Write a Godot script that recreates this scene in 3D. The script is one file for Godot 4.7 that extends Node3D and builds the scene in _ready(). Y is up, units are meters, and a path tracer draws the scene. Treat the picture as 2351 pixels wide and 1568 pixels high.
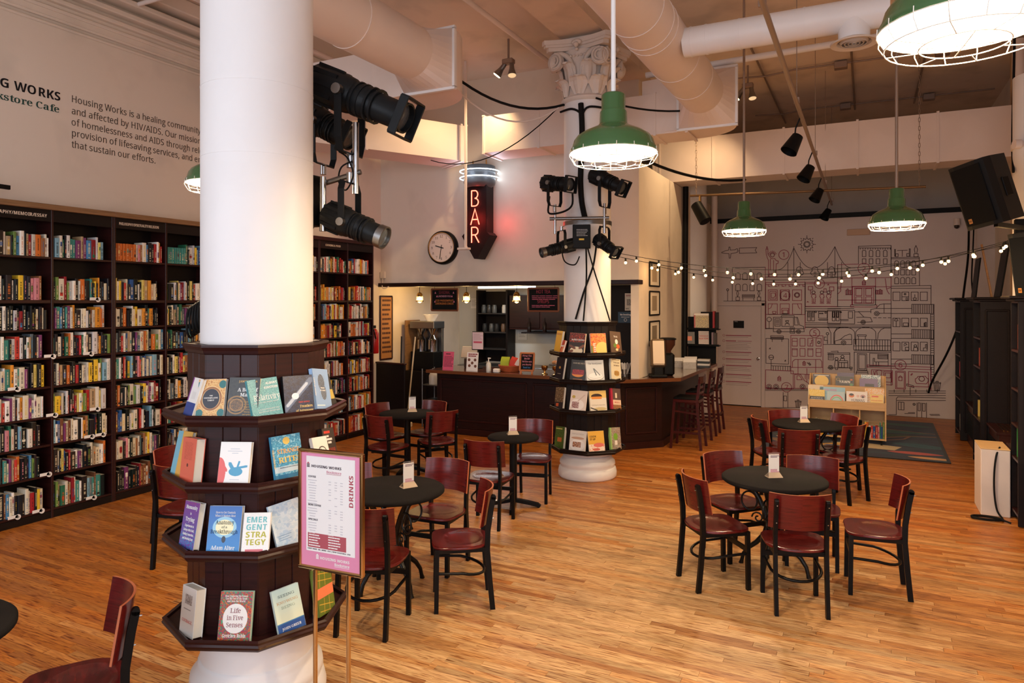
extends Node3D
# A bookstore cafe. Metres, y up. The room's own axes: x runs along the bar and mural walls, d = -z runs from the shop front into the room.

func P(l: float, y: float, d: float) -> Vector3:
	return Vector3(l, y, -d)

# ------------------------------------------------------------------ mesh building
class MB:
	var v := PackedVector3Array()
	var n := PackedVector3Array()
	var u := PackedVector2Array()
	var c := PackedColorArray()
	var col := Color.WHITE
	var xf := Transform3D()
	var uvs := 1.0

	func tri(a: Vector3, b: Vector3, d: Vector3, na: Vector3, nb: Vector3, nd: Vector3, ua := Vector2.ZERO, ub := Vector2.ZERO, ud := Vector2.ZERO) -> void:
		var flip := (b - a).cross(d - a).dot(na + nb + nd) > 0.0
		v.append(xf * a)
		v.append(xf * (d if flip else b))
		v.append(xf * (b if flip else d))
		var bs := xf.basis
		n.append((bs * na).normalized())
		n.append((bs * (nd if flip else nb)).normalized())
		n.append((bs * (nb if flip else nd)).normalized())
		u.append(ua)
		u.append(ud if flip else ub)
		u.append(ub if flip else ud)
		c.append(col); c.append(col); c.append(col)

	func quad(a: Vector3, b: Vector3, e: Vector3, d: Vector3, nn: Vector3, r := Rect2(0, 0, 1, 1)) -> void:
		var u0 := r.position
		var u1 := Vector2(r.end.x, r.position.y)
		var u2 := r.end
		var u3 := Vector2(r.position.x, r.end.y)
		tri(a, b, e, nn, nn, nn, u0, u1, u2)
		tri(a, e, d, nn, nn, nn, u0, u2, u3)

	# smooth quad with normals at each corner
	func squad(a: Vector3, b: Vector3, e: Vector3, d: Vector3, na: Vector3, nb: Vector3, ne: Vector3, nd: Vector3) -> void:
		tri(a, b, e, na, nb, ne)
		tri(a, e, d, na, ne, nd)

	func fquad(a: Vector3, b: Vector3, e: Vector3, d: Vector3, out: Vector3) -> void:
		var nn := (b - a).cross(e - a)
		if nn.length_squared() < 1e-16:
			nn = (e - a).cross(d - a)
		nn = nn.normalized()
		if nn.dot(out) < 0.0:
			nn = -nn
		quad(a, b, e, d, nn)

	func box(o: Vector3, s: Vector3) -> void:
		var h := s * 0.5
		for ax in 3:
			var i := (ax + 1) % 3
			var j := (ax + 2) % 3
			for sg in [-1.0, 1.0]:
				var nn := Vector3.ZERO
				nn[ax] = sg
				var p := [Vector3(), Vector3(), Vector3(), Vector3()]
				var k := 0
				for q in [[-1, -1], [1, -1], [1, 1], [-1, 1]]:
					var w := Vector3.ZERO
					w[ax] = sg * h[ax]; w[i] = q[0] * h[i]; w[j] = q[1] * h[j]
					p[k] = o + w
					k += 1
				quad(p[0], p[1], p[2], p[3], nn, Rect2(0, 0, s[i] * uvs, s[j] * uvs))

	# box with chamfered edges
	func bbox(o: Vector3, s: Vector3, b := 0.004) -> void:
		var h := s * 0.5
		b = minf(b, minf(h.x, minf(h.y, h.z)) * 0.6)
		var pt := func(sx: float, sy: float, sz: float, ax: int) -> Vector3:
			var q := Vector3(sx * (h.x - b), sy * (h.y - b), sz * (h.z - b))
			q[ax] = [sx, sy, sz][ax] * h[ax]
			return o + q
		for ax in 3:
			for sg in [-1.0, 1.0]:
				var nn := Vector3.ZERO
				nn[ax] = sg
				var ps := []
				for q in [[-1.0, -1.0], [1.0, -1.0], [1.0, 1.0], [-1.0, 1.0]]:
					var e := [0.0, 0.0, 0.0]
					e[ax] = sg; e[(ax + 1) % 3] = q[0]; e[(ax + 2) % 3] = q[1]
					ps.append(pt.call(e[0], e[1], e[2], ax))
				quad(ps[0], ps[1], ps[2], ps[3], nn)
		for ax in 3:
			var i := (ax + 1) % 3
			var j := (ax + 2) % 3
			for q in [[-1.0, -1.0], [1.0, -1.0], [1.0, 1.0], [-1.0, 1.0]]:
				var e0 := [0.0, 0.0, 0.0]
				e0[i] = q[0]; e0[j] = q[1]; e0[ax] = -1.0
				var e1 := e0.duplicate()
				e1[ax] = 1.0
				var nn := Vector3.ZERO
				nn[i] = q[0]; nn[j] = q[1]
				quad(pt.call(e0[0], e0[1], e0[2], i), pt.call(e1[0], e1[1], e1[2], i), pt.call(e1[0], e1[1], e1[2], j), pt.call(e0[0], e0[1], e0[2], j), nn.normalized())
		for sx in [-1.0, 1.0]:
			for sy in [-1.0, 1.0]:
				for sz in [-1.0, 1.0]:
					var nn := Vector3(sx, sy, sz).normalized()
					tri(pt.call(sx, sy, sz, 0), pt.call(sx, sy, sz, 1), pt.call(sx, sy, sz, 2), nn, nn, nn)

	static func frame(d: Vector3) -> Basis:
		d = d.normalized()
		var h := Vector3.UP if absf(d.y) < 0.95 else Vector3.RIGHT
		var x := h.cross(d).normalized()
		return Basis(x, d.cross(x), d)

	func cyl(a: Vector3, b: Vector3, r0: float, r1: float, k := 12, caps := true) -> void:
		var f := frame(b - a)
		var sl := (r0 - r1) / maxf((b - a).length(), 1e-6)
		for i in k:
			var t0 := TAU * i / k
			var t1 := TAU * (i + 1) / k
			var d0 := f.x * cos(t0) + f.y * sin(t0)
			var d1 := f.x * cos(t1) + f.y * sin(t1)
			squad(a + d0 * r0, a + d1 * r0, b + d1 * r1, b + d0 * r1, d0 + f.z * sl, d1 + f.z * sl, d1 + f.z * sl, d0 + f.z * sl)
			if caps:
				if r0 > 0.0:
					tri(a, a + d0 * r0, a + d1 * r0, -f.z, -f.z, -f.z)
				if r1 > 0.0:
					tri(b, b + d0 * r1, b + d1 * r1, f.z, f.z, f.z)

	# profile of (radius, height) turned round the y axis through o
	func lathe(o: Vector3, pr: Array, k := 24, crease := 0.75, a0 := 0.0, a1 := TAU) -> void:
		var m := pr.size()
		var sn := []
		for i in m - 1:
			var e: Vector2 = pr[i + 1] - pr[i]
			sn.append(Vector2(e.y, -e.x).normalized())
		for i in m - 1:
			var n0: Vector2 = sn[i]
			var n1: Vector2 = sn[i]
			if i > 0 and sn[i - 1].dot(sn[i]) > crease:
				n0 = (sn[i - 1] + sn[i]).normalized()
			if i < m - 2 and sn[i + 1].dot(sn[i]) > crease:
				n1 = (sn[i + 1] + sn[i]).normalized()
			var p0: Vector2 = pr[i]
			var p1: Vector2 = pr[i + 1]
			for j in k:
				var t0 := a0 + (a1 - a0) * j / k
				var t1 := a0 + (a1 - a0) * (j + 1) / k
				var c0 := Vector3(cos(t0), 0, sin(t0))
				var c1 := Vector3(cos(t1), 0, sin(t1))
				var up := Vector3.UP
				squad(o + c0 * p0.x + up * p0.y, o + c1 * p0.x + up * p0.y, o + c1 * p1.x + up * p1.y, o + c0 * p1.x + up * p1.y,
					c0 * n0.x + up * n0.y, c1 * n0.x + up * n0.y, c1 * n1.x + up * n1.y, c0 * n1.x + up * n1.y)

	func tube(pa: Array, r: float, k := 8, closed := false, rr := []) -> void:
		var m := pa.size()
		var fr := []
		var prev := Vector3.ZERO
		for i in m:
			var d: Vector3
			if closed:
				d = pa[(i + 1) % m] - pa[(i - 1 + m) % m]
			else:
				d = pa[mini(i + 1, m - 1)] - pa[maxi(i - 1, 0)]
			d = d.normalized()
			var x: Vector3
			if i == 0:
				x = frame(d).x
			else:
				x = (prev - d * prev.dot(d)).normalized()
			prev = x
			fr.append([x, d.cross(x)])
		for i in (m if closed else m - 1):
			var i2 := (i + 1) % m
			var ra: float = rr[i] if rr else r
			var rb: float = rr[i2] if rr else r
			for j in k:
				var t0 := TAU * j / k
				var t1 := TAU * (j + 1) / k
				var a0: Vector3 = fr[i][0] * cos(t0) + fr[i][1] * sin(t0)
				var a1: Vector3 = fr[i][0] * cos(t1) + fr[i][1] * sin(t1)
				var b0: Vector3 = fr[i2][0] * cos(t0) + fr[i2][1] * sin(t0)
				var b1: Vector3 = fr[i2][0] * cos(t1) + fr[i2][1] * sin(t1)
				squad(pa[i] + a0 * ra, pa[i] + a1 * ra, pa[i2] + b1 * rb, pa[i2] + b0 * rb, a0, a1, b1, b0)
		if not closed:
			for e in [0, m - 1]:
				var nn: Vector3 = (pa[0] - pa[1]).normalized() if e == 0 else (pa[m - 1] - pa[m - 2]).normalized()
				var re: float = rr[e] if rr else r
				for j in k:
					var t0 := TAU * j / k
					var t1 := TAU * (j + 1) / k
					tri(pa[e], pa[e] + (fr[e][0] * cos(t0) + fr[e][1] * sin(t0)) * re, pa[e] + (fr[e][0] * cos(t1) + fr[e][1] * sin(t1)) * re, nn, nn, nn)

	# rectangular bar along a path; w across `side`, h across the other
	func bar(pa: Array, w: float, h: float, side: Vector3) -> void:
		var m := pa.size()
		var ring := []
		for i in m:
			var d: Vector3 = (pa[mini(i + 1, m - 1)] - pa[maxi(i - 1, 0)]).normalized()
			var s := (side - d * side.dot(d)).normalized()
			var q := d.cross(s)
			ring.append([pa[i] + s * w * 0.5 + q * h * 0.5, pa[i] - s * w * 0.5 + q * h * 0.5, pa[i] - s * w * 0.5 - q * h * 0.5, pa[i] + s * w * 0.5 - q * h * 0.5])
		for i in m - 1:
			var mid: Vector3 = (pa[i] + pa[i + 1]) * 0.5
			for j in 4:
				var k := (j + 1) % 4
				var ctr: Vector3 = (ring[i][j] + ring[i][k] + ring[i + 1][j] + ring[i + 1][k]) * 0.25
				fquad(ring[i][j], ring[i][k], ring[i + 1][k], ring[i + 1][j], ctr - mid)
		fquad(ring[0][0], ring[0][1], ring[0][2], ring[0][3], pa[0] - pa[1])
		fquad(ring[m - 1][0], ring[m - 1][1], ring[m - 1][2], ring[m - 1][3], pa[m - 1] - pa[m - 2])

	# polygon in (x, z) extruded from y0 to y1
	func prism(po: PackedVector2Array, y0: float, y1: float) -> void:
		var ix := Geometry2D.triangulate_polygon(po)
		for i in range(0, ix.size(), 3):
			var a := po[ix[i]]
			var b := po[ix[i + 1]]
			var d := po[ix[i + 2]]
			tri(Vector3(a.x, y1, a.y), Vector3(b.x, y1, b.y), Vector3(d.x, y1, d.y), Vector3.UP, Vector3.UP, Vector3.UP)
			tri(Vector3(a.x, y0, a.y), Vector3(b.x, y0, b.y), Vector3(d.x, y0, d.y), Vector3.DOWN, Vector3.DOWN, Vector3.DOWN)
		var sg := 1.0 if not Geometry2D.is_polygon_clockwise(po) else -1.0
		for i in po.size():
			var a := po[i]
			var b := po[(i + 1) % po.size()]
			var e := b - a
			var nn := Vector3(e.y, 0, -e.x).normalized() * sg
			quad(Vector3(a.x, y0, a.y), Vector3(b.x, y0, b.y), Vector3(b.x, y1, b.y), Vector3(a.x, y1, a.y), nn)

	func ball(o: Vector3, r: float, k := 12, sq := 1.0) -> void:
		var pr := []
		for i in k / 2 + 1:
			var t := -PI / 2 + PI * i / (k / 2)
			pr.append(Vector2(maxf(r * cos(t), 0.0), r * sin(t) * sq))
		lathe(o, pr, k, -1.0)

	func done(m: Material = null) -> ArrayMesh:
		var a := []
		a.resize(Mesh.ARRAY_MAX)
		a[Mesh.ARRAY_VERTEX] = v
		a[Mesh.ARRAY_NORMAL] = n
		a[Mesh.ARRAY_TEX_UV] = u
		a[Mesh.ARRAY_COLOR] = c
		var me := ArrayMesh.new()
		me.add_surface_from_arrays(Mesh.PRIMITIVE_TRIANGLES, a)
		if m:
			me.surface_set_material(0, m)
		return me

func mb() -> MB:
	return MB.new()

# ------------------------------------------------------------------ nodes
var taken := {}
func numbered(s: String) -> String:
	if not taken.has(s):
		taken[s] = 0
		return s
	taken[s] += 1
	return "%s_%03d" % [s, taken[s]]

func tag(o: Node, label: String, category := "", group := "", kind := "") -> Node:
	if label: o.set_meta("label", label)
	if category: o.set_meta("category", category)
	if group: o.set_meta("group", group)
	if kind: o.set_meta("kind", kind)
	return o

# a thing made of parts: an empty node at its base
func thing(called: String, label: String, category: String, at := Vector3.ZERO, turn := 0.0, group := "") -> Node3D:
	var o := Node3D.new()
	o.name = numbered(called)
	add_child(o)
	o.position = at
	o.rotation.y = turn
	tag(o, label, category, group)
	return o

# one mesh; top-level when parent is this node
func obj(called: String, shape, m: Material, parent: Node = null, at := Vector3.ZERO, turn := Vector3.ZERO) -> MeshInstance3D:
	var o := MeshInstance3D.new()
	o.mesh = shape.done() if shape is MB else shape
	if m: o.material_override = m
	if parent == null:
		o.name = numbered(called)
		add_child(o)
	else:
		o.name = called
		parent.add_child(o, true)
	o.position = at
	o.rotation = turn
	return o

func single(called: String, shape, m: Material, label: String, category: String, at := Vector3.ZERO, turn := 0.0, group := "") -> MeshInstance3D:
	var o := obj(called, shape, m, null, at, Vector3(0, turn, 0))
	tag(o, label, category, group)
	return o

func struct(called: String, shape, m: Material, label := "") -> MeshInstance3D:
	var o := obj(called, shape, m)
	tag(o, label, "", "", "structure")
	return o

func dup(o: Node3D, at: Vector3, turn: float, label: String, group := "") -> Node3D:
	var r: Node3D = o.duplicate()
	r.name = numbered(String(o.name))
	add_child(r)
	r.position = at
	r.rotation.y = turn
	r.set_meta("label", label)
	if group: r.set_meta("group", group)
	return r

# ------------------------------------------------------------------ materials
var mats := {}
func C8(r: float, g: float, b: float) -> Color:
	return Color(r / 255.0, g / 255.0, b / 255.0)

func mat(col: Color, rough := 0.6, metal := 0.0, coat := 0.0) -> StandardMaterial3D:
	var key := [col, rough, metal, coat]
	if mats.has(key):
		return mats[key]
	var m := StandardMaterial3D.new()
	m.albedo_color = col
	m.roughness = rough
	m.metallic = metal
	if metal < 0.1 and col.get_luminance() < 0.2:
		m.metallic_specular = 0.3
	if coat > 0.0:
		m.clearcoat_enabled = true
		m.clearcoat = coat
		m.clearcoat_roughness = 0.15
	mats[key] = m
	return m

func glow(col: Color, e: float) -> StandardMaterial3D:
	var m := StandardMaterial3D.new()
	m.albedo_color = col
	m.emission_enabled = true
	m.emission = col
	m.emission_energy_multiplier = e
	return m

func vmat(rough := 0.6, metal := 0.0) -> StandardMaterial3D:
	var m := StandardMaterial3D.new()
	m.vertex_color_use_as_albedo = true
	m.metallic_specular = 0.35
	m.roughness = rough
	m.metallic = metal
	return m

func lin(c: Color) -> Color:
	return c.srgb_to_linear()

func noise_tex(seed_: int, freq: float, ramp: Array, size := 512, oct := 4, kind := FastNoiseLite.TYPE_SIMPLEX_SMOOTH) -> NoiseTexture2D:
	var f := FastNoiseLite.new()
	f.seed = seed_
	f.frequency = freq
	f.noise_type = kind
	f.fractal_octaves = oct
	var t := NoiseTexture2D.new()
	t.width = size
	t.height = size
	t.seamless = true
	t.noise = f
	var g := Gradient.new()
	var offs := PackedFloat32Array()
	var cols := PackedColorArray()
	for i in ramp.size():
		offs.append(ramp[i][0])
		cols.append(ramp[i][1])
	g.offsets = offs
	g.colors = cols
	t.color_ramp = g
	return t

# wood grain drawn along u
func grain_tex(seed_: int, base: Color, dark: Color, w := 1024, h := 256, streak := 0.5) -> ImageTexture:
	var f := FastNoiseLite.new()
	f.seed = seed_
	f.frequency = 0.02
	f.fractal_octaves = 4
	var f2 := FastNoiseLite.new()
	f2.seed = seed_ + 7
	f2.frequency = 0.01
	f2.fractal_octaves = 3
	var im := Image.create(w, h, false, Image.FORMAT_RGB8)
	for y in h:
		for x in w:
			var a := f.get_noise_2d(x * 0.25, y * 3.0)
			var b := f2.get_noise_2d(x * 0.6, y * 5.0)
			var k := clampf(0.32 + a * 0.65, 0.0, 1.0)
			k = k * 0.6 + clampf((b - 0.18) * 2.6, 0.0, 1.0) * streak
			im.set_pixel(x, y, base.lerp(dark, clampf(k, 0.0, 1.0)))
	return ImageTexture.create_from_image(im)

func wood(col: Color, dark: Color, rough: float, coat: float, seed_: int, sc := Vector3(0.7, 3.0, 0.7)) -> StandardMaterial3D:
	var m := StandardMaterial3D.new()
	m.albedo_texture = grain_tex(seed_, col, dark, 512, 256, 0.5)
	m.uv1_triplanar = true
	m.uv1_scale = sc
	m.roughness = rough
	if col.get_luminance() < 0.2:
		m.metallic_specular = 0.35
	if coat > 0.0:
		m.clearcoat_enabled = true
		m.clearcoat = coat
		m.clearcoat_roughness = 0.2
	return m

func plaster(col: Color, seed_: int, amount := 0.06, rough := 0.75) -> StandardMaterial3D:
	var m := StandardMaterial3D.new()
	m.albedo_texture = noise_tex(seed_, 0.006, [[0.0, col.darkened(amount)], [0.45, col], [1.0, col.lightened(amount * 0.5)]])
	m.uv1_triplanar = true
	m.uv1_world_triplanar = true
	m.uv1_scale = Vector3(0.35, 0.35, 0.35)
	m.roughness = rough
	return m

# ------------------------------------------------------------------ lettering
var fonts := {}
func font(kind: String) -> SystemFont:
	if not fonts.has(kind):
		var f := SystemFont.new()
		f.font_names = PackedStringArray(["Droid Serif" if kind.begins_with("serif") else "Droid Sans"])
		if kind.ends_with("bold"):
			f.font_weight = 700
		fonts[kind] = f
	return fonts[kind]

# letters of cap height `cap`, centred or from the left, squeezed to `width` if given; lie in the x-y plane facing +z
func letters(text: String, cap: float, kind := "sans", width := 0.0, align := HORIZONTAL_ALIGNMENT_LEFT, deep := 0.0006) -> Array:
	var t := TextMesh.new()
	t.text = text
	t.font = font(kind)
	t.font_size = 24
	t.pixel_size = cap / 24.0 / 0.715
	t.depth = deep
	t.curve_step = 3.0
	t.horizontal_alignment = align
	t.vertical_alignment = VERTICAL_ALIGNMENT_BOTTOM
	var s := 1.0
	if width > 0.0:
		s = width / maxf(t.get_aabb().size.x, 1e-4)
	return [t, s]

func write(parent: Node, text: String, cap: float, m: Material, at: Vector3, turn := Vector3.ZERO, kind := "sans", width := 0.0, align := HORIZONTAL_ALIGNMENT_LEFT, called := "lettering") -> MeshInstance3D:
	var a := letters(text, cap, kind, width, align)
	var o := MeshInstance3D.new()
	o.mesh = a[0]
	o.material_override = m
	o.name = called
	parent.add_child(o, true)
	o.rotation = turn
	o.position = at - o.basis.y * cap * 0.353
	o.scale = Vector3(a[1], 1, 1)
	return o

func omni(at: Vector3, col: Color, e: float, size := 0.05) -> OmniLight3D:
	var l := OmniLight3D.new()
	l.name = "lamp_glow"
	l.light_color = col
	l.light_energy = e
	l.light_size = size
	l.omni_range = 30.0
	l.omni_attenuation = 2.0
	l.shadow_enabled = true
	add_child(l, true)
	l.position = at
	return l

func area(at: Vector3, size: Vector2, towards: Vector3, col: Color, e: float) -> AreaLight3D:
	var l := AreaLight3D.new()
	l.name = "area_glow"
	l.area_size = size
	l.light_color = col
	l.light_energy = e
	l.shadow_enabled = true
	add_child(l, true)
	l.look_at_from_position(at, at + towards, Vector3.UP if absf(towards.y) < 0.9 else Vector3.FORWARD)
	return l

const MURAL_RECTS_GREY := [
	-2434,2180,-2365,2252,-2012,2180,-1944,2251,-2309,2278,-2064,2300,-2309,2237,-2064,2265,-1672,1661,-1570,1809,-1540,1659,-1319,1841,
	-1384,1521,-1299,1633,-1364,1547,-1319,1606,-1101,1734,-462,1972,-1059,1776,-1005,1962,-985,1777,-932,1962,-611,1782,-559,1965,
	-540,1783,-488,1965,-1047,1851,-1022,1943,-973,1851,-949,1944,-600,1855,-576,1947,-528,1856,-505,1947,-856,1832,-702,1963,
	-840,1916,-779,1932,-1843,899,-1414,1407,-1753,1434,-1509,1461,-1753,1396,-1509,1423,-1743,762,-1369,853,-1502,157,-1449,254,
	-1289,149,-1179,167,-1249,168,-1219,189,-683,1015,-590,1132,-496,969,-337,1005,-496,874,-337,969,-300,864,-257,886,
	-83,2883,-21,2982,37,2881,98,2979,155,2878,216,2976,277,2875,338,2973,466,2663,531,2763,565,2661,629,2761,
	654,2660,718,2759,748,2658,811,2757,466,3016,478,3147,707,3009,723,3150,482,3009,524,3062,666,3009,707,3062,
	784,2996,852,3053,438,2177,554,2340,586,2177,700,2339,739,2177,852,2338,888,2177,1000,2337,438,1683,554,1846,
	586,1685,700,1847,739,1688,852,1849,888,1690,1000,1851,438,1228,554,1391,586,1233,700,1395,739,1238,852,1399,
	888,1243,1000,1403,654,2187,680,2227,609,1698,689,1756,948,1703,960,1760,966,1704,982,1774,643,1244,700,1299,
	748,1936,1107,2107,748,1470,1107,1636,748,996,1107,1164,-695,1727,-216,1990,-608,1848,-568,1970,-541,1848,-501,1971,
	-325,1837,-252,1964,-232,1226,396,1428,-167,1491,-16,1518,-167,835,-6,1156,-143,861,-30,1135,44,927,357,1166,
	183,1068,348,1147,528,117,620,261,852,119,886,267,926,117,964,264,1098,643,1213,664,1138,664,1173,684,
]
const MURAL_RECTS_PINK := [
	-1800,2662,-1633,2710,-1851,1900,-1105,2545,-1800,2180,-1626,2396,-1570,2180,-1399,2394,-1339,2179,-1170,2393,-1800,1898,-1626,2114,
	-1570,1900,-1399,2115,-1339,1902,-1170,2115,-1769,2207,-1651,2363,-1540,1913,-1414,2021,-1519,1913,-1431,1986,-1101,2064,-516,2511,
	-1047,2391,-968,2460,-760,2347,-719,2410,-659,2373,-583,2448,-1369,709,-779,1483,-1344,1265,-1249,1420,-1199,1269,-1105,1424,
	-1054,1273,-961,1427,-903,1278,-811,1431,-1344,1062,-1249,1217,-1199,1067,-1105,1221,-1054,1072,-961,1225,-903,1077,-811,1230,
	-1145,887,-1101,946,-1851,401,-1324,765,-1616,555,-1560,617,-516,2442,406,2616,-252,2094,143,2455,-220,2126,113,2420,
	-196,2276,-90,2410,-196,2132,-90,2250,-23,2276,79,2409,-23,2132,79,2249,-288,2054,167,2094,-374,2293,-352,2377,
	-349,2293,-327,2404,-320,2293,-298,2377,-288,2293,-266,2377,155,2302,176,2374,183,2302,205,2373,212,2302,233,2392,
	240,2302,261,2373,-83,2479,-28,2535,1,896,1060,941,75,579,427,850,284,630,417,828,308,709,394,802,
	482,509,643,842,501,528,625,822,533,667,588,732,696,570,1018,845,
]
const MURAL_CIRCLES_GREY := [
	-1071,3297,61,-1071,3297,44,-2603,2405,21,-1593,1551,41,-1593,1551,21,-1227,1558,40,-1227,1558,20,-1439,1753,23,
	-1782,1794,44,-910,1952,15,-731,1938,14,-1743,1025,46,-697,1526,23,-640,865,40,-640,865,20,-430,1085,27,
	-534,1038,28,638,2300,14,807,1329,22,-460,1952,13,-69,1762,39,-69,1762,20,165,1930,40,165,1930,18,
	-410,1357,41,-410,1357,19,786,236,18,
]
const MURAL_CIRCLES_PINK := [
	-1720,3103,38,-1502,3105,96,-1479,2282,95,-842,2511,92,-1451,431,95,-929,1535,92,-1254,2289,50,-1254,2289,35,
	-949,2341,29,-798,2340,28,-678,2339,28,-854,1352,22,-1017,910,15,-1782,423,49,-1782,423,23,-1649,431,49,
	-1649,431,23,-1150,458,47,-1150,458,22,563,963,94,910,718,45,
]
const MURAL_LINES_GREY := [
	-2389,3206,-2367,3211,-934,3292,-910,3291,-974,3189,-957,3169,-1071,3148,-1071,3122,-1169,3195,-1186,3177,-1209,3302,-1234,3303,
	-1169,3406,-1186,3425,-1071,3445,-1071,3472,-974,3398,-957,3416,-1314,3265,-1314,2650,-564,3239,-564,2639,-1426,2947,-1426,2652,
	-1194,2942,-1194,2648,-695,2929,-695,2641,-445,2923,-445,2637,-1851,2658,-462,2637,-1222,2649,-1222,2756,-1197,2648,-1197,2755,
	-934,2644,-934,2750,-910,2644,-910,2750,-633,2640,-633,2745,-609,2640,-609,2744,-2685,2169,-1856,2169,-2603,2169,-2603,2386,
	-2296,2238,-2296,2180,-2080,2237,-2080,2180,-1846,2169,-1846,1598,-1877,1611,-1723,1613,-1656,1777,-1590,1778,-1656,1750,-1590,1751,
	-1656,1723,-1590,1724,-1656,1693,-1590,1694,-1474,1771,-1404,1777,-1782,1748,-1782,1618,-1101,2057,-462,2060,-1101,2015,-462,2018,
	-1101,1696,-462,1706,-1101,1651,-462,1661,-864,1805,-688,1807,-852,1789,-702,1791,-1723,1394,-1723,1342,-1540,1398,-1540,1347,
	-1784,1023,-1702,1026,-1743,976,-1743,759,-1702,847,-1702,755,-1656,849,-1656,757,-1611,851,-1611,759,-1565,853,-1565,761,
	-1519,855,-1519,763,-1474,857,-1474,765,-1429,859,-1429,767,-1384,861,-1384,769,-1877,1605,-1120,1619,-697,1500,-697,1330,
	-779,1314,-462,1323,-1877,366,-1022,414,-1877,345,-1022,393,-1514,325,-1514,15,-1426,330,-1426,21,-1877,-9,-1022,49,
	-1281,151,-1269,32,-1182,158,-1197,37,-1254,134,-1254,33,-1234,136,-1234,34,-1214,137,-1214,36,-1051,413,-1051,20,
	-300,1163,-300,853,-695,1150,-300,1163,-695,1123,-300,1136,-670,1104,-605,1107,-670,1077,-605,1079,-670,1050,-605,1052,
	-447,968,-447,873,-398,970,-398,875,-695,855,-300,872,-288,864,-288,821,-266,865,-266,822,-150,3195,406,3176,
	-117,3194,-117,3167,-73,3192,-73,3165,-30,3191,-30,3164,13,3189,13,3162,56,3188,56,3161,98,3186,98,3160,
	141,3185,141,3158,183,3183,183,3157,226,3182,226,3155,268,3181,268,3154,310,3179,310,3153,352,3178,352,3151,
	394,3176,394,3150,406,3223,406,567,406,2991,870,2989,870,2989,874,2460,406,2970,870,2958,510,3125,677,3125,
	593,3117,593,3012,406,2412,1060,2406,586,2248,700,2247,798,2226,798,2291,491,1796,491,1688,775,2107,775,1935,
	804,2107,804,1935,834,2107,834,1935,863,2107,863,1936,892,2107,892,1936,922,2107,922,1936,951,2107,951,1936,
	980,2107,980,1937,1009,2107,1009,1937,1038,2107,1038,1937,1067,2107,1067,1937,1096,2107,1096,1938,406,2027,748,2029,
	406,1932,748,1935,775,1633,775,1466,804,1634,804,1467,834,1634,834,1468,863,1635,863,1469,892,1635,892,1469,
	922,1636,922,1470,951,1636,951,1471,980,1637,980,1471,1009,1637,1009,1472,1038,1638,1038,1473,1067,1638,1067,1473,
	1096,1639,1096,1474,406,1547,748,1554,406,1458,748,1466,775,1159,775,990,804,1160,804,991,834,1161,834,993,
	863,1162,863,994,892,1163,892,995,922,1164,922,996,951,1165,951,997,980,1166,980,998,1009,1167,1009,1000,
	1038,1168,1038,1001,1067,1169,1067,1002,1096,1170,1096,1003,406,1068,748,1080,406,975,748,989,1053,1917,1107,1917,
	1053,1875,1107,1876,1053,1834,1107,1835,1053,1793,1107,1793,1053,1752,1107,1752,1053,1710,1107,1711,1053,1669,1107,1670,
	1053,1458,1107,1459,1053,1416,1107,1418,1053,1375,1107,1377,1053,1334,1107,1335,1053,1293,1107,1294,1053,1251,1107,1253,
	1053,1210,1107,1212,1053,983,1107,985,1053,939,1107,942,1053,896,1107,898,1053,852,1107,854,1053,808,1107,810,
	1053,764,1107,767,1053,720,1107,723,1053,676,1107,679,1053,1937,1053,679,1107,1938,1107,682,-695,2060,-228,2062,
	-695,2022,-228,2024,-472,1808,-325,1810,-460,1787,-325,1788,-184,1852,-54,1859,-155,1965,60,1967,207,1936,401,1937,
	289,2111,289,1942,155,2026,401,2027,108,1847,160,1848,190,1848,242,1849,273,1849,324,1849,355,1850,406,1850,
	-695,1696,406,1713,-695,1661,406,1679,-695,1642,406,1661,-472,1420,-271,1425,-191,1422,-191,1218,-146,1423,-146,1219,
	-100,1424,-100,1220,-54,1425,-54,1222,-9,1426,-9,1223,37,1427,37,1225,82,1429,82,1226,127,1430,127,1228,
	172,1431,172,1229,216,1432,216,1230,261,1433,261,1232,305,1434,305,1233,350,1435,350,1235,-232,1300,396,1318,
	-150,1490,-150,1428,-30,1493,-30,1431,-228,1206,406,1226,-228,1179,406,1199,-223,1179,-223,748,-191,782,13,791,
	193,1126,338,1131,193,1108,338,1113,193,1086,338,1092,155,1005,357,1013,198,1007,198,927,1,914,471,933,
	366,459,1291,512,366,420,1291,474,366,375,1291,430,459,491,459,443,620,500,620,453,814,511,814,464,
	993,521,993,474,1160,530,1160,484,505,289,1291,338,574,261,574,117,832,265,832,-3,986,275,986,4,
	910,270,910,3,632,51,798,63,689,73,798,81,1038,64,1193,75,1053,45,1199,55,1133,627,1133,529,
	1155,628,1155,530,1177,629,1177,531,723,401,723,545,
]
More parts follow.
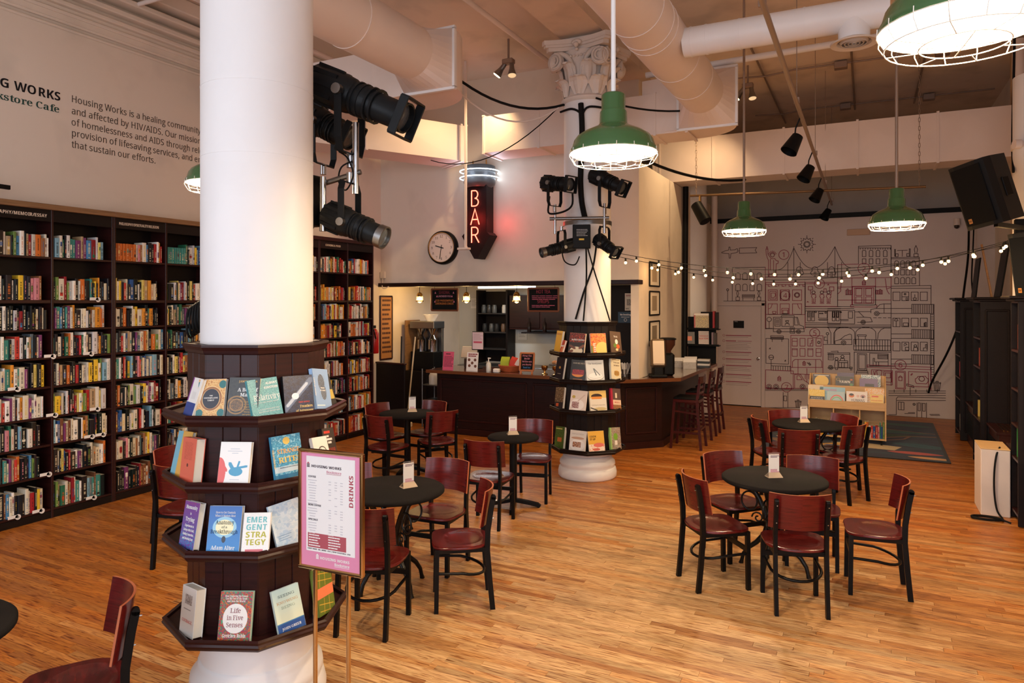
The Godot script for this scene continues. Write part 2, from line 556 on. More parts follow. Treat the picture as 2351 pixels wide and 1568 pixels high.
const MURAL_LINES_PINK := [
	-1764,3121,-1797,3135,-1754,3138,-1780,3165,-1738,3149,-1753,3184,-1720,3152,-1720,3190,-1702,3148,-1688,3182,-1687,3136,-1661,3161,
	-1677,3119,-1644,3131,-1759,3023,-1759,2793,-1779,2663,-1779,2739,-1851,2506,-1105,2498,-1800,2506,-1800,2468,-1733,2505,-1733,2467,
	-1667,2504,-1667,2466,-1600,2503,-1600,2466,-1535,2503,-1535,2465,-1469,2502,-1469,2464,-1404,2501,-1404,2464,-1339,2501,-1339,2463,
	-1274,2500,-1274,2463,-1209,2499,-1209,2462,-1145,2499,-1145,2461,-1800,2468,-1759,2467,-1667,2466,-1626,2466,-1535,2465,-1494,2465,
	-1404,2464,-1364,2463,-1274,2463,-1234,2462,-1145,2461,-1105,2461,-1856,2860,-1856,1611,-1105,2541,-1105,1611,-1557,2379,-1557,2196,
	-1406,2378,-1406,2196,-1096,2541,-516,2534,-949,2216,-949,2142,-983,2121,-910,2121,-798,2216,-798,2142,-832,2121,-760,2122,
	-678,2216,-678,2143,-712,2122,-640,2122,-1007,2391,-998,2301,-621,2373,-635,2287,-516,2878,-516,2065,-1369,834,-779,859,
	-1344,1360,-1249,1363,-1344,1192,-1249,1195,-1054,1201,-961,1203,-903,1152,-811,1155,-1236,1000,-1236,701,-910,1012,-910,558,
	-1071,828,-1071,550,-1101,708,-1101,615,-1039,710,-1039,618,-1138,924,-1105,925,-1138,905,-1105,907,-1608,598,-1567,600,
	-1608,579,-1567,581,-516,2881,-516,2066,-516,2881,-150,2883,-516,2188,406,2188,-54,2421,-54,2126,-264,2619,-264,2094,
	143,2613,143,2095,-76,2515,-35,2514,-76,2496,-35,2495,730,780,752,812,741,775,764,807,1060,937,1060,512,
]
const MURAL_PATHS_GREY := [
	[-2726,3189,-2644,3222,-2585,3232,-2576,3295,-2555,3295,-2550,3231,-2450,3233,-2423,3257,-2402,3253,-2407,3179,-2536,3155,-2547,3064,-2571,3064,-2576,3156,-2671,3168,-2726,3180],
	[-2367,3266,-2022,3268,-2054,3215,-2022,3159,-2367,3158,-2367,3266],
	[-944,3292,-981,3268,-961,3224,-1005,3223,-1007,3175,-1047,3199,-1071,3159,-1095,3200,-1135,3179,-1137,3228,-1182,3232,-1161,3274,-1199,3301,-1161,3326,-1182,3370,-1137,3371,-1135,3419,-1095,3395,-1071,3435,-1047,3393,-1007,3414,-1005,3366,-961,3362,-981,3320,-944,3292],
	[-1319,3225,-1347,3145,-1376,3073,-1405,3009,-1434,2954,-1463,2908,-1492,2870,-1521,2840,-1550,2819,-1579,2807,-1608,2803],
	[-1309,3225,-1275,3148,-1241,3079,-1207,3018,-1174,2965,-1140,2920,-1106,2884,-1073,2855,-1040,2834,-1006,2822,-973,2817],
	[-569,3227,-609,3148,-649,3078,-689,3017,-729,2963,-770,2918,-810,2881,-851,2852,-891,2832,-932,2820,-973,2817],
	[-559,3226,-531,3148,-503,3079,-475,3017,-447,2964,-420,2919,-392,2882,-364,2854,-336,2833,-309,2820,-281,2816],
	[-1259,2767,-1265,2786,-1265,2807,-1259,2826,-1247,2841,-1230,2851,-1212,2854,-1193,2850,-1177,2840,-1165,2824,-1158,2804,-1158,2784,-1165,2765],
	[-1239,2697,-1253,2692,-1268,2695,-1281,2703,-1289,2717,-1291,2733,-1286,2749,-1276,2760,-1262,2766],
	[-1161,2764,-1147,2758,-1137,2746,-1133,2731,-1135,2715,-1143,2701,-1155,2693,-1170,2691,-1184,2696],
	[-971,2761,-977,2781,-977,2801,-971,2820,-959,2835,-943,2845,-924,2848,-906,2844,-890,2833,-878,2818,-872,2799,-872,2779,-878,2760],
	[-951,2692,-965,2687,-980,2690,-992,2699,-1000,2712,-1002,2728,-998,2743,-988,2755,-974,2761],
	[-875,2759,-861,2753,-851,2741,-847,2725,-849,2710,-857,2696,-869,2688,-884,2686,-898,2691],
	[-669,2756,-675,2775,-675,2795,-669,2813,-657,2828,-641,2838,-623,2841,-605,2837,-590,2827,-578,2811,-572,2793,-572,2773,-578,2754],
	[-650,2687,-663,2682,-678,2685,-690,2693,-698,2707,-700,2723,-695,2738,-686,2749,-672,2755],
	[-575,2753,-561,2747,-552,2735,-547,2720,-549,2704,-557,2691,-569,2683,-583,2681,-597,2686],
	[-2509,2169,-2509,2863,-1856,2860,-1856,2169],
	[-2440,2612,-2440,2718,-2436,2733,-2426,2745,-2411,2753,-2394,2755,-2377,2752,-2362,2744,-2352,2731,-2349,2717,-2349,2611,-2440,2612],
	[-2440,2385,-2440,2486,-2436,2500,-2426,2512,-2411,2520,-2394,2523,-2377,2520,-2362,2511,-2352,2499,-2349,2485,-2349,2384,-2440,2385],
	[-2301,2610,-2301,2716,-2298,2730,-2288,2742,-2273,2750,-2256,2753,-2239,2750,-2224,2741,-2215,2729,-2211,2715,-2211,2609,-2301,2610],
	[-2301,2384,-2301,2484,-2298,2499,-2288,2511,-2273,2519,-2256,2521,-2239,2518,-2224,2510,-2215,2498,-2211,2483,-2211,2383,-2301,2384],
	[-2161,2608,-2161,2714,-2158,2728,-2148,2740,-2133,2748,-2116,2750,-2099,2747,-2085,2739,-2075,2727,-2072,2712,-2072,2607,-2161,2608],
	[-2161,2383,-2161,2483,-2158,2497,-2148,2509,-2133,2517,-2116,2520,-2099,2517,-2085,2509,-2075,2496,-2072,2482,-2072,2382,-2161,2383],
	[-2017,2606,-2017,2711,-2014,2725,-2004,2737,-1990,2745,-1973,2748,-1956,2745,-1942,2736,-1932,2724,-1929,2710,-1929,2605,-2017,2606],
	[-2017,2382,-2017,2482,-2014,2496,-2004,2508,-1990,2516,-1973,2518,-1956,2515,-1942,2507,-1932,2495,-1929,2481,-1929,2381,-2017,2382],
	[-2402,2252,-2423,2329,-2402,2390,-2381,2329,-2402,2252],
	[-1981,2251,-2001,2327,-1981,2387,-1960,2327,-1981,2251],
	[-1702,1546,-1702,1838,-1557,1840,-1545,1872,-1306,1875,-1306,1843,-1244,1843,-1207,1689,-1133,1664,-1120,1557,-1702,1546],
	[-1299,1835,-1299,1688,-1231,1689,-1261,1835],
	[-1479,1679,-1469,1717,-1409,1718,-1399,1681],
	[-1782,1192,-1761,1219,-1761,1187],
	[-1489,953,-1469,981,-1469,948],
	[-1096,1643,-683,1650,-635,1541,-635,1331],
	[-583,1333,-583,1542,-528,1639,-462,1654],
	[-719,1460,-755,1459,-755,1394,-695,1395,-695,1330],
	[-633,1179,-509,1191,-509,1164],
	[-467,1008,-460,1049,-398,1051,-391,1011],
	[-558,1005,-571,895,-551,828,-516,830,-509,925,-516,1006,-558,1005],
	[-150,2886,-150,3227,406,3223,406,2860],
	[-83,3026,-83,3122,-81,3132,-74,3141,-64,3147,-52,3149,-40,3146,-30,3140,-23,3130,-21,3120,-21,3025,-83,3026],
	[37,3023,37,3118,39,3128,46,3137,56,3143,67,3145,79,3142,89,3136,96,3127,98,3116,98,3021,37,3023],
	[155,3020,155,3114,157,3125,164,3133,174,3139,186,3141,197,3138,207,3132,214,3123,216,3112,216,3018,155,3020],
	[277,3016,277,3110,280,3121,286,3130,296,3135,308,3137,319,3134,329,3128,336,3119,338,3108,338,3014,277,3016],
	[466,2811,466,2902,468,2914,475,2923,486,2929,498,2931,511,2929,521,2922,528,2912,531,2901,531,2810,466,2811],
	[466,2495,466,2587,468,2598,475,2608,486,2614,498,2616,511,2613,521,2607,528,2597,531,2586,531,2495,466,2495],
	[565,2809,565,2900,568,2911,575,2921,585,2927,597,2929,610,2926,620,2919,627,2910,629,2898,629,2807,565,2809],
	[565,2494,565,2585,568,2597,575,2606,585,2612,597,2614,610,2612,620,2605,627,2596,629,2585,629,2494,565,2494],
	[654,2807,654,2898,657,2909,664,2918,674,2924,686,2926,699,2924,709,2917,716,2907,718,2896,718,2806,654,2807],
	[654,2493,654,2584,657,2595,664,2605,674,2611,686,2613,699,2611,709,2604,716,2595,718,2583,718,2493,654,2493],
	[748,2805,748,2896,750,2907,757,2916,767,2922,780,2924,792,2921,802,2915,809,2905,811,2894,811,2804,748,2805],
	[748,2492,748,2583,750,2594,757,2603,767,2610,780,2612,792,2609,802,2603,809,2593,811,2582,811,2492,748,2492],
	[802,3064,789,3137,816,3209,843,3135,829,3063],
	[406,2449,1060,2458,1060,2097],
	[768,2226,780,2187,816,2187,825,2226,768,2226],
	[459,1806,482,1833,505,1833,524,1796,459,1796],
	[616,1350,643,1377,670,1352,616,1324],
	[775,1243,784,1303,836,1304,847,1245],
	[937,1248,937,1294,971,1295,971,1360,993,1361,993,1270],
	[-208,1959,-143,1960,-54,1859,60,1849,89,1770,-167,1758],
	[65,1940,65,2009,155,2028,214,2100,284,2116,401,2116],
	[-576,1317,-566,1564,-540,1602,-499,1633,-448,1653,-391,1660,-334,1655,-283,1637,-243,1607,-217,1570,-208,1327],
	[-203,1327,-195,1571,-169,1609,-129,1639,-79,1659,-23,1667,32,1661,82,1643,121,1614,146,1578,155,1337],
	[179,1444,190,1551,238,1623,296,1656,406,1658],
	[-558,1318,-566,1385,-472,1415,-386,1493,-300,1527,-271,1514,-264,1326,-558,1318],
	[-191,750,-179,818,8,826,17,760],
	[103,923,103,1070,127,1071,127,1004,155,1005,155,925],
	[366,11,494,20,494,322,517,358,1291,384],
	[1104,643,1120,515,1193,519,1208,648],
	[666,612,775,582,784,548,666,576,666,612],
]
const MURAL_PATHS_PINK := [
	[-1795,2658,-1795,2997,-1813,3038,-1838,3121,-1843,3229,-1807,3228,-1805,3120,-1774,3078,-1743,3031,-1672,3029,-1651,2993,-1608,2979,-1613,2930,-1646,2926,-1651,2791,-1697,2791,-1697,2995],
	[-1651,2791,-1651,2736,-1800,2712],
	[-1838,3229,-1825,3283,-1807,3228],
	[-1743,2237,-1743,2331,-1667,2331,-1661,2277,-1692,2236,-1743,2237],
	[-1795,2006,-1748,2033,-1723,2109],
	[-1672,1912,-1710,1911,-1718,1957,-1651,1958,-1661,1912],
	[-1199,2009,-1229,2049,-1244,2110],
	[-988,2248,-978,2301,-915,2301,-905,2243,-920,2243,-920,2142,-973,2142,-973,2243,-988,2248],
	[-837,2248,-827,2300,-765,2300,-755,2242,-770,2242,-770,2143,-823,2142,-823,2243,-837,2248],
	[-717,2248,-707,2300,-645,2300,-635,2242,-650,2242,-650,2143,-702,2143,-702,2242,-717,2248],
	[-695,2478,-683,2504,-669,2478],
	[-1071,2142,-1056,2163,-1042,2142],
	[-1010,1273,-1010,1326,-985,1327,-985,1388,-961,1389],
	[-1339,836,-1339,951,-1294,998,-827,1015,-798,972,-798,859],
	[-1150,939,-1123,972,-1096,942],
	[-1027,950,-1028,943,-1031,937,-1035,932,-1040,929,-1047,928,-1053,928,-1058,931,-1062,936,-1065,942,-1066,948],
	[-1864,509,-1864,386,-1369,414],
	[-1299,418,-1299,698,-1189,703,-1120,587,-1047,538,-1010,434,-1369,414],
	[-1256,674,-1207,676,-1157,598,-1256,594,-1256,674],
	[-1621,610,-1588,652,-1555,614],
	[-54,2637,-143,2738,-160,2806,-136,2872,-54,2902,25,2868,44,2801,27,2735,-54,2637],
	[-509,2419,-460,2405,-447,2608],
	[401,2425,331,2399,308,2598],
	[-509,2310,-460,2364,-460,2405],
	[378,2301,343,2359,331,2399],
	[-88,2531,-54,2571,-23,2530],
	[108,830,127,738,143,832],
	[160,833,179,741,238,743,254,829,221,849,190,847,160,833],
	[528,726,561,759,593,729],
	[825,628,807,666,807,713,836,733,847,759,971,770,986,740,1015,724,1015,677,986,629,825,628],
]
# ------------------------------------------------------------------ the scene
const CEIL := 5.75
const LEFT := -7.56
const RIGHT := 2.05
const BARD := 9.95
const MURD := 15.2
var EYE := Vector3(0, 2.17, 0)
var rng := RandomNumberGenerator.new()

func _ready() -> void:
	rng.seed = 77
	var cam := Camera3D.new()
	cam.name = "camera"
	cam.projection = Camera3D.PROJECTION_FRUSTUM
	cam.near = 0.1
	cam.far = 60.0
	cam.size = 0.1 * 1568.0 / 1621.0
	cam.frustum_offset = Vector2(0, -0.1 * 93.0 / 1621.0)
	cam.position = EYE
	cam.rotation_degrees = Vector3(0, 26.7, 0)
	add_child(cam)
	cam.current = true
	var we := WorldEnvironment.new()
	we.name = "environment"
	var en := Environment.new()
	en.background_mode = Environment.BG_COLOR
	en.background_color = C8(205, 220, 240)
	en.background_energy_multiplier = 1.0
	en.tonemap_mode = Environment.TONE_MAPPER_LINEAR
	en.tonemap_exposure = 1.0
	en.sdfgi_enabled = true
	en.ssao_enabled = true
	en.ssil_enabled = true
	we.environment = en
	add_child(we)
	# daylight through the three shop-front windows behind the viewer
	for l in WINDOWS:
		area(P(l, 2.6, -2.9), Vector2(2.5, 3.4), Vector3(0, 0.02, -1), C8(236, 242, 255), 9.0)
	area(P(RIGHT - 0.05, 2.6, -0.6), Vector2(2.7, 3.4), Vector3(-1, 0.02, 0), C8(236, 242, 255), 7.0)  # added side daylight, evens out the light on the front column
	make_materials()
	build_shell()
	build_floor()
	build_mural()
	build_ceiling_works()
	build_columns()
	build_bookcases()
	build_bar()
	build_kitchen()
	build_tables()
	build_stools()
	build_menu_stand()
	build_pendants()
	build_string_lights()
	build_stage_lights()
	build_signs()
	build_kids_corner()
	build_right_side()
	build_wall_text()

const WINDOWS := [-5.8, -2.7, 0.4]

func make_materials() -> void:
	M.wall = plaster(C8(232, 219, 203), 11, 0.05)
	M.ceil = plaster(C8(226, 206, 186), 21, 0.1)
	M.duct = plaster(C8(232, 216, 206), 31, 0.03, 0.5)
	M.white = plaster(C8(236, 233, 232), 41, 0.02, 0.45)
	M.capital = plaster(C8(224, 212, 202), 51, 0.06, 0.7)
	M.mural = plaster(C8(222, 209, 204), 61, 0.02, 0.7)
	M.casework = wood(C8(52, 19, 17), C8(26, 9, 9), 0.4, 0.12, 3)
	M.case_dark = wood(C8(20, 10, 10), C8(10, 5, 5), 0.5, 0.0, 5)
	M.shelf_back = M.case_dark
	M.bar_wood = wood(C8(40, 15, 13), C8(18, 7, 6), 0.42, 0.08, 6, Vector3(0.5, 2.6, 0.5))
	M.counter = wood(C8(96, 55, 36), C8(50, 26, 18), 0.14, 0.6, 7, Vector3(0.6, 2.0, 3.0))
	M.top_rail = wood(C8(150, 112, 74), C8(112, 80, 50), 0.6, 0.0, 8)
	M.chair_wood = wood(C8(100, 24, 22), C8(50, 11, 11), 0.24, 0.4, 9, Vector3(1.6, 5.0, 1.6))
	M.ply_edge = mat(C8(176, 96, 58), 0.5)
	M.frame = mat(C8(9, 9, 11), 0.4)
	M.table = mat(C8(19, 17, 17), 0.9)
	M.iron = mat(C8(14, 14, 15), 0.3, 0.3)
	M.chrome = mat(C8(190, 190, 192), 0.16, 1.0)
	M.steel = mat(C8(140, 140, 140), 0.35, 1.0)
	M.brass = mat(C8(200, 160, 95), 0.2, 1.0)
	M.gold = mat(C8(206, 170, 120), 0.14, 1.0)
	M.black = mat(C8(10, 10, 11), 0.5)
	M.black_soft = mat(C8(20, 20, 21), 0.8)
	M.rubber = mat(C8(16, 16, 17), 0.65)
	M.paper = mat(C8(236, 233, 230), 0.7)
	M.page = mat(C8(228, 220, 204), 0.8)
	M.ink = mat(C8(30, 28, 30), 0.7)
	M.pink = mat(C8(222, 140, 172), 0.5)
	M.maroon = mat(C8(150, 62, 70), 0.6)
	M.green_en = mat(C8(58, 98, 56), 0.16, 0.0, 0.4)
	M.enamel = mat(C8(246, 244, 238), 0.3)
	M.wire = mat(C8(232, 220, 205), 0.4)
	M.lampblack = mat(C8(22, 24, 26), 0.42)
	M.birch = wood(C8(222, 184, 132), C8(204, 162, 108), 0.45, 0.1, 14)
	M.book = vmat(0.45)
	M.teal_ink = mat(C8(28, 70, 62), 0.7)
	M.conduit = mat(C8(150, 128, 112), 0.45, 0.4)
	var gl := StandardMaterial3D.new()
	gl.transparency = BaseMaterial3D.TRANSPARENCY_ALPHA
	gl.albedo_color = Color(1, 1, 1, 0.06)
	gl.roughness = 0.03
	M.glass = gl

var M := {}

# a straight-sided slab between two corners given as (l, y, d)
func slab(b: MB, l0: float, l1: float, y0: float, y1: float, d0: float, d1: float) -> void:
	b.box(P((l0 + l1) / 2, (y0 + y1) / 2, (d0 + d1) / 2), Vector3(absf(l1 - l0), absf(y1 - y0), absf(d1 - d0)))

func build_shell() -> void:
	var b := mb()
	slab(b, LEFT - 0.2, LEFT, 0, CEIL, -3.2, 17.5)
	struct("wall_left", b, M.wall, "cream plaster wall above the tall bookcases")
	b = mb()
	slab(b, RIGHT, RIGHT + 0.2, 0, CEIL, -3.2, -2.0)
	slab(b, RIGHT, RIGHT + 0.2, 0, CEIL, 0.8, 17.5)
	slab(b, RIGHT, RIGHT + 0.2, 0, 0.8, -2.0, 0.8)
	slab(b, RIGHT, RIGHT + 0.2, 4.4, CEIL, -2.0, 0.8)
	struct("wall_right", b, M.wall, "cream plaster wall behind the dark cabinets")
	# shop front behind the viewer: a wall with three window openings
	b = mb()
	var xs := [LEFT - 0.2]
	for l in WINDOWS:
		xs.append(l - 1.3)
		xs.append(l + 1.3)
	xs.append(RIGHT + 0.2)
	for i in range(0, xs.size(), 2):
		slab(b, xs[i], xs[i + 1], 0, CEIL, -3.2, -3.0)
	for l in WINDOWS:
		slab(b, l - 1.3, l + 1.3, 0, 0.8, -3.2, -3.0)
		slab(b, l - 1.3, l + 1.3, 4.4, CEIL, -3.2, -3.0)
	struct("wall_front", b, M.wall, "shop front wall with three tall windows")
	var wi := 1
	for l in WINDOWS:
		var fr := mb()
		for q in [[-1.27, 0.0], [1.27, 0.0], [0.0, 0.0]]:
			slab(fr, l + q[0] - 0.03, l + q[0] + 0.03, 0.8, 4.4, -3.15, -3.08)
		slab(fr, l - 1.3, l + 1.3, 0.8, 0.87, -3.15, -3.08)
		slab(fr, l - 1.3, l + 1.3, 4.33, 4.4, -3.15, -3.08)
		var w := struct("window_%d" % wi, fr, M.case_dark, "tall shop front window with a dark frame")
		for s in [-1, 1]:
			var pn := mb()
			slab(pn, l + s * 0.635 - 0.6, l + s * 0.635 + 0.6, 0.87, 4.33, -3.118, -3.112)
			obj("pane", pn, M.glass, w)
		wi += 1
	b = mb()
	for d in [-1.97, -0.6, 0.77]:
		slab(b, RIGHT + 0.08, RIGHT + 0.15, 0.8, 4.4, d - 0.03, d + 0.03)
	for y in [0.835, 4.365]:
		slab(b, RIGHT + 0.08, RIGHT + 0.15, y - 0.035, y + 0.035, -2.0, 0.8)
	var sw := struct("window_4", b, M.case_dark, "added unseen side window that lights the front column")  # side window put in out of view to carry the added daylight
	for d in [-1.285, 0.085]:
		b = mb()
		slab(b, RIGHT + 0.112, RIGHT + 0.118, 0.87, 4.33, d - 0.65, d + 0.65)
		obj("pane", b, M.glass, sw)
	b = mb()
	slab(b, LEFT - 0.2, RIGHT + 0.2, CEIL, CEIL + 0.25, -3.2, 17.7)
	struct("ceiling", b, M.ceil, "high painted plaster ceiling with ducts below")
	b = mb()
	slab(b, LEFT - 0.2, RIGHT + 0.2, 0, CEIL, 17.5, 17.7)
	struct("wall_back", b, M.wall, "dim back wall above the mural partition")
	# bar wall above the serving opening, with its dark lintel
	b = mb()
	slab(b, LEFT, -2.95, 2.48, CEIL, BARD, BARD + 0.12)
	slab(b, -3.07, -2.95, 1.046, 2.48, BARD, BARD + 0.12)
	struct("wall_bar", b, M.wall, "cream wall over the serving opening of the bar")
	b = mb()
	b.bbox(P((LEFT - 2.93) / 2.0, 2.445, BARD + 0.03), Vector3(-2.93 - LEFT, 0.065, 0.22), 0.006)
	struct("trim_1", b, M.bar_wood, "dark wooden lintel over the serving opening")
	b = mb()
	slab(b, -3.07, -2.95, 1.046, 4.19, BARD + 0.12, MURD)
	slab(b, -3.07, -2.95, 0, 1.046, 10.65, MURD)
	struct("wall_passage", b, M.wall, "cream return wall beside the bar with small framed pictures")
	# kitchen behind the opening
	b = mb()
	slab(b, LEFT, -3.07, 0, 3.2, 12.6, 12.72)
	struct("wall_kitchen", b, mat(C8(206, 204, 196), 0.6), "pale rear wall of the kitchen")
	b = mb()
	slab(b, LEFT, -3.07, 3.0, 3.12, BARD + 0.12, 12.6)
	struct("ceiling_kitchen", b, mat(C8(170, 165, 156), 0.7), "low kitchen ceiling")
	# crown moulding along the left wall, in stepped profiles
	var prof := [[5.02, 0.03, 0.03], [5.08, 0.05, 0.05], [5.16, 0.04, 0.09], [5.24, 0.05, 0.13], [5.34, 0.06, 0.18], [5.46, 0.06, 0.26], [5.58, 0.17, 0.34]]
	b = mb()
	for q in prof:
		b.bbox(P(LEFT + q[2] / 2, q[0] + q[1] / 2, 3.4), Vector3(q[2], q[1], 13.0), 0.012)
	slab(b, LEFT, LEFT + 0.06, 5.1, CEIL, -3, 9.9)
	struct("trim_2", b, M.wall, "stepped plaster crown moulding along the bookcase wall")
	# downstand beam over the columns
	b = mb()
	slab(b, -3.36, -2.8, 5.38, CEIL, -3, 17.5)
	struct("beam", b, M.ceil, "plaster ceiling beam running over the columns")
	# pilaster strips and pipe on the right-hand wall
	b = mb()
	for d in [10.0, 12.2]:
		slab(b, RIGHT - 0.12, RIGHT, 2.0, CEIL, d - 0.4, d + 0.4)
		slab(b, RIGHT - 0.17, RIGHT, 2.0, CEIL, d - 0.25, d + 0.25)
		slab(b, RIGHT - 0.21, RIGHT, 2.0, CEIL, d - 0.1, d + 0.1)
	struct("trim_3", b, mat(C8(206, 176, 140), 0.7), "stepped pilaster mouldings on the cabinet wall")

func build_floor() -> void:
	var b := mb()
	slab(b, LEFT - 0.2, RIGHT + 0.2, -0.2, -0.012, -3.2, 17.7)
	var fl := struct("floor", b, mat(C8(58, 34, 18), 0.7), "strip oak floor, worn and painted daylight-pale in the middle of the cafe")
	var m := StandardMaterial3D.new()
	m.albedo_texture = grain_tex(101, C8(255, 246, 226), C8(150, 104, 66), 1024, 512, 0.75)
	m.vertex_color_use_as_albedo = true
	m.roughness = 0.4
	m.roughness_texture = null
	var nz := FastNoiseLite.new()
	nz.seed = 5
	nz.frequency = 0.35
	nz.fractal_octaves = 3
	var w := 0.0572
	var d := 1.1
	var list := []
	while d < MURD - 0.03:
		var l := -7.3 - rng.randf() * 0.9
		while l < RIGHT:
			var len := rng.randf_range(0.35, 1.5)
			list.append([l, l + len, d])
			l += len
		d += w
	var cs := cos(deg_to_rad(26.7))
	var sn := sin(deg_to_rad(26.7))
	var scored := []
	for i in list.size():
		var q = list[i]
		var cl: float = clampf((q[0] + q[1]) / 2, -7, 1.6)
		var z: float = q[2] * cs - cl * sn
		var x: float = cl * cs + q[2] * sn
		var py := 691.0 + 1621.0 * 2.17 / z
		var px := 1175.0 + 1621.0 * x / z
		if py < 1575 and px > -60 and px < 2400:
			scored.append([z, i])
	scored.sort()
	var own := {}
	for k in mini(300, scored.size()):
		own[scored[k][1]] = true
	var rest := mb()
	for i in list.size():
		var q = list[i]
		var l0: float = maxf(q[0] + 0.0006, LEFT)
		var l1: float = minf(q[1] - 0.0006, RIGHT)
		if l1 - l0 < 0.02:
			continue
		var mid := Vector2((l0 + l1) / 2, q[2])
		# boards keep their orange finish near the walls and are scuffed along the walkway; daylight paleness is painted in too
		var walk_daylit := clampf(1.15 - absf(mid.x + 1.3) / 3.4, 0.0, 1.0) * clampf((9.0 - mid.y) / 3.0, 0.0, 1.0)
		var worn_daylit := clampf(walk_daylit * 1.05 + nz.get_noise_2d(mid.x * 1.2, mid.y * 3.0) * 0.55 + rng.randf_range(-0.22, 0.22), 0.0, 1.0)
		var col := C8(208, 132, 56).lerp(C8(234, 202, 158), worn_daylit)
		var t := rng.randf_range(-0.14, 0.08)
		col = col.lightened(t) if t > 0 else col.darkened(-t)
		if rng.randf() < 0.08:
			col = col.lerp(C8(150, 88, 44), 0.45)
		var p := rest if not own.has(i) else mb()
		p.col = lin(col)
		var ins := 0.0008
		var y := rng.randf_range(-0.0004, 0.0004)
		var d0: float = q[2] + 0.0005
		var d1: float = q[2] + w - 0.0005
		var r := Rect2(rng.randf(), rng.randf(), (l1 - l0) * 0.8, w * 2.2)
		var t0 := P(l0 + ins, y, d0 + ins)
		var t1 := P(l1 - ins, y, d0 + ins)
		var t2 := P(l1 - ins, y, d1 - ins)
		var t3 := P(l0 + ins, y, d1 - ins)
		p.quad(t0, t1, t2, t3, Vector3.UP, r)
		var g0 := P(l0, -0.006, d0)
		var g1 := P(l1, -0.006, d0)
		var g2 := P(l1, -0.006, d1)
		var g3 := P(l0, -0.006, d1)
		var e := Rect2(r.position, Vector2(0.01, 0.01))
		p.quad(g0, g1, t1, t0, Vector3(0, 0.5, 1).normalized(), e)
		p.quad(g2, g3, t3, t2, Vector3(0, 0.5, -1).normalized(), e)
		p.quad(g1, g2, t2, t1, Vector3(1, 0.5, 0).normalized(), e)
		p.quad(g3, g0, t0, t3, Vector3(-1, 0.5, 0).normalized(), e)
		if p != rest:
			obj("plank", p, m, fl)
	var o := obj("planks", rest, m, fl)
	o.set_meta("kind", "stuff")

func ribbon(b: MB, pts: Array, w: float, z: float) -> void:
	for i in pts.size() - 1:
		var a: Vector2 = pts[i]
		var c: Vector2 = pts[i + 1]
		var e := (c - a)
		if e.length() < 0.001:
			continue
		e = e.normalized() * w * 0.5
		var q := Vector2(-e.y, e.x)
		a -= e * 0.6
		c += e * 0.6
		b.quad(Vector3(a.x + q.x, a.y + q.y, z), Vector3(a.x - q.x, a.y - q.y, z), Vector3(c.x - q.x, c.y - q.y, z), Vector3(c.x + q.x, c.y + q.y, z), Vector3(0, 0, 1))

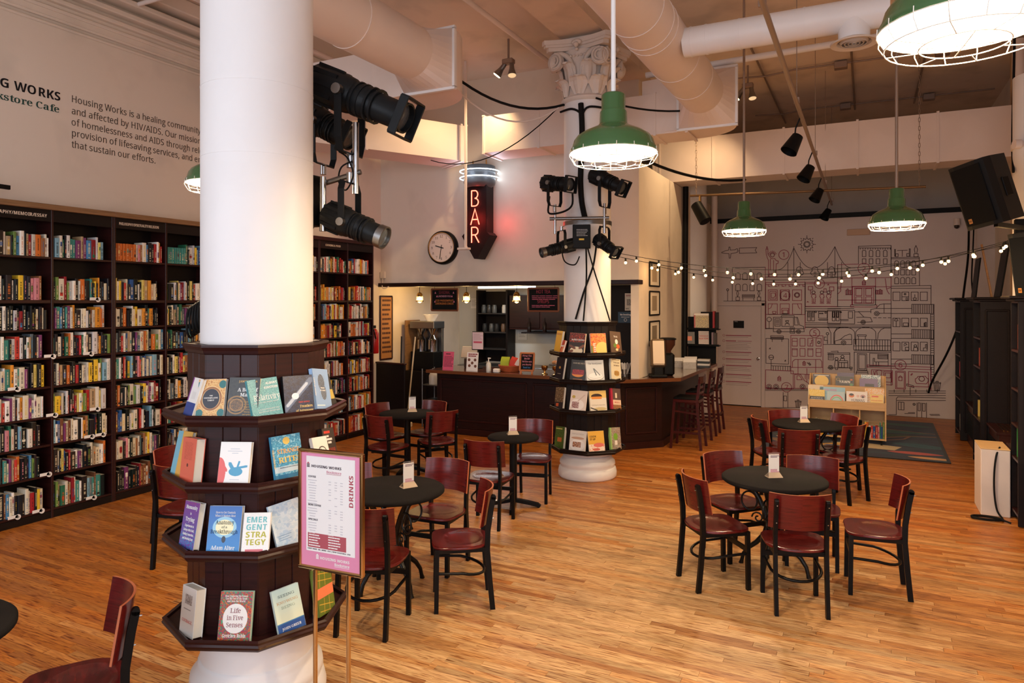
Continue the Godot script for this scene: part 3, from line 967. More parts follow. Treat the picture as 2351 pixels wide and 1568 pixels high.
func build_mural() -> void:
	var b := mb()
	slab(b, -3.0, RIGHT, 0, 3.8, MURD, MURD + 0.1)
	var wall := struct("wall_mural", b, M.mural, "pale partition printed with a line drawing of city streets")
	b = mb()
	b.bbox(P(-0.47, 3.84, MURD + 0.03), Vector3(5.06, 0.09, 0.16), 0.006)
	struct("trim_4", b, M.black, "black rail along the top of the mural partition")
	var sets := [[MURAL_RECTS_GREY, MURAL_CIRCLES_GREY, MURAL_LINES_GREY, MURAL_PATHS_GREY], [MURAL_RECTS_PINK, MURAL_CIRCLES_PINK, MURAL_LINES_PINK, MURAL_PATHS_PINK]]
	var inks := [mat(C8(84, 66, 66), 0.7), mat(C8(164, 58, 86), 0.7)]
	for k in 2:
		var g := mb()
		var z := -(MURD - 0.0015 - k * 0.0005)
		var w := 0.0115
		var a: Array = sets[k][0]
		for i in range(0, a.size(), 4):
			var x0: float = a[i] * 0.001
			var y0: float = a[i + 1] * 0.001
			var x1: float = a[i + 2] * 0.001
			var y1: float = a[i + 3] * 0.001
			ribbon(g, [Vector2(x0, y0), Vector2(x1, y0), Vector2(x1, y1), Vector2(x0, y1), Vector2(x0, y0)], w, z)
		a = sets[k][1]
		for i in range(0, a.size(), 3):
			var pts := []
			for j in 25:
				pts.append(Vector2(a[i], a[i + 1]) * 0.001 + Vector2.from_angle(TAU * j / 24.0) * a[i + 2] * 0.001)
			ribbon(g, pts, w, z)
		a = sets[k][2]
		for i in range(0, a.size(), 4):
			ribbon(g, [Vector2(a[i], a[i + 1]) * 0.001, Vector2(a[i + 2], a[i + 3]) * 0.001], w, z)
		for path in sets[k][3]:
			var pts := []
			for i in range(0, path.size(), 2):
				pts.append(Vector2(path[i], path[i + 1]) * 0.001)
			ribbon(g, pts, w, z)
		var o := obj("mural_print", g, inks[k], wall)
		o.set_meta("label", ["dark grey line drawing of streets", "pink line drawing of numbered buildings"][k])
	for q in [["1", -1.502, 3.105], ["4", -1.479, 2.282], ["3", -0.842, 2.511], ["7", -1.451, 0.431], ["5", -0.929, 1.535], ["2", -0.054, 2.79], ["6", 0.563, 0.963]]:
		write(wall, q[0], 0.1, inks[1], P(q[1], q[2] - 0.05, MURD - 0.002), Vector3.ZERO, "sans", 0, HORIZONTAL_ALIGNMENT_CENTER, "number")
	# door in the mural wall
	b = mb()
	slab(b, -2.83, -1.94, 0.02, 2.06, MURD - 0.03, MURD - 0.002)
	var dr := struct("door_1", b, M.mural, "white flush door in the mural wall")
	b = mb()
	for q in [[-2.93, -2.84, 0.0, 2.13], [-1.93, -1.86, 0.0, 2.13], [-2.93, -1.86, 2.07, 2.14]]:
		b.bbox(P((q[0] + q[1]) / 2, (q[2] + q[3]) / 2, MURD - 0.02), Vector3(q[1] - q[0], q[3] - q[2], 0.05), 0.006)
	obj("door_frame", b, M.mural, dr)
	b = mb()
	slab(b, -2.83, -1.94, 0.0, 0.022, MURD - 0.02, MURD)
	obj("gap", b, M.black, dr)
	b = mb()
	b.bbox(P(-2.375, 1.685, MURD - 0.036), Vector3(0.21, 0.15, 0.012), 0.002)
	var pq := obj("plaque", b, M.black, dr)
	write(pq, "Office", 0.018, M.paper, P(-2.46, 1.735, MURD - 0.043), Vector3.ZERO)
	b = mb()
	b.lathe(Vector3.ZERO, [Vector2(0.03, 0), Vector2(0.03, 0.008), Vector2(0.012, 0.012), Vector2(0.012, 0.035), Vector2(0.026, 0.045), Vector2(0.028, 0.06), Vector2(0.018, 0.07), Vector2(0, 0.072)], 16)
	obj("door_knob", b, M.chrome, dr, P(-1.99, 0.99, MURD - 0.03), Vector3(PI / 2, 0, 0))
	# printed key to the mural: seven numbered notes
	var rows := [[1.455, 2, 0], [1.34, 6, 1], [1.11, 3, 0], [0.965, 3, 0], [0.83, 4, 0], [0.645, 3, 0], [0.495, 3, 0]]
	var gp := mb()
	var pk := mb()
	var z2 := -(MURD - 0.0318)
	for q in rows:
		var pts := []
		for j in 13:
			pts.append(Vector2(-2.675, q[0]) + Vector2.from_angle(TAU * j / 12.0) * 0.022)
		ribbon(pk, pts, 0.006, z2)
		ribbon(pk, [Vector2(-2.63, q[0]), Vector2(-2.63 + (0.2 if q[2] else 0.5), q[0])], 0.016, z2)
		if q[2]:
			ribbon(pk, [Vector2(-2.4, q[0]), Vector2(-2.12, q[0])], 0.009, z2)
		for j in range(1, q[1]):
			ribbon(gp, [Vector2(-2.63, q[0] - j * 0.033), Vector2(-2.12 - rng.randf() * 0.1, q[0] - j * 0.033)], 0.006, z2)
	obj("key_text", gp, mat(C8(150, 128, 126), 0.7), dr)
	obj("key_heading", pk, inks[1], dr)

# rectangular duct section between two (l, d) points, with flanges at both ends
func rect_duct(t: Node, a: Vector2, b: Vector2, y0: float, y1: float, width: float, cuts: Array) -> void:
	var dir := (b - a).normalized()
	var side := Vector2(-dir.y, dir.x)
	var total := (b - a).length()
	for i in cuts.size() - 1:
		var s: MB = mb()
		var p0: Vector2 = a + dir * total * cuts[i]
		var p1: Vector2 = a + dir * total * cuts[i + 1]
		var po := []
		for e in [[p0, -1.0], [p0, 1.0], [p1, 1.0], [p1, -1.0]]:
			var q: Vector2 = e[0] + side * width * 0.5 * e[1]
			po.append(q)
		var ctr := P((p0.x + p1.x) / 2, (y0 + y1) / 2, (p0.y + p1.y) / 2)
		# four sides, each broken from corner to corner into a shallow pyramid
		for k in 4:
			var q0: Vector2 = po[k]
			var q1: Vector2 = po[(k + 1) % 4]
			var mid := P((q0.x + q1.x) / 2, (y0 + y1) / 2, (q0.y + q1.y) / 2)
			var nn := (mid - ctr).normalized()
			var peak := mid + nn * (0.012 if k % 2 else 0.0)
			var cs := [P(q0.x, y0, q0.y), P(q1.x, y0, q1.y), P(q1.x, y1, q1.y), P(q0.x, y1, q0.y)]
			for j in 4:
				var f: Vector3 = (cs[(j + 1) % 4] - cs[j]).cross(peak - cs[j]).normalized()
				if f.dot(nn) < 0: f = -f
				s.tri(cs[j], cs[(j + 1) % 4], peak, f, f, f)
		for y in [y0, y1]:
			var nn := Vector3.DOWN if y == y0 else Vector3.UP
			s.quad(P(po[0].x, y, po[0].y), P(po[1].x, y, po[1].y), P(po[2].x, y, po[2].y), P(po[3].x, y, po[3].y), nn)
		obj("duct_section", s, M.duct, t)
	for cut in cuts:
		var f: MB = mb()
		var p0: Vector2 = a + dir * total * cut
		f.xf = Transform3D(Basis(Vector3.UP, atan2(dir.y, dir.x)), P(p0.x, (y0 + y1) / 2, p0.y))
		f.box(Vector3(0, -(y1 - y0) / 2 - 0.008, 0), Vector3(0.035, 0.02, width + 0.04))
		f.box(Vector3(0, (y1 - y0) / 2 + 0.008, 0), Vector3(0.035, 0.02, width + 0.04))
		f.box(Vector3(0, 0, width / 2 + 0.006), Vector3(0.03, y1 - y0, 0.012))
		f.box(Vector3(0, 0, -width / 2 - 0.006), Vector3(0.03, y1 - y0, 0.012))
		obj("flange", f, M.duct, t)

func round_duct(called: String, label: String, l: float, y: float, d0: float, d1: float, r: float, seams: Array) -> Node3D:
	var t := thing(called, label, "duct", P(l, y, d0))
	var b := mb()
	b.cyl(Vector3.ZERO, Vector3(0, 0, -(d1 - d0)), r, r, 40)
	obj("duct_tube", b, M.duct, t)
	for s in seams:
		b = mb()
		b.cyl(Vector3(0, 0, -(s - d0) - 0.008), Vector3(0, 0, -(s - d0) + 0.008), r + 0.006, r + 0.006, 40)
		obj("seam_ring", b, M.duct, t)
	return t

# transition from the round tube to a square box that turns towards the wall
func plenum(t: Node3D, r: float, half: float, base: float, turn_r: float) -> void:
	var b := mb()
	var k := 32
	for i in k:
		var t0 := TAU * i / k
		var t1 := TAU * (i + 1) / k
		var sq := func(a: float) -> Vector3:
			var x := cos(a)
			var y := sin(a)
			var m := maxf(absf(x), absf(y))
			return Vector3(x / m * half, y / m * half, -base - 0.32)
		var a0 := Vector3(cos(t0) * r, sin(t0) * r, -base)
		var a1 := Vector3(cos(t1) * r, sin(t1) * r, -base)
		b.fquad(a0, a1, sq.call(t1), sq.call(t0), a0 - Vector3(0, 0, -base))
	obj("transition", b, M.duct, t)
	b = mb()
	for e in [[Vector3(0, -half - 0.01, 0), Vector3(half * 2 + 0.05, 0.03, 0.04)], [Vector3(0, half + 0.01, 0), Vector3(half * 2 + 0.05, 0.03, 0.04)], [Vector3(-half - 0.01, 0, 0), Vector3(0.03, half * 2, 0.04)], [Vector3(half + 0.01, 0, 0), Vector3(0.03, half * 2, 0.04)]]:
		b.box(e[0] + Vector3(0, 0, -base - 0.33), e[1])
	obj("flange", b, M.white, t)
	var po := PackedVector2Array([Vector2(-half, -base - 0.34)])
	for i in 11:
		var a := PI / 2 * i / 10.0
		po.append(Vector2(half - turn_r + turn_r * cos(a), -base - 0.34 - turn_r * sin(a)))
	po.append(Vector2(-half - 0.5, -base - 0.34 - turn_r))
	po.append(Vector2(-half - 0.5, -base - 0.4))
	b = mb()
	b.prism(po, -half, half)
	obj("elbow", b, M.duct, t)

func build_ceiling_works() -> void:
	var t := round_duct("round_duct", "large round white duct over the tall white column", -4.08, 4.66, -1.0, 5.85, 0.265, [0.5, 2.0, 3.5, 4.9])
	plenum(t, 0.265, 0.3, 6.85, 0.62)
	t = round_duct("round_duct", "large round white duct beside the carved capital with several seam rings", -1.79, 4.7, -1.0, 8.65, 0.26, [1.5, 4.3, 5.9, 6.25, 6.4, 7.3, 8.0])
	plenum(t, 0.26, 0.35, 9.65, 0.6)
	t = thing("rectangular_duct", "angled boxy duct near the corner of the bar wall", "duct")
	rect_duct(t, Vector2(-7.2, 6.95), Vector2(-5.75, 9.5), 4.31, 4.85, 0.6, [0.0, 0.45, 0.97, 1.0])
	t = thing("rectangular_duct", "boxy duct crossing above the neon sign behind the carved capital", "duct")
	rect_duct(t, Vector2(-5.0, 9.3), Vector2(-2.05, 9.3), 4.33, 4.86, 0.56, [0.0, 0.3, 0.62, 0.86, 1.0])
	t = thing("rectangular_duct", "long boxy duct hanging across the room before the mural partition", "duct")
	rect_duct(t, Vector2(-3.3, 12.3), Vector2(1.98, 12.3), 4.2, 4.92, 0.6, [0.0, 0.02, 0.19, 0.4, 0.6, 0.8, 0.99])
	t = thing("rectangular_duct", "short boxy duct leading left from the duct elbow", "duct")
	rect_duct(t, Vector2(-6.7, 6.55), Vector2(-4.86, 6.55), 4.36, 4.94, 0.5, [0.0, 0.5, 1.0])
	t = thing("round_duct", "slim round white duct ending in a ceiling diffuser", "duct", P(-1.55, 4.62, 6.73))
	var b := mb()
	b.cyl(Vector3.ZERO, Vector3(1.72, 0, 0), 0.135, 0.135, 32)
	obj("duct_tube", b, M.white, t)
	for x in [0.06, 0.2, 0.5, 1.05, 1.7]:
		b = mb()
		b.cyl(Vector3(x, 0, 0), Vector3(x + 0.015, 0, 0), 0.139, 0.139, 32)
		obj("seam_ring", b, M.white, t)
	b = mb()
	b.cyl(Vector3(1.45, 0, 0), Vector3(1.45, -0.22, 0), 0.125, 0.125, 28, false)
	obj("neck", b, M.white, t)
	b = mb()
	b.lathe(Vector3(1.45, -0.235, 0), [Vector2(0.12, 0.03), Vector2(0.19, 0.0), Vector2(0.185, -0.012), Vector2(0.14, -0.002), Vector2(0.13, 0.02)], 36)
	var df := obj("diffuser", b, mat(C8(205, 190, 175), 0.5), t)
	for k in 4:
		b = mb()
		var r := 0.115 - k * 0.028
		b.lathe(Vector3(1.45, -0.235, 0), [Vector2(r, 0.012), Vector2(r - 0.012, -0.012), Vector2(r - 0.017, -0.01), Vector2(r - 0.008, 0.014)], 28)
		obj("diffuser_ring", b, mat(C8(190, 175, 160), 0.5), df)
	b = mb()
	b.cyl(Vector3(1.45, -0.19, 0), Vector3(1.45, -0.2, 0), 0.122, 0.122, 24)
	obj("diffuser_core", b, M.black, df)
	# pipes and conduits
	b = mb()
	b.tube([P(-2.6, 5.14, 9.1), P(RIGHT, 5.2, 9.0)], 0.04, 12)
	single("sprinkler_pipe", b, M.white, "white sprinkler pipe under the ceiling behind the slim round duct", "pipe")
	b = mb()
	b.tube([P(-6.6, 5.5, 2.0), P(-6.6, 5.5, 9.9)], 0.035, 10)
	b.tube([P(-6.6, 5.5, 5.2), P(-7.3, 5.5, 5.2)], 0.025, 8)
	single("ceiling_pipe", b, M.duct, "cream pipe along the ceiling above the bookcase wall", "pipe")
	b = mb()
	b.tube([P(-3.9, 5.45, 3.0), P(-3.9, 5.45, 9.9)], 0.03, 10)
	single("ceiling_pipe", b, M.duct, "cream pipe along the ceiling past the small spot lamps", "pipe")
	b = mb()
	b.tube([P(-0.57, 4.0, 3.2), P(-0.6, 4.0, 14.7)], 0.02, 8)
	var pipe := single("lighting_pipe", b, M.conduit, "long dark lighting pipe running away below the ceiling", "pipe")
	for d in [4.6, 7.0, 9.6, 12.0, 14.2]:
		b = mb()
		b.cyl(P(-0.58, 4.0, d), P(-0.58, CEIL, d), 0.004, 0.004, 6)
		b.bbox(P(-0.58, 4.02, d), Vector3(0.05, 0.06, 0.02))
		obj("hanger", b, M.conduit, pipe)
	b = mb()
	b.tube([P(-2.56, 3.87, 11.5), P(0.74, 3.78, 11.5)], 0.018, 8)
	single("hanging_rod", b, mat(C8(120, 92, 60), 0.4, 0.6), "thin horizontal rod hanging on chains before the mural", "rod")
	for q in [[0.66, 3.8], [-2.46, 3.88]]:
		chain(q[0], q[1], 11.5)
	# conduits with junction boxes on the ceiling
	var runs := [[-1.9, 1.9, 11.6, "thin ceiling conduit with junction boxes nearer the lamps"], [-1.9, 1.9, 14.1, "thin ceiling conduit with junction boxes over the mural"]]
	for q in runs:
		b = mb()
		b.tube([P(q[0], 5.7, q[2]), P(q[0] + 0.5, 5.67, q[2]), P(q[0] + 0.9, 5.71, q[2]), P(q[1], 5.7, q[2])], 0.014, 6)
		var c := single("ceiling_conduit", b, M.conduit, q[3], "conduit")
		for l in [-0.35, 0.95]:
			b = mb()
			b.bbox(P(l, 5.68, q[2]), Vector3(0.18, 0.1, 0.14), 0.008)
			obj("junction_box", b, M.conduit, c)
	for q in [[-1.45, 10.2, 15.0, "dark conduit crossing the ceiling near the round duct"], [-0.2, 9.5, 14.5, "dark conduit crossing the ceiling above the lighting pipe"], [0.75, 9.0, 14.5, "dark conduit crossing the ceiling near the right wall"]]:
		b = mb()
		b.tube([P(q[0], 5.71, q[1]), P(q[0], 5.71, q[2])], 0.016, 6)
		single("ceiling_conduit", b, M.conduit, q[3], "conduit")
	# flat hanger strap coming down in front of the neon sign, with a small foot
	t = thing("hanger_strap", "pale hanger strap with a flat foot before the neon sign", "strap", P(-5.35, 0, 9.1))
	b = mb()
	b.bbox(Vector3(0, 4.35, 0), Vector3(0.035, 2.8, 0.03), 0.003)
	obj("strap", b, M.duct, t)
	b = mb()
	b.bbox(Vector3(-0.03, 2.95, 0), Vector3(0.18, 0.03, 0.1), 0.003)
	obj("foot", b, M.duct, t)
	# pair of small spot lamps on the ceiling and a third by the round duct
	for q in [[-4.38, 8.6, "pair of small spot lamps on a ceiling bracket above the clock"], [-1.62, 11.2, "small lit spot lamps beside the end of the round duct"]]:
		t = thing("ceiling_spot", q[2], "lamp", P(q[0], 5.38, q[1]))
		b = mb()
		b.bbox(Vector3(0, 0.06, 0), Vector3(0.16, 0.07, 0.1), 0.01)
		b.tube([Vector3(0, 0.09, 0), Vector3(0, CEIL - 5.38, 0)], 0.015, 6)
		obj("bracket", b, M.conduit, t)
		for s in [-1.0, 1.0]:
			var dir := Vector3(-0.25 + s * 0.35, -0.8, 0.15).normalized()
			b = mb()
			b.cyl(Vector3(s * 0.05, 0.04, 0), Vector3(s * 0.05, 0.04, 0) + dir * 0.09, 0.03, 0.035, 14)
			b.cyl(Vector3(s * 0.05, 0.04, 0) + dir * 0.09, Vector3(s * 0.05, 0.04, 0) + dir * 0.19, 0.035, 0.062, 16)
			obj("lamp_can", b, M.steel, t)
			b = mb()
			b.cyl(Vector3(s * 0.05, 0.04, 0) + dir * 0.191, Vector3(s * 0.05, 0.04, 0) + dir * 0.2, 0.056, 0.05, 16)
			obj("lamp_lens", b, glow(C8(255, 226, 176), 6.0 if s < 0 else 0.6), t)
		var l := SpotLight3D.new()
		l.name = "spot_glow"
		l.light_color = C8(255, 214, 160)
		l.light_energy = 3.5
		l.spot_angle = 62
		l.spot_range = 30
		l.shadow_enabled = true
		l.light_size = 0.05
		add_child(l, true)
		l.look_at_from_position(P(q[0] - 0.15, 5.2, q[1] - 0.03), P(q[0] - 1.6, 3.2, q[1] + 0.2))
	# dark beam-mounted loudspeaker near the right wall
	b = mb()
	b.bbox(P(1.05, 5.3, 9.4), Vector3(0.2, 0.26, 0.18), 0.03)
	single("ceiling_speaker", b, M.black, "small black loudspeaker high by the ceiling near the right wall", "speaker")
	# clip lamps hanging off the lighting pipe
	for q in [[7.6, "black hooded lamp hanging first along the lighting pipe"], [9.4, "black hooded lamp hanging second along the lighting pipe"], [11.4, "black hooded lamp hanging third along the lighting pipe"], [14.0, "black hooded lamp at the far end of the lighting pipe"]]:
		t = thing("clip_lamp", q[1], "lamp", P(-0.6, 4.0, q[0]))
		b = mb()
		b.tube([Vector3(0, 0, 0), Vector3(-0.04, -0.1, 0), Vector3(-0.05, -0.2, 0)], 0.008, 6)
		obj("arm", b, M.black, t)
		b = mb()
		b.cyl(Vector3(-0.02, -0.18, 0), Vector3(-0.1, -0.34, 0.06), 0.055, 0.085, 14, false)
		b.cyl(Vector3(-0.02, -0.18, 0), Vector3(-0.1, -0.34, 0.06), 0.05, 0.08, 14, false)
		b.cyl(Vector3(-0.02, -0.18, 0), Vector3(-0.024, -0.188, 0.003), 0.055, 0.055, 14)
		obj("hood", b, M.black, t)
	cables()

func chain(l: float, y0: float, d: float) -> void:
	var b := mb()
	var y := y0
	var k := 0
	while y < CEIL:
		var ring := []
		for i in 8:
			var a := TAU * i / 8.0
			ring.append(P(l, y + 0.03, d) + (Vector3(cos(a) * 0.012, sin(a) * 0.036, 0) if k % 2 else Vector3(0, sin(a) * 0.036, cos(a) * 0.012)))
		b.tube(ring, 0.004, 5, true)
		y += 0.06
		k += 1
	single("hanging_chain", b, M.conduit, "slim steel chain holding the free end of the hanging rod" if l > 0 else "slim steel chain holding the rod end by the passage wall", "chain")

# hanging cable with sag between points
func sagged(a: Vector3, b: Vector3, sag: float, k := 14) -> Array:
	var o := []
	for i in k + 1:
		var t := float(i) / k
		o.append(a.lerp(b, t) - Vector3(0, sag * 4.0 * t * (1.0 - t), 0))
	return o

func cables() -> void:
	var q := [
		[P(-4.5, 5.0, 6.9), P(-3.35, 4.6, 8.1), 0.25, 0.016, "thick black cable swagged from the duct elbow to the capital"],
		[P(-4.5, 4.96, 6.9), P(-3.4, 4.56, 8.05), 0.4, 0.01, "pale cable swagged from the duct elbow to the capital"],
		[P(-5.9, 4.3, 9.0), P(-3.4, 4.6, 8.1), 0.3, 0.007, "thin black cable drooping across above the neon sign"],
		[P(-2.75, 4.1, 9.0), P(-1.6, 3.95, 10.8), 0.12, 0.02, "dark cable bundle swagged below the boxy duct"],
		[P(-2.9, 4.6, 8.0), P(-1.5, 4.75, 9.4), 0.15, 0.012, "black cable running from the capital behind the pendant lamp"],
	]
	for e in q:
		var b := mb()
		b.tube(sagged(e[0], e[1], e[2]), e[3], 6)
		single("cable", b, M.rubber if not "pale" in e[4] else M.duct, e[4], "cable")

# ------------------------------------------------------------------ columns, capitals and octagonal display cases
func leaf(b: MB, ang: float, y0: float, h: float, w: float, r0: float) -> void:
	var pth := [[0.0, 0.0, 0.55], [0.012, 0.3, 0.8], [0.02, 0.55, 1.0], [0.035, 0.78, 0.95], [0.07, 0.95, 0.8], [0.11, 1.0, 0.55], [0.125, 0.9, 0.25]]
	var rows := []
	for q in pth:
		var row := []
		for j in 7:
			var s := (j - 3) / 3.0
			var lob := 1.0 - 0.12 * (j % 2)
			var a: float = ang + s * w * q[2] * lob / r0
			var r: float = r0 + q[0] + 0.022 * (1.0 - absf(s)) + (0.012 if j == 3 else 0.0) - 0.008 * (j % 2)
			row.append(Vector3(sin(a) * r, y0 + q[1] * h, cos(a) * r))
		rows.append(row)
	for i in rows.size() - 1:
		for j in 6:
			var out := Vector3(sin(ang), 0.1, cos(ang))
			b.fquad(rows[i][j], rows[i][j + 1], rows[i + 1][j + 1], rows[i + 1][j], out)

func scroll(b: MB, o: Vector3, nrm: Vector3, r: float, hand: float) -> void:
	b.cyl(o - nrm * 0.035, o + nrm * 0.02, r, r, 24)
	var x := Vector3.UP.cross(nrm).normalized()
	var pts := []
	var rr := []
	for i in 40:
		var t := i / 39.0
		var a := hand * t * TAU * 2.6
		pts.append(o + nrm * (0.02 + 0.02 * t) + (x * sin(a) + Vector3.UP * cos(a)) * r * 0.93 * (1.0 - t * 0.9))
		rr.append(0.017 - 0.009 * t)
	b.tube(pts, 0.012, 6, false, rr)

func make_column(label: String, at: Vector3, shown_capital: bool) -> Node3D:
	var t := thing("column", label, "column", at)
	t.set_meta("kind", "structure")
	var r := 0.29
	var b := mb()
	b.cyl(Vector3(0, 0.25, 0), Vector3(0, 4.66, 0), r, r, 48)
	obj("shaft", b, M.white, t)
	b = mb()
	b.lathe(Vector3.ZERO, [Vector2(0, 0), Vector2(0.345, 0.0), Vector2(0.36, 0.02), Vector2(0.362, 0.07), Vector2(0.35, 0.12), Vector2(0.335, 0.13), Vector2(0.335, 0.15), Vector2(0.345, 0.165), Vector2(0.34, 0.2), Vector2(0.31, 0.235), Vector2(0.302, 0.25), Vector2(0.302, 0.27), Vector2(0.29, 0.28)], 48, 0.6)
	obj("base", b, M.white, t)
	for y in [2.93, 3.3]:
		b = mb()
		b.lathe(Vector3(0, y, 0), [Vector2(0.288, -0.004), Vector2(0.2915, -0.003), Vector2(0.2915, 0.003), Vector2(0.288, 0.004)], 48)
		obj("seam_ring", b, M.white, t)
	if not shown_capital:
		return t
	var cap := Node3D.new()
	cap.name = "capital"
	t.add_child(cap, true)
	b = mb()
	b.lathe(Vector3.ZERO, [Vector2(0.29, 4.6), Vector2(0.32, 4.62), Vector2(0.325, 4.645), Vector2(0.305, 4.66), Vector2(0.285, 4.68), Vector2(0.285, 4.95), Vector2(0.3, 5.05), Vector2(0.33, 5.14), Vector2(0.34, 5.2)], 40, 0.6)
	obj("bell", b, M.capital, cap)
	for k in 8:
		b = mb()
		leaf(b, TAU * k / 8.0, 4.67, 0.2, 0.105, 0.288)
		obj("leaf", b, M.capital, cap)
		b = mb()
		leaf(b, TAU * (k + 0.5) / 8.0, 4.78, 0.27, 0.09, 0.292)
		obj("leaf", b, M.capital, cap)
	# abacus with hollow sides and moulded edge
	for q in [[5.2, 5.245, 0.40], [5.245, 5.275, 0.425], [5.275, 5.33, 0.44]]:
		var po := PackedVector2Array()
		var hs: float = q[2]
		for k in 4:
			var c0 := Vector2(hs, hs - 0.05).rotated(PI / 2 * k)
			var c1 := Vector2(hs - 0.05, hs).rotated(PI / 2 * k)
			po.append(c0)
			po.append(c1)
			var c2 := Vector2(-(hs - 0.05), hs).rotated(PI / 2 * k)
			for i in range(1, 8):
				var s := i / 8.0
				var mid := c1.lerp(c2, s)
				po.append(mid - Vector2(0, 1).rotated(PI / 2 * k) * 0.09 * sin(PI * s))
		b = mb()
		b.prism(po, q[0], q[1])
		obj("abacus", b, M.capital, cap)
	for k in 4:
		var bs := Basis(Vector3.UP, PI / 2 * k)
		for s in [-1.0, 1.0]:
			b = mb()
			scroll(b, bs * Vector3(s * 0.285, 5.08, 0.335), (bs * Vector3(s * 0.25, 0, 1)).normalized(), 0.105, -s)
			# stem that rises into the scroll
			var st := []
			for i in 7:
				var f := i / 6.0
				st.append(bs * Vector3(s * (0.05 + 0.2 * f * f + 0.02 * f), 4.9 + 0.28 * sin(f * PI / 2), 0.3 + 0.04 * f))
			b.tube(st, 0.03, 6, false, [0.012, 0.02, 0.028, 0.032, 0.034, 0.03, 0.02])
			obj("volute", b, M.capital, cap)
		b = mb()
		for i in 5:
			var a := -0.9 + i * 0.45
			b.ball(bs * Vector3(sin(a) * 0.05, 5.25 + cos(a) * 0.035, 0.37), 0.028, 8)
		b.ball(bs * Vector3(0, 5.24, 0.385), 0.035, 8)
		b.ball(bs * Vector3(0, 5.19, 0.365), 0.022, 8)
		obj("rosette", b, M.capital, cap)
		b = mb()
		for i in 5:
			b.ball(bs * Vector3((i - 2) * 0.045, 5.13, 0.325), 0.02, 6)
		obj("egg_moulding", b, M.capital, cap)
	b = mb()
	b.box(Vector3(0, 5.36, 0), Vector3(0.5, 0.08, 0.5))
	obj("plinth_block", b, M.capital, cap)
	return t

func octo(r: float) -> PackedVector2Array:
	var p := PackedVector2Array()
	for k in 8:
		var a := TAU * k / 8.0
		p.append(Vector2(sin(a) * r, cos(a) * r))
	return p

# octagonal ring lofted through profile points (circumradius, height)
func octo_ring(b: MB, pr: Array) -> void:
	for i in pr.size() - 1:
		var p0 := octo(pr[i].x)
		var p1 := octo(pr[i + 1].x)
		for k in 8:
			var j := (k + 1) % 8
			var out := Vector3((p0[k] + p0[j]).x, 0, (p0[k] + p0[j]).y).normalized()
			var e: Vector2 = pr[i + 1] - pr[i]
			var nn := Vector3(out.x * e.y, -e.x * 0.924, out.z * e.y)
			b.fquad(Vector3(p0[k].x, pr[i].y, p0[k].y), Vector3(p0[j].x, pr[i].y, p0[j].y), Vector3(p1[j].x, pr[i + 1].y, p1[j].y), Vector3(p1[k].x, pr[i + 1].y, p1[k].y), nn)

func display_case(label: String, at: Vector3, turn: float, shelves: Array, top: float, m: Material) -> Node3D:
	var t := thing("display_bookcase", label, "bookcase", at, turn)
	var bot: float = shelves[-1] - 0.03
	var ap := 0.352 * cos(PI / 8)
	for k in 8:
		var a := PI / 8 + TAU * k / 8.0
		for j in 3:
			var w := 0.352 * 2 * sin(PI / 8) / 3.0
			var b := mb()
			b.xf = Transform3D(Basis(Vector3.UP, a), Vector3.ZERO)
			b.bbox(Vector3((j - 1) * w, (top + bot) / 2, ap - 0.009), Vector3(w - 0.002, top - bot, 0.018), 0.003)
			obj("board", b, m, t)
	var b := mb()
	octo_ring(b, [Vector2(0.33, top), Vector2(0.375, top), Vector2(0.378, top - 0.012), Vector2(0.372, top - 0.02), Vector2(0.366, top - 0.03), Vector2(0.362, top - 0.045), Vector2(0.352, top - 0.05)])
	octo_ring(b, [Vector2(0.31, top - 0.01), Vector2(0.33, top)])
	obj("top_rim", b, m, t)
	for y in shelves:
		b = mb()
		octo_ring(b, [Vector2(0.34, y), Vector2(0.452, y)])
		octo_ring(b, [Vector2(0.46, y - 0.03), Vector2(0.34, y - 0.03)])
		var s := obj("shelf", b, m, t)
		b = mb()
		octo_ring(b, [Vector2(0.45, y), Vector2(0.45, y + 0.016), Vector2(0.462, y + 0.022), Vector2(0.474, y + 0.014), Vector2(0.47, y + 0.002), Vector2(0.476, y - 0.008), Vector2(0.47, y - 0.02), Vector2(0.458, y - 0.034), Vector2(0.44, y - 0.036)])
		obj("lip", b, m, s)
	return t

func build_columns() -> void:
	make_column("tall white column in front, ringed by the nearer octagonal display case", P(-2.97, 0, 2.82), false)
	make_column("white column with a carved capital, rising from the farther display case", P(-3.11, 0, 8.27), true)
	make_column("white column standing in the passage wall beside the mural", P(-3.0, 0, 13.56), false)
	make_column("white column behind the loudspeakers by the right cabinets", P(1.75, 0, 9.6), false)
	display_case("dark red octagonal display case round the tall front column", P(-2.97, 0, 2.82), deg_to_rad(46.5), [1.59, 1.266, 0.933, 0.5], 1.95, M.casework)
	display_case("dark octagonal display case of cookbooks round the carved column", P(-3.11, 0, 8.27), deg_to_rad(20.6), [1.535, 1.21, 0.85, 0.37], 1.92, M.case_dark)
	# dark pipe beside the passage column and a pale one
	var b := mb()
	b.tube([P(-2.89, 1.05, 12.55), P(-2.88, 4.3, 12.6)], 0.05, 12)
	single("drain_pipe", b, M.black, "black vertical pipe on the passage wall beside the framed pictures", "pipe")
	b = mb()
	b.tube([P(-2.72, 0.0, 14.4), P(-2.72, 4.3, 14.4)], 0.06, 12)
	single("drain_pipe", b, M.duct, "cream vertical pipe between the passage column and the mural", "pipe")
	b = mb()
	b.tube([P(1.83, 2.2, 11.6), P(1.83, 5.7, 11.6)], 0.075, 14)
	single("riser_pipe", b, M.duct, "cream vertical pipe on the cabinet wall near the loudspeakers", "pipe")

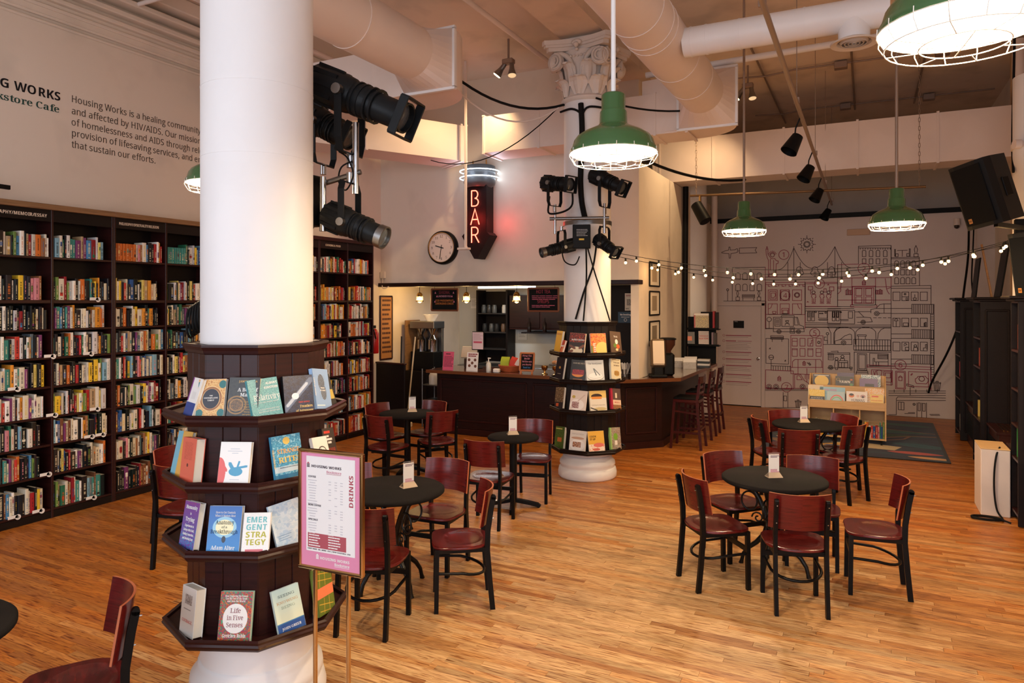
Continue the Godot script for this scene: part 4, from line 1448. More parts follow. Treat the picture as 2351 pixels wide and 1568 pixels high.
# ------------------------------------------------------------------ printed covers: one atlas, 10 x 7 cells
const CELL_W := 192
const CELL_H := 272
var atlas: Image
var atlas_mat: StandardMaterial3D
var cell := -1

func ink_px(x: int, y: int, c: Color) -> void:
	if x >= 0 and y >= 0 and x < CELL_W and y < CELL_H:
		atlas.set_pixel((cell % 10) * CELL_W + x, (cell / 10) * CELL_H + y, c)

# operations in fractions of the cover: r rectangle, e ellipse, o ring, l line, n blotches of noise, g wash from top to bottom, s specks
func cover(bg: Color, ops: Array) -> int:
	cell += 1
	var f := FastNoiseLite.new()
	f.seed = 300 + cell
	var rn := RandomNumberGenerator.new()
	rn.seed = 900 + cell
	for y in CELL_H:
		for x in CELL_W:
			ink_px(x, y, bg)
	for o in ops:
		match o[0]:
			"r":
				for y in range(int(o[2] * CELL_H), int((o[2] + o[4]) * CELL_H)):
					for x in range(int(o[1] * CELL_W), int((o[1] + o[3]) * CELL_W)):
						ink_px(x, y, o[5])
			"e", "o":
				var cx: float = o[1] * CELL_W
				var cy: float = o[2] * CELL_H
				var rx: float = o[3] * CELL_W
				var ry: float = o[4] * CELL_H
				for y in range(int(cy - ry), int(cy + ry) + 1):
					for x in range(int(cx - rx), int(cx + rx) + 1):
						var k := ((x - cx) / rx) ** 2 + ((y - cy) / ry) ** 2
						if k <= 1.0 and (o[0] == "e" or k > 0.72):
							ink_px(x, y, o[5])
			"l":
				var a := Vector2(o[1] * CELL_W, o[2] * CELL_H)
				var b := Vector2(o[3] * CELL_W, o[4] * CELL_H)
				var n := int(a.distance_to(b)) + 1
				for i in n + 1:
					var p := a.lerp(b, float(i) / n)
					var w: int = o[5]
					for dy in w:
						for dx in w:
							ink_px(int(p.x) + dx - w / 2, int(p.y) + dy - w / 2, o[6])
			"n":
				f.frequency = o[5]
				var pal: Array = o[6]
				for y in range(int(o[2] * CELL_H), int((o[2] + o[4]) * CELL_H)):
					for x in range(int(o[1] * CELL_W), int((o[1] + o[3]) * CELL_W)):
						var k := clampf(f.get_noise_2d(x, y) * 0.9 + 0.5, 0.0, 0.999)
						var c: Color = pal[int(k * pal.size())]
						if c.a > 0.5:
							ink_px(x, y, c)
			"g":
				for y in CELL_H:
					for x in CELL_W:
						ink_px(x, y, (o[1] as Color).lerp(o[2], float(y) / CELL_H))
			"s":
				for i in o[1]:
					ink_px(rn.randi_range(0, CELL_W - 1), int(rn.randf_range(o[3], o[4]) * CELL_H), o[2])
					ink_px(rn.randi_range(0, CELL_W - 1), int(rn.randf_range(o[3], o[4]) * CELL_H), o[2])
	return cell

func paint_covers() -> void:
	atlas = Image.create(CELL_W * 10, CELL_H * 7, false, Image.FORMAT_RGB8)
	var no := Color(0, 0, 0, 0)
	var W := C8(238, 236, 232)
	var K := C8(24, 24, 28)
	# 0-20: the front column
	cover(W, [["r", 0, 0.62, 1, 0.38, C8(30, 66, 140)], ["r", 0.0, 0.0, 0.12, 0.6, C8(130, 50, 140)], ["r", 0.35, 0.35, 0.4, 0.18, C8(226, 224, 220)]])
	cover(C8(214, 170, 96), [["n", 0, 0, 1, 1, 0.05, [C8(190, 130, 70), C8(224, 186, 120), C8(206, 150, 84)]], ["e", 0.12, 0.14, 0.13, 0.1, C8(40, 110, 110)], ["e", 0.88, 0.14, 0.13, 0.1, C8(40, 110, 110)], ["e", 0.12, 0.86, 0.13, 0.1, C8(40, 110, 110)], ["e", 0.88, 0.86, 0.13, 0.1, C8(40, 110, 110)], ["e", 0.5, 0.5, 0.4, 0.32, C8(226, 190, 130)], ["o", 0.5, 0.5, 0.38, 0.3, C8(150, 96, 50)], ["e", 0.5, 0.5, 0.3, 0.25, C8(34, 34, 46)]])
	cover(C8(46, 46, 44), [["n", 0, 0, 1, 1, 0.03, [C8(46, 46, 44), C8(54, 54, 50)]], ["o", 0.3, 0.66, 0.32, 0.22, C8(150, 112, 60)], ["o", 0.3, 0.66, 0.22, 0.15, C8(170, 130, 74)], ["n", 0.08, 0.52, 0.44, 0.28, 0.12, [no, C8(150, 108, 60), no]]])
	cover(C8(60, 140, 150), [["n", 0, 0, 1, 1, 0.12, [C8(34, 100, 112), C8(70, 156, 164), C8(120, 186, 188), C8(50, 126, 138)]]])
	cover(C8(22, 32, 62), [["n", 0, 0, 1, 1, 0.03, [C8(18, 26, 54), C8(26, 40, 74)]], ["s", 500, C8(190, 200, 220), 0.0, 1.0], ["l", 0.0, 0.86, 0.95, 0.12, 26, C8(96, 112, 140)], ["l", 0.1, 0.76, 0.8, 0.22, 14, C8(190, 200, 212)], ["e", 0.38, 0.52, 0.12, 0.08, C8(236, 238, 240)], ["s", 300, C8(30, 40, 70), 0.1, 0.9]])
	cover(C8(132, 168, 214), [["e", 0.48, 0.34, 0.2, 0.2, C8(42, 44, 52)], ["e", 0.56, 0.58, 0.17, 0.19, C8(36, 38, 46)], ["n", 0.28, 0.16, 0.48, 0.6, 0.16, [no, no, C8(120, 150, 190), no]], ["r", 0.06, 0.9, 0.5, 0.02, W]])
	cover(C8(28, 30, 32), [["r", 0.1, 0.5, 0.8, 0.3, C8(210, 186, 90)]])
	cover(C8(214, 160, 70), [["r", 0, 0, 0.35, 1, C8(110, 170, 190)]])
	cover(C8(214, 96, 72), [["n", 0.2, 0.1, 0.6, 0.4, 0.08, [no, C8(190, 76, 56), no]], ["e", 0.5, 0.62, 0.06, 0.04, C8(90, 30, 26)]])
	cover(W, [["e", 0.02, 0.72, 0.22, 0.36, C8(222, 88, 82)], ["l", 0.1, 0.5, 0.26, 0.66, 14, C8(222, 88, 82)], ["e", 0.56, 0.68, 0.22, 0.1, C8(66, 152, 190)], ["l", 0.5, 0.66, 0.36, 0.5, 16, C8(66, 152, 190)], ["l", 0.6, 0.62, 0.66, 0.46, 10, C8(66, 152, 190)], ["l", 0.62, 0.6, 0.9, 0.56, 12, C8(66, 152, 190)], ["r", 0.34, 0.16, 0.3, 0.015, C8(190, 196, 204)], ["r", 0.26, 0.21, 0.46, 0.015, C8(190, 196, 204)], ["r", 0.4, 0.26, 0.2, 0.015, C8(190, 196, 204)], ["r", 0.4, 0.86, 0.3, 0.012, C8(196, 200, 206)]])
	cover(C8(84, 164, 196), [["n", 0, 0, 1, 1, 0.04, [C8(84, 164, 196), C8(58, 140, 176), C8(140, 196, 214)]], ["e", 0.5, 0.13, 0.12, 0.08, C8(224, 190, 96)], ["r", 0, 0.68, 1, 0.13, C8(196, 216, 224)], ["r", 0, 0.86, 1, 0.1, C8(46, 118, 156)], ["r", 0.1, 0.95, 0.8, 0.05, C8(220, 180, 90)]])
	cover(W, [["o", 0.55, 0.5, 0.3, 0.22, C8(60, 60, 66)], ["n", 0.0, 0.5, 0.5, 0.5, 0.1, [no, C8(50, 50, 56), no, no]], ["l", 0.4, 0.3, 0.8, 0.66, 3, C8(60, 60, 60)]])
	cover(C8(52, 42, 40), [["n", 0.2, 0.55, 0.7, 0.45, 0.12, [no, C8(210, 60, 44), no, no]], ["r", 0.14, 0.08, 0.5, 0.07, C8(210, 60, 50)], ["r", 0.3, 0.2, 0.2, 0.05, W], ["r", 0.3, 0.28, 0.44, 0.06, W], ["r", 0.36, 0.37, 0.3, 0.06, W]])
	cover(C8(130, 50, 130), [["g", C8(140, 46, 128), C8(44, 140, 190)], ["n", 0, 0, 1, 1, 0.03, [no, C8(108, 60, 150), no]]])
	cover(C8(56, 130, 196), [["g", C8(36, 100, 178), C8(62, 140, 204)], ["e", 0.5, 0.45, 0.36, 0.22, C8(150, 200, 224)], ["e", 0.5, 0.45, 0.27, 0.16, C8(244, 236, 190)], ["e", 0.5, 0.7, 0.06, 0.07, C8(40, 44, 60)]])
	cover(W, [["s", 240, C8(60, 60, 70), 0.0, 1.0], ["r", 0.15, 0.88, 0.65, 0.1, C8(214, 110, 120)]])
	cover(C8(196, 218, 234), [["n", 0, 0, 1, 1, 0.02, [C8(186, 212, 232), C8(214, 230, 240), C8(200, 222, 236)]], ["r", 0.12, 0.72, 0.42, 0.02, C8(150, 180, 206)], ["r", 0.12, 0.77, 0.34, 0.02, C8(150, 180, 206)], ["r", 0.12, 0.82, 0.4, 0.02, C8(150, 180, 206)]])
	cover(C8(232, 228, 220), [["n", 0.25, 0.16, 0.5, 0.2, 0.11, [no, C8(70, 50, 46), no]], ["r", 0.2, 0.45, 0.5, 0.02, C8(150, 146, 140)]])
	cover(C8(196, 70, 40), [["n", 0, 0, 1, 1, 0.03, [C8(170, 44, 40), C8(214, 96, 40), C8(60, 130, 90), C8(150, 50, 90), C8(190, 60, 36), C8(70, 150, 110)]], ["e", 0.5, 0.53, 0.38, 0.29, W]])
	cover(C8(210, 226, 214), [["g", C8(186, 216, 214), C8(238, 236, 196)], ["r", 0, 0.76, 1, 0.24, C8(40, 84, 150)], ["r", 0, 0.76, 1, 0.02, C8(70, 130, 170)]])
	cover(C8(108, 124, 48), [["l", 0.1, 0.1, 0.9, 0.2, 4, C8(224, 176, 70)], ["l", 0.15, 0.25, 0.95, 0.34, 4, C8(224, 176, 70)], ["l", 0.3, 0.05, 0.22, 0.4, 4, C8(224, 176, 70)], ["l", 0.6, 0.05, 0.55, 0.4, 4, C8(224, 176, 70)], ["l", 0.1, 0.75, 0.9, 0.85, 4, C8(224, 176, 70)], ["l", 0.1, 0.9, 0.9, 0.97, 4, C8(224, 176, 70)], ["l", 0.4, 0.66, 0.34, 0.97, 4, C8(224, 176, 70)], ["l", 0.7, 0.66, 0.66, 0.97, 4, C8(224, 176, 70)], ["r", 0, 0.42, 1, 0.22, C8(240, 136, 92)]])
	# 21-37: the carved column
	cover(C8(232, 178, 40), [["r", 0.1, 0.1, 0.8, 0.1, C8(190, 120, 30)]])
	cover(C8(200, 60, 44), [["r", 0, 0.4, 1, 0.1, W]])
	cover(C8(40, 26, 22), [["n", 0, 0, 1, 0.45, 0.05, [C8(120, 30, 26), C8(40, 24, 20), C8(200, 70, 40)]], ["e", 0.5, 0.85, 0.4, 0.2, C8(226, 212, 180)], ["l", 0.1, 0.62, 0.4, 0.74, 22, C8(110, 64, 46)], ["l", 0.95, 0.58, 0.7, 0.72, 22, C8(130, 76, 52)], ["l", 0.0, 0.95, 0.25, 0.86, 24, C8(120, 70, 48)]])
	cover(C8(222, 120, 40), [["n", 0, 0, 1, 0.5, 0.02, [C8(206, 80, 34), C8(236, 150, 60), C8(222, 110, 40)]], ["e", 0.72, 0.75, 0.42, 0.34, C8(236, 206, 110)], ["r", 0, 0.6, 0.12, 0.4, C8(120, 130, 60)]])
	cover(C8(84, 62, 52), [["e", 0.55, 0.48, 0.13, 0.12, C8(230, 228, 222)], ["e", 0.4, 0.66, 0.14, 0.1, C8(90, 130, 50)], ["e", 0.66, 0.7, 0.15, 0.1, C8(210, 90, 40)], ["e", 0.55, 0.85, 0.12, 0.06, C8(226, 200, 150)]])
	cover(C8(26, 27, 38), [["e", 0.5, 0.45, 0.12, 0.06, C8(190, 140, 70)], ["r", 0.3, 0.72, 0.4, 0.02, C8(170, 160, 140)]])
	cover(C8(30, 32, 36), [["e", 0.48, 0.66, 0.38, 0.14, C8(226, 140, 60)], ["n", 0.12, 0.45, 0.76, 0.24, 0.07, [C8(190, 30, 50), C8(30, 26, 40), C8(226, 70, 70), C8(40, 30, 50)]], ["r", 0.2, 0.9, 0.6, 0.02, C8(200, 120, 60)]])
	cover(C8(214, 218, 218), [["e", 0.5, 0.8, 0.44, 0.16, C8(150, 150, 140)], ["e", 0.5, 0.78, 0.42, 0.14, C8(236, 236, 232)], ["e", 0.5, 0.72, 0.38, 0.13, C8(206, 210, 210)], ["e", 0.5, 0.71, 0.36, 0.12, C8(240, 240, 238)], ["l", 0.42, 0.4, 0.55, 0.7, 9, C8(110, 122, 130)], ["l", 0.45, 0.4, 0.75, 0.7, 7, C8(110, 122, 130)]])
	cover(C8(216, 206, 178), [["e", 0.55, 0.7, 0.26, 0.14, C8(206, 176, 100)], ["n", 0.32, 0.6, 0.46, 0.2, 0.12, [no, C8(170, 70, 50), C8(120, 130, 60), no]], ["r", 0.12, 0.04, 0.76, 0.03, C8(150, 130, 90)]])
	cover(C8(92, 70, 50), [["n", 0, 0, 1, 1, 0.04, [C8(70, 50, 38), C8(140, 110, 76), C8(54, 40, 34), C8(196, 170, 130)]], ["r", 0, 0.7, 1, 0.3, C8(40, 36, 40)], ["r", 0.2, 0.75, 0.3, 0.15, C8(200, 90, 50)]])
	cover(C8(222, 204, 190), [["e", 0.45, 0.68, 0.42, 0.26, C8(238, 228, 220)], ["n", 0.14, 0.55, 0.42, 0.3, 0.09, [no, C8(150, 40, 50), C8(96, 70, 60), no]], ["e", 0.2, 0.32, 0.1, 0.07, C8(190, 160, 60)], ["l", 0.5, 0.5, 0.85, 0.2, 10, C8(206, 180, 166)]])
	cover(C8(224, 190, 110), [["r", 0, 0.35, 1, 0.65, C8(222, 214, 198)], ["e", 0.42, 0.26, 0.32, 0.12, C8(54, 36, 30)], ["r", 0.12, 0.28, 0.6, 0.12, C8(220, 140, 60)], ["e", 0.6, 0.86, 0.36, 0.08, C8(200, 180, 130)], ["l", 0.05, 0.8, 0.4, 0.92, 10, C8(50, 44, 44)]])
	cover(C8(90, 72, 68), [["r", 0, 0, 0.2, 1, C8(170, 40, 66)], ["r", 0.44, 0.22, 0.18, 0.24, C8(222, 206, 184)], ["r", 0.2, 0.55, 0.8, 0.24, C8(224, 196, 170)], ["n", 0.2, 0.8, 0.8, 0.2, 0.1, [C8(190, 120, 70), C8(70, 50, 40), C8(220, 170, 120)]]])
	cover(C8(78, 100, 44), [["n", 0, 0, 1, 1, 0.05, [C8(60, 84, 36), C8(96, 122, 54), C8(50, 70, 34)]], ["r", 0.3, 0.5, 0.46, 0.2, C8(200, 110, 60)], ["r", 0.06, 0.08, 0.7, 0.05, C8(200, 190, 110)]])
	cover(C8(226, 222, 218), [["e", 0.5, 0.68, 0.46, 0.26, C8(244, 242, 240)], ["n", 0.22, 0.55, 0.5, 0.24, 0.06, [no, C8(222, 150, 90), C8(40, 26, 50), C8(210, 130, 70)]], ["e", 0.5, 0.36, 0.4, 0.06, C8(196, 160, 140)]])
	cover(C8(224, 172, 66), [["n", 0, 0.62, 1, 0.38, 0.03, [C8(238, 222, 204), C8(238, 222, 204), C8(222, 150, 130)]], ["e", 0.62, 0.66, 0.32, 0.1, C8(214, 110, 100)], ["e", 0.45, 0.86, 0.24, 0.06, C8(206, 100, 84)]])
	cover(C8(222, 224, 214), [["n", 0.12, 0.0, 0.88, 1, 0.06, [C8(40, 60, 40), C8(222, 224, 214), C8(160, 80, 60), C8(60, 90, 60), C8(222, 224, 214)]], ["r", 0, 0, 0.14, 1, C8(150, 190, 110)], ["e", 0.5, 0.42, 0.2, 0.16, C8(120, 170, 60)], ["r", 0.4, 0.6, 0.24, 0.2, C8(236, 232, 224)]])
	# 38-53: picture books and the counter books
	cover(C8(40, 40, 50), [["e", 0.5, 0.4, 0.4, 0.34, C8(222, 186, 80)], ["l", 0.1, 0.08, 0.9, 0.08, 8, W]])
	cover(C8(70, 54, 96), [["r", 0.1, 0.3, 0.8, 0.2, C8(120, 110, 150)]])
	cover(C8(26, 26, 34), [["o", 0.14, 0.2, 0.1, 0.08, C8(230, 190, 70)], ["e", 0.85, 0.5, 0.1, 0.08, C8(90, 140, 90)], ["e", 0.85, 0.2, 0.07, 0.05, C8(210, 110, 60)]])
	cover(C8(110, 140, 156), [["n", 0, 0, 1, 0.7, 0.03, [C8(80, 110, 126), C8(220, 230, 232), C8(130, 160, 172)]]])
	cover(C8(116, 96, 140), [["r", 0.3, 0.35, 0.5, 0.4, K]])
	cover(C8(226, 206, 170), [["e", 0.4, 0.4, 0.2, 0.2, C8(200, 130, 60)]])
	cover(C8(150, 196, 214), [["r", 0, 0.4, 1, 0.6, C8(170, 210, 224)]])
	cover(C8(232, 196, 60), [["n", 0, 0, 1, 0.4, 0.05, [C8(232, 196, 60), C8(240, 214, 120)]], ["r", 0.02, 0.42, 0.96, 0.58, K], ["e", 0.4, 0.98, 0.26, 0.16, C8(232, 180, 60)]])
	cover(C8(178, 206, 212), [["o", 0.55, 0.7, 0.38, 0.5, C8(220, 100, 90)], ["o", 0.55, 0.75, 0.32, 0.42, C8(120, 190, 130)], ["e", 0.55, 0.85, 0.22, 0.22, W]])
	cover(C8(238, 232, 226), [["e", 0.25, 0.26, 0.13, 0.12, C8(222, 120, 50)], ["e", 0.25, 0.2, 0.1, 0.07, K], ["e", 0.55, 0.28, 0.07, 0.08, C8(224, 190, 180)], ["e", 0.78, 0.28, 0.12, 0.1, C8(190, 150, 150)], ["e", 0.78, 0.32, 0.05, 0.06, C8(60, 40, 40)]])
	cover(C8(238, 206, 110), [["r", 0.12, 0.1, 0.5, 0.1, C8(220, 90, 60)], ["e", 0.5, 0.92, 0.2, 0.1, W]])
	cover(C8(240, 226, 200), [["n", 0, 0, 1, 1, 0.05, [C8(240, 226, 200), C8(234, 160, 60), C8(246, 236, 220)]]])
	cover(C8(216, 212, 206), [["n", 0, 0.35, 1, 0.65, 0.09, [C8(40, 36, 36), C8(190, 184, 176), C8(110, 100, 96), C8(216, 212, 206)]]])
	cover(C8(190, 176, 150), [["n", 0, 0.2, 1, 0.8, 0.09, [C8(50, 44, 40), C8(170, 150, 110), C8(214, 196, 140)]], ["r", 0, 0, 0.1, 1, C8(170, 40, 50)], ["r", 0, 0.02, 1, 0.1, C8(230, 226, 220)]])
	cover(C8(60, 52, 48), [["r", 0.2, 0.35, 0.5, 0.36, C8(232, 110, 50)]])
	cover(C8(216, 206, 200), [["n", 0, 0, 1, 1, 0.1, [C8(216, 206, 200), C8(150, 120, 120), C8(216, 206, 200), C8(190, 176, 170)]]])
	atlas_mat = StandardMaterial3D.new()
	atlas_mat.albedo_texture = ImageTexture.create_from_image(atlas)
	atlas_mat.roughness = 0.32

# a book with a printed front: origin at the middle of its foot, front facing +z, spine on -x
func printed_book(label: String, w: float, h: float, t: float, id: int, spine: Color, titles: Array, group := "") -> Node3D:
	var o := thing("book", label, "book", Vector3.ZERO, 0.0, group)
	var b := mb()
	var cv := 0.0025
	b.bbox(Vector3(0, h / 2, -cv / 2), Vector3(w, h, cv), 0.0006)
	b.bbox(Vector3(0, h / 2, -t + cv / 2), Vector3(w, h, cv), 0.0006)
	b.bbox(Vector3(-w / 2 + cv / 2, h / 2, -t / 2), Vector3(cv, h, t), 0.0006)
	obj("binding", b, mat(spine, 0.4), o)
	b = mb()
	b.box(Vector3(0.0, h / 2, -t / 2), Vector3(w - 0.008, h - 0.008, t - 2 * cv))
	obj("pages", b, M.page, o)
	b = mb()
	var u := Rect2(float(id % 10) / 10.0 + 0.001, float(id / 10) / 7.0 + 0.001, 0.098, 1.0 / 7.0 - 0.002)
	var z := 0.0004
	var a := Vector2(-w / 2 + 0.001, 0.001)
	var e := Vector2(w / 2 - 0.001, h - 0.001)
	b.tri(Vector3(a.x, a.y, z), Vector3(e.x, a.y, z), Vector3(e.x, e.y, z), Vector3.BACK, Vector3.BACK, Vector3.BACK, Vector2(u.position.x, u.end.y), u.end, Vector2(u.end.x, u.position.y))
	b.tri(Vector3(a.x, a.y, z), Vector3(e.x, e.y, z), Vector3(a.x, e.y, z), Vector3.BACK, Vector3.BACK, Vector3.BACK, Vector2(u.position.x, u.end.y), Vector2(u.end.x, u.position.y), u.position)
	obj("front_print", b, atlas_mat, o)
	for q in titles:
		# [text, x, y, cap height (share of h), ink, face, width (share of w), turned]
		var wd: float = (q[6] if q.size() > 6 else 0.0) * w
		write(o, q[0], q[3] * h, mat(q[4], 0.5), Vector3((q[1] - 0.5) * w, (1.0 - q[2]) * h, z + 0.0006), Vector3(0, 0, PI / 2 if q.size() > 7 and q[7] else 0.0), q[5], wd, HORIZONTAL_ALIGNMENT_CENTER, "title")
	return o

func lean_book(o: Node3D, case_at: Vector3, turn: float, alpha: float, off: float, y: float, h: float, t: float, roll := 0.0, yaw := 0.0) -> void:
	var al := deg_to_rad(alpha)
	var rad := 0.408
	var lean := asin(clampf((rad - t - 0.332) / h, 0.03, 0.5))
	var loc := Vector3(sin(al) * rad + cos(al) * off, y + 0.003 + absf(sin(deg_to_rad(roll))) * 0.07, cos(al) * rad - sin(al) * off)
	o.position = case_at + Basis(Vector3.UP, turn) * loc
	o.basis = Basis(Vector3.UP, turn + al + deg_to_rad(yaw)) * Basis(Vector3.RIGHT, -lean) * Basis(Vector3.BACK, deg_to_rad(roll))

func build_display_books() -> void:
	paint_covers()
	var A := P(-2.97, 0, 2.82)
	var at := deg_to_rad(46.5)
	var W := C8(240, 238, 232)
	var K := C8(30, 30, 34)
	var G := C8(222, 180, 110)
	var s := [1.59, 1.266, 0.933, 0.5]
	var L := [
		# cover, face, offset, shelf, w, h, t, roll, yaw, spine, label, titles
		[0, -67.5, 0.115, 0, 0.13, 0.2, 0.018, 0.0, 0.0, W, "white and blue paperback at the edge of the front case's top shelf", []],
		[1, -22.5, -0.075, 0, 0.14, 0.195, 0.022, 2.0, 0.0, C8(226, 226, 224), "gold ornamented book with a dark oval on the front display case", [["THE", 0.5, 0.44, 0.03, W, "serif-bold"], ["CONTEMPLATIVE", 0.5, 0.5, 0.035, W, "serif-bold", 0.5], ["TAROT", 0.5, 0.56, 0.035, W, "serif-bold"]]],
		[2, -22.5, 0.085, 0, 0.155, 0.205, 0.03, 0.0, 0.0, C8(56, 56, 54), "charcoal book with a gold mandala on the front display case", [["JAMIE DELLA", 0.62, 0.12, 0.045, G, "serif-bold", 0.6], ["A Box of", 0.62, 0.34, 0.085, W, "serif-bold", 0.66], ["Magick", 0.68, 0.46, 0.085, W, "serif-bold", 0.58], ["A Guided Journey", 0.72, 0.6, 0.03, G, "serif", 0.4], ["to Crafting a", 0.72, 0.66, 0.03, G, "serif", 0.34], ["Magickal Life", 0.72, 0.72, 0.03, G, "serif", 0.36], ["Through", 0.7, 0.78, 0.03, G, "serif", 0.22], ["Witchcraft", 0.71, 0.84, 0.03, G, "serif", 0.3], ["and Spellcrafting", 0.72, 0.9, 0.03, G, "serif", 0.4]]],
		[3, 22.5, -0.115, 0, 0.155, 0.195, 0.022, 4.0, 0.0, C8(70, 150, 158), "mottled teal book leaning in the middle of the front case's top shelf", [["ALBERT", 0.78, 0.16, 0.055, W, "sans-bold", 0.38], ["EINSTEIN", 0.74, 0.27, 0.055, W, "sans-bold", 0.44], ["Relativity", 0.55, 0.55, 0.14, W, "serif", 0.86], ["THE SPECIAL AND GENERAL THEORY", 0.5, 0.62, 0.025, W, "serif", 0.8], ["A CLEAR EXPLANATION THAT", 0.56, 0.8, 0.03, W, "serif", 0.7], ["ANYONE CAN UNDERSTAND", 0.56, 0.86, 0.03, W, "serif", 0.7]]],
		[4, 22.5, 0.05, 0, 0.155, 0.2, 0.034, 0.0, -4.0, C8(24, 24, 28), "dark blue galaxy book on the front display case", [["FRED HOYLE", 0.66, 0.7, 0.035, C8(220, 70, 60), "sans-bold", 0.36], ["Frontiers", 0.72, 0.82, 0.065, C8(226, 196, 120), "serif-bold", 0.42], ["of Astronomy", 0.66, 0.93, 0.065, C8(226, 196, 120), "serif-bold", 0.58]]],
		[5, 67.5, -0.12, 0, 0.135, 0.215, 0.022, -8.0, -16.0, C8(150, 186, 226), "pale blue book with a dark feather, on the front display case", [["PIECES OF LIGHT", 0.07, 0.45, 0.04, W, "sans-bold", 0.7, 1], ["PIECES", 0.52, 0.5, 0.035, W, "sans-bold"], ["OF LIGHT", 0.52, 0.56, 0.035, W, "sans-bold"]]],
		[6, 67.5, 0.03, 0, 0.13, 0.18, 0.02, -6.0, 0.0, K, "black book with a yellow band half hidden on the front case", []],
		[7, -67.5, -0.04, 1, 0.15, 0.23, 0.02, 3.0, 8.0, C8(214, 160, 70), "tall yellow and blue book at the edge of the front case's second shelf", []],
		[8, -67.5, 0.1, 1, 0.145, 0.215, 0.048, 3.0, 6.0, C8(214, 96, 72), "thick coral red hardback turned edge-on upon the front display case", []],
		[9, -22.5, 0.04, 1, 0.155, 0.21, 0.026, 0.0, 0.0, W, "white book with a red profile and blue bird", []],
		[10, 22.5, 0.0, 1, 0.155, 0.225, 0.026, 2.0, 0.0, C8(70, 150, 186), "light blue hardback with yellow capitals on the front display case", [["STRANGE", 0.54, 0.4, 0.1, C8(238, 170, 84), "serif-bold", 0.76], ["RITES", 0.56, 0.6, 0.12, C8(240, 196, 96), "serif-bold", 0.78], ["NEW RELIGIONS FOR A GODLESS WORLD", 0.54, 0.72, 0.022, C8(60, 90, 110), "sans", 0.7], ["STRANGE RITES", 0.05, 0.5, 0.04, C8(240, 196, 96), "serif-bold", 0.6, 1]]],
		[11, 67.5, -0.1, 1, 0.13, 0.18, 0.02, -5.0, -16.0, W, "white paperback with scribbled line drawing on the front case", []],
		[12, 67.5, 0.03, 1, 0.13, 0.2, 0.028, -6.0, -10.0, C8(46, 38, 36), "black paperback with red berries on the front display case", []],
		[13, -67.5, 0.1, 2, 0.15, 0.225, 0.03, 4.0, 8.0, C8(214, 208, 204), "purple and blue hardback turned sideways on the front display case", [["Humanity", 0.5, 0.16, 0.075, W, "serif-bold", 0.75], ["is", 0.5, 0.28, 0.05, W, "serif-bold"], ["Trying", 0.5, 0.42, 0.085, W, "serif-bold", 0.6], ["Experiments in", 0.52, 0.54, 0.05, W, "serif-bold", 0.6], ["Living with Grief,", 0.52, 0.63, 0.05, W, "serif-bold", 0.7], ["Finding Connection,", 0.52, 0.72, 0.05, W, "serif-bold", 0.72], ["and Resisting Easy", 0.52, 0.81, 0.05, W, "serif-bold", 0.7]]],
		[14, -22.5, -0.01, 2, 0.165, 0.225, 0.028, 0.0, 0.0, C8(214, 222, 232), "bright blue hardback with a glowing light bulb on its front", [["How to Get Unstuck", 0.5, 0.16, 0.045, W, "serif", 0.6], ["When It Matters Most", 0.5, 0.23, 0.045, W, "serif", 0.62], ["Anatomy", 0.5, 0.39, 0.085, K, "serif", 0.56], ["of a", 0.5, 0.47, 0.05, K, "serif"], ["Breakthrough", 0.5, 0.58, 0.08, K, "serif", 0.82], ["Adam Alter", 0.5, 0.92, 0.085, W, "serif-bold", 0.72]]],
		[15, -22.5, 0.15, 2, 0.13, 0.195, 0.02, 0.0, 6.0, W, "white paperback with fat teal and olive block letters", [["EMER", 0.5, 0.24, 0.14, C8(110, 186, 190), "sans-bold", 0.76], ["GENT", 0.5, 0.42, 0.14, C8(110, 186, 190), "sans-bold", 0.76], ["STRA", 0.5, 0.6, 0.14, C8(180, 176, 50), "sans-bold", 0.76], ["TEGY", 0.5, 0.78, 0.14, C8(180, 176, 50), "sans-bold", 0.76]]],
		[16, 22.5, 0.01, 2, 0.165, 0.215, 0.016, 7.0, 0.0, C8(206, 222, 236), "pale sky blue book tilted on the front display case", []],
		[17, -67.5, 0.1, 3, 0.14, 0.235, 0.05, 2.0, 8.0, W, "thick cream hardback turned sideways on the front case's bottom shelf", [["COURAGE", 0.5, 0.72, 0.06, C8(206, 90, 74), "serif", 0.7]]],
		[18, -22.5, 0.045, 3, 0.16, 0.235, 0.026, 0.0, 2.0, C8(150, 190, 170), "red and green patterned book with a white disc", [["How Exploring the Senses", 0.5, 0.11, 0.04, W, "serif-bold", 0.7], ["Got Me Out of My Head", 0.5, 0.16, 0.04, W, "serif-bold", 0.66], ["and Into the World", 0.5, 0.21, 0.04, W, "serif-bold", 0.56], ["Life", 0.5, 0.42, 0.09, C8(130, 40, 60), "serif", 0.32], ["in Five", 0.5, 0.56, 0.09, C8(130, 40, 60), "serif", 0.5], ["Senses", 0.5, 0.7, 0.09, C8(130, 40, 60), "serif", 0.5], ["Gretchen Rubin", 0.5, 0.9, 0.07, W, "serif-bold", 0.72]]],
		[19, 22.5, 0.01, 3, 0.145, 0.215, 0.02, 5.0, 0.0, C8(214, 226, 216), "pale green book with a blue band along its foot", [["SEEING", 0.5, 0.2, 0.06, C8(90, 110, 110), "serif", 0.6], ["KNOWING", 0.5, 0.34, 0.06, C8(206, 170, 120), "serif", 0.78], ["BEING", 0.5, 0.46, 0.06, C8(150, 170, 150), "serif", 0.5], ["JOHN GREER", 0.5, 0.92, 0.055, W, "serif-bold", 0.7]]],
		[20, 67.5, -0.07, 3, 0.155, 0.24, 0.03, -4.0, -14.0, C8(112, 130, 56), "olive green book with an orange band and yellow lattice", []],
	]
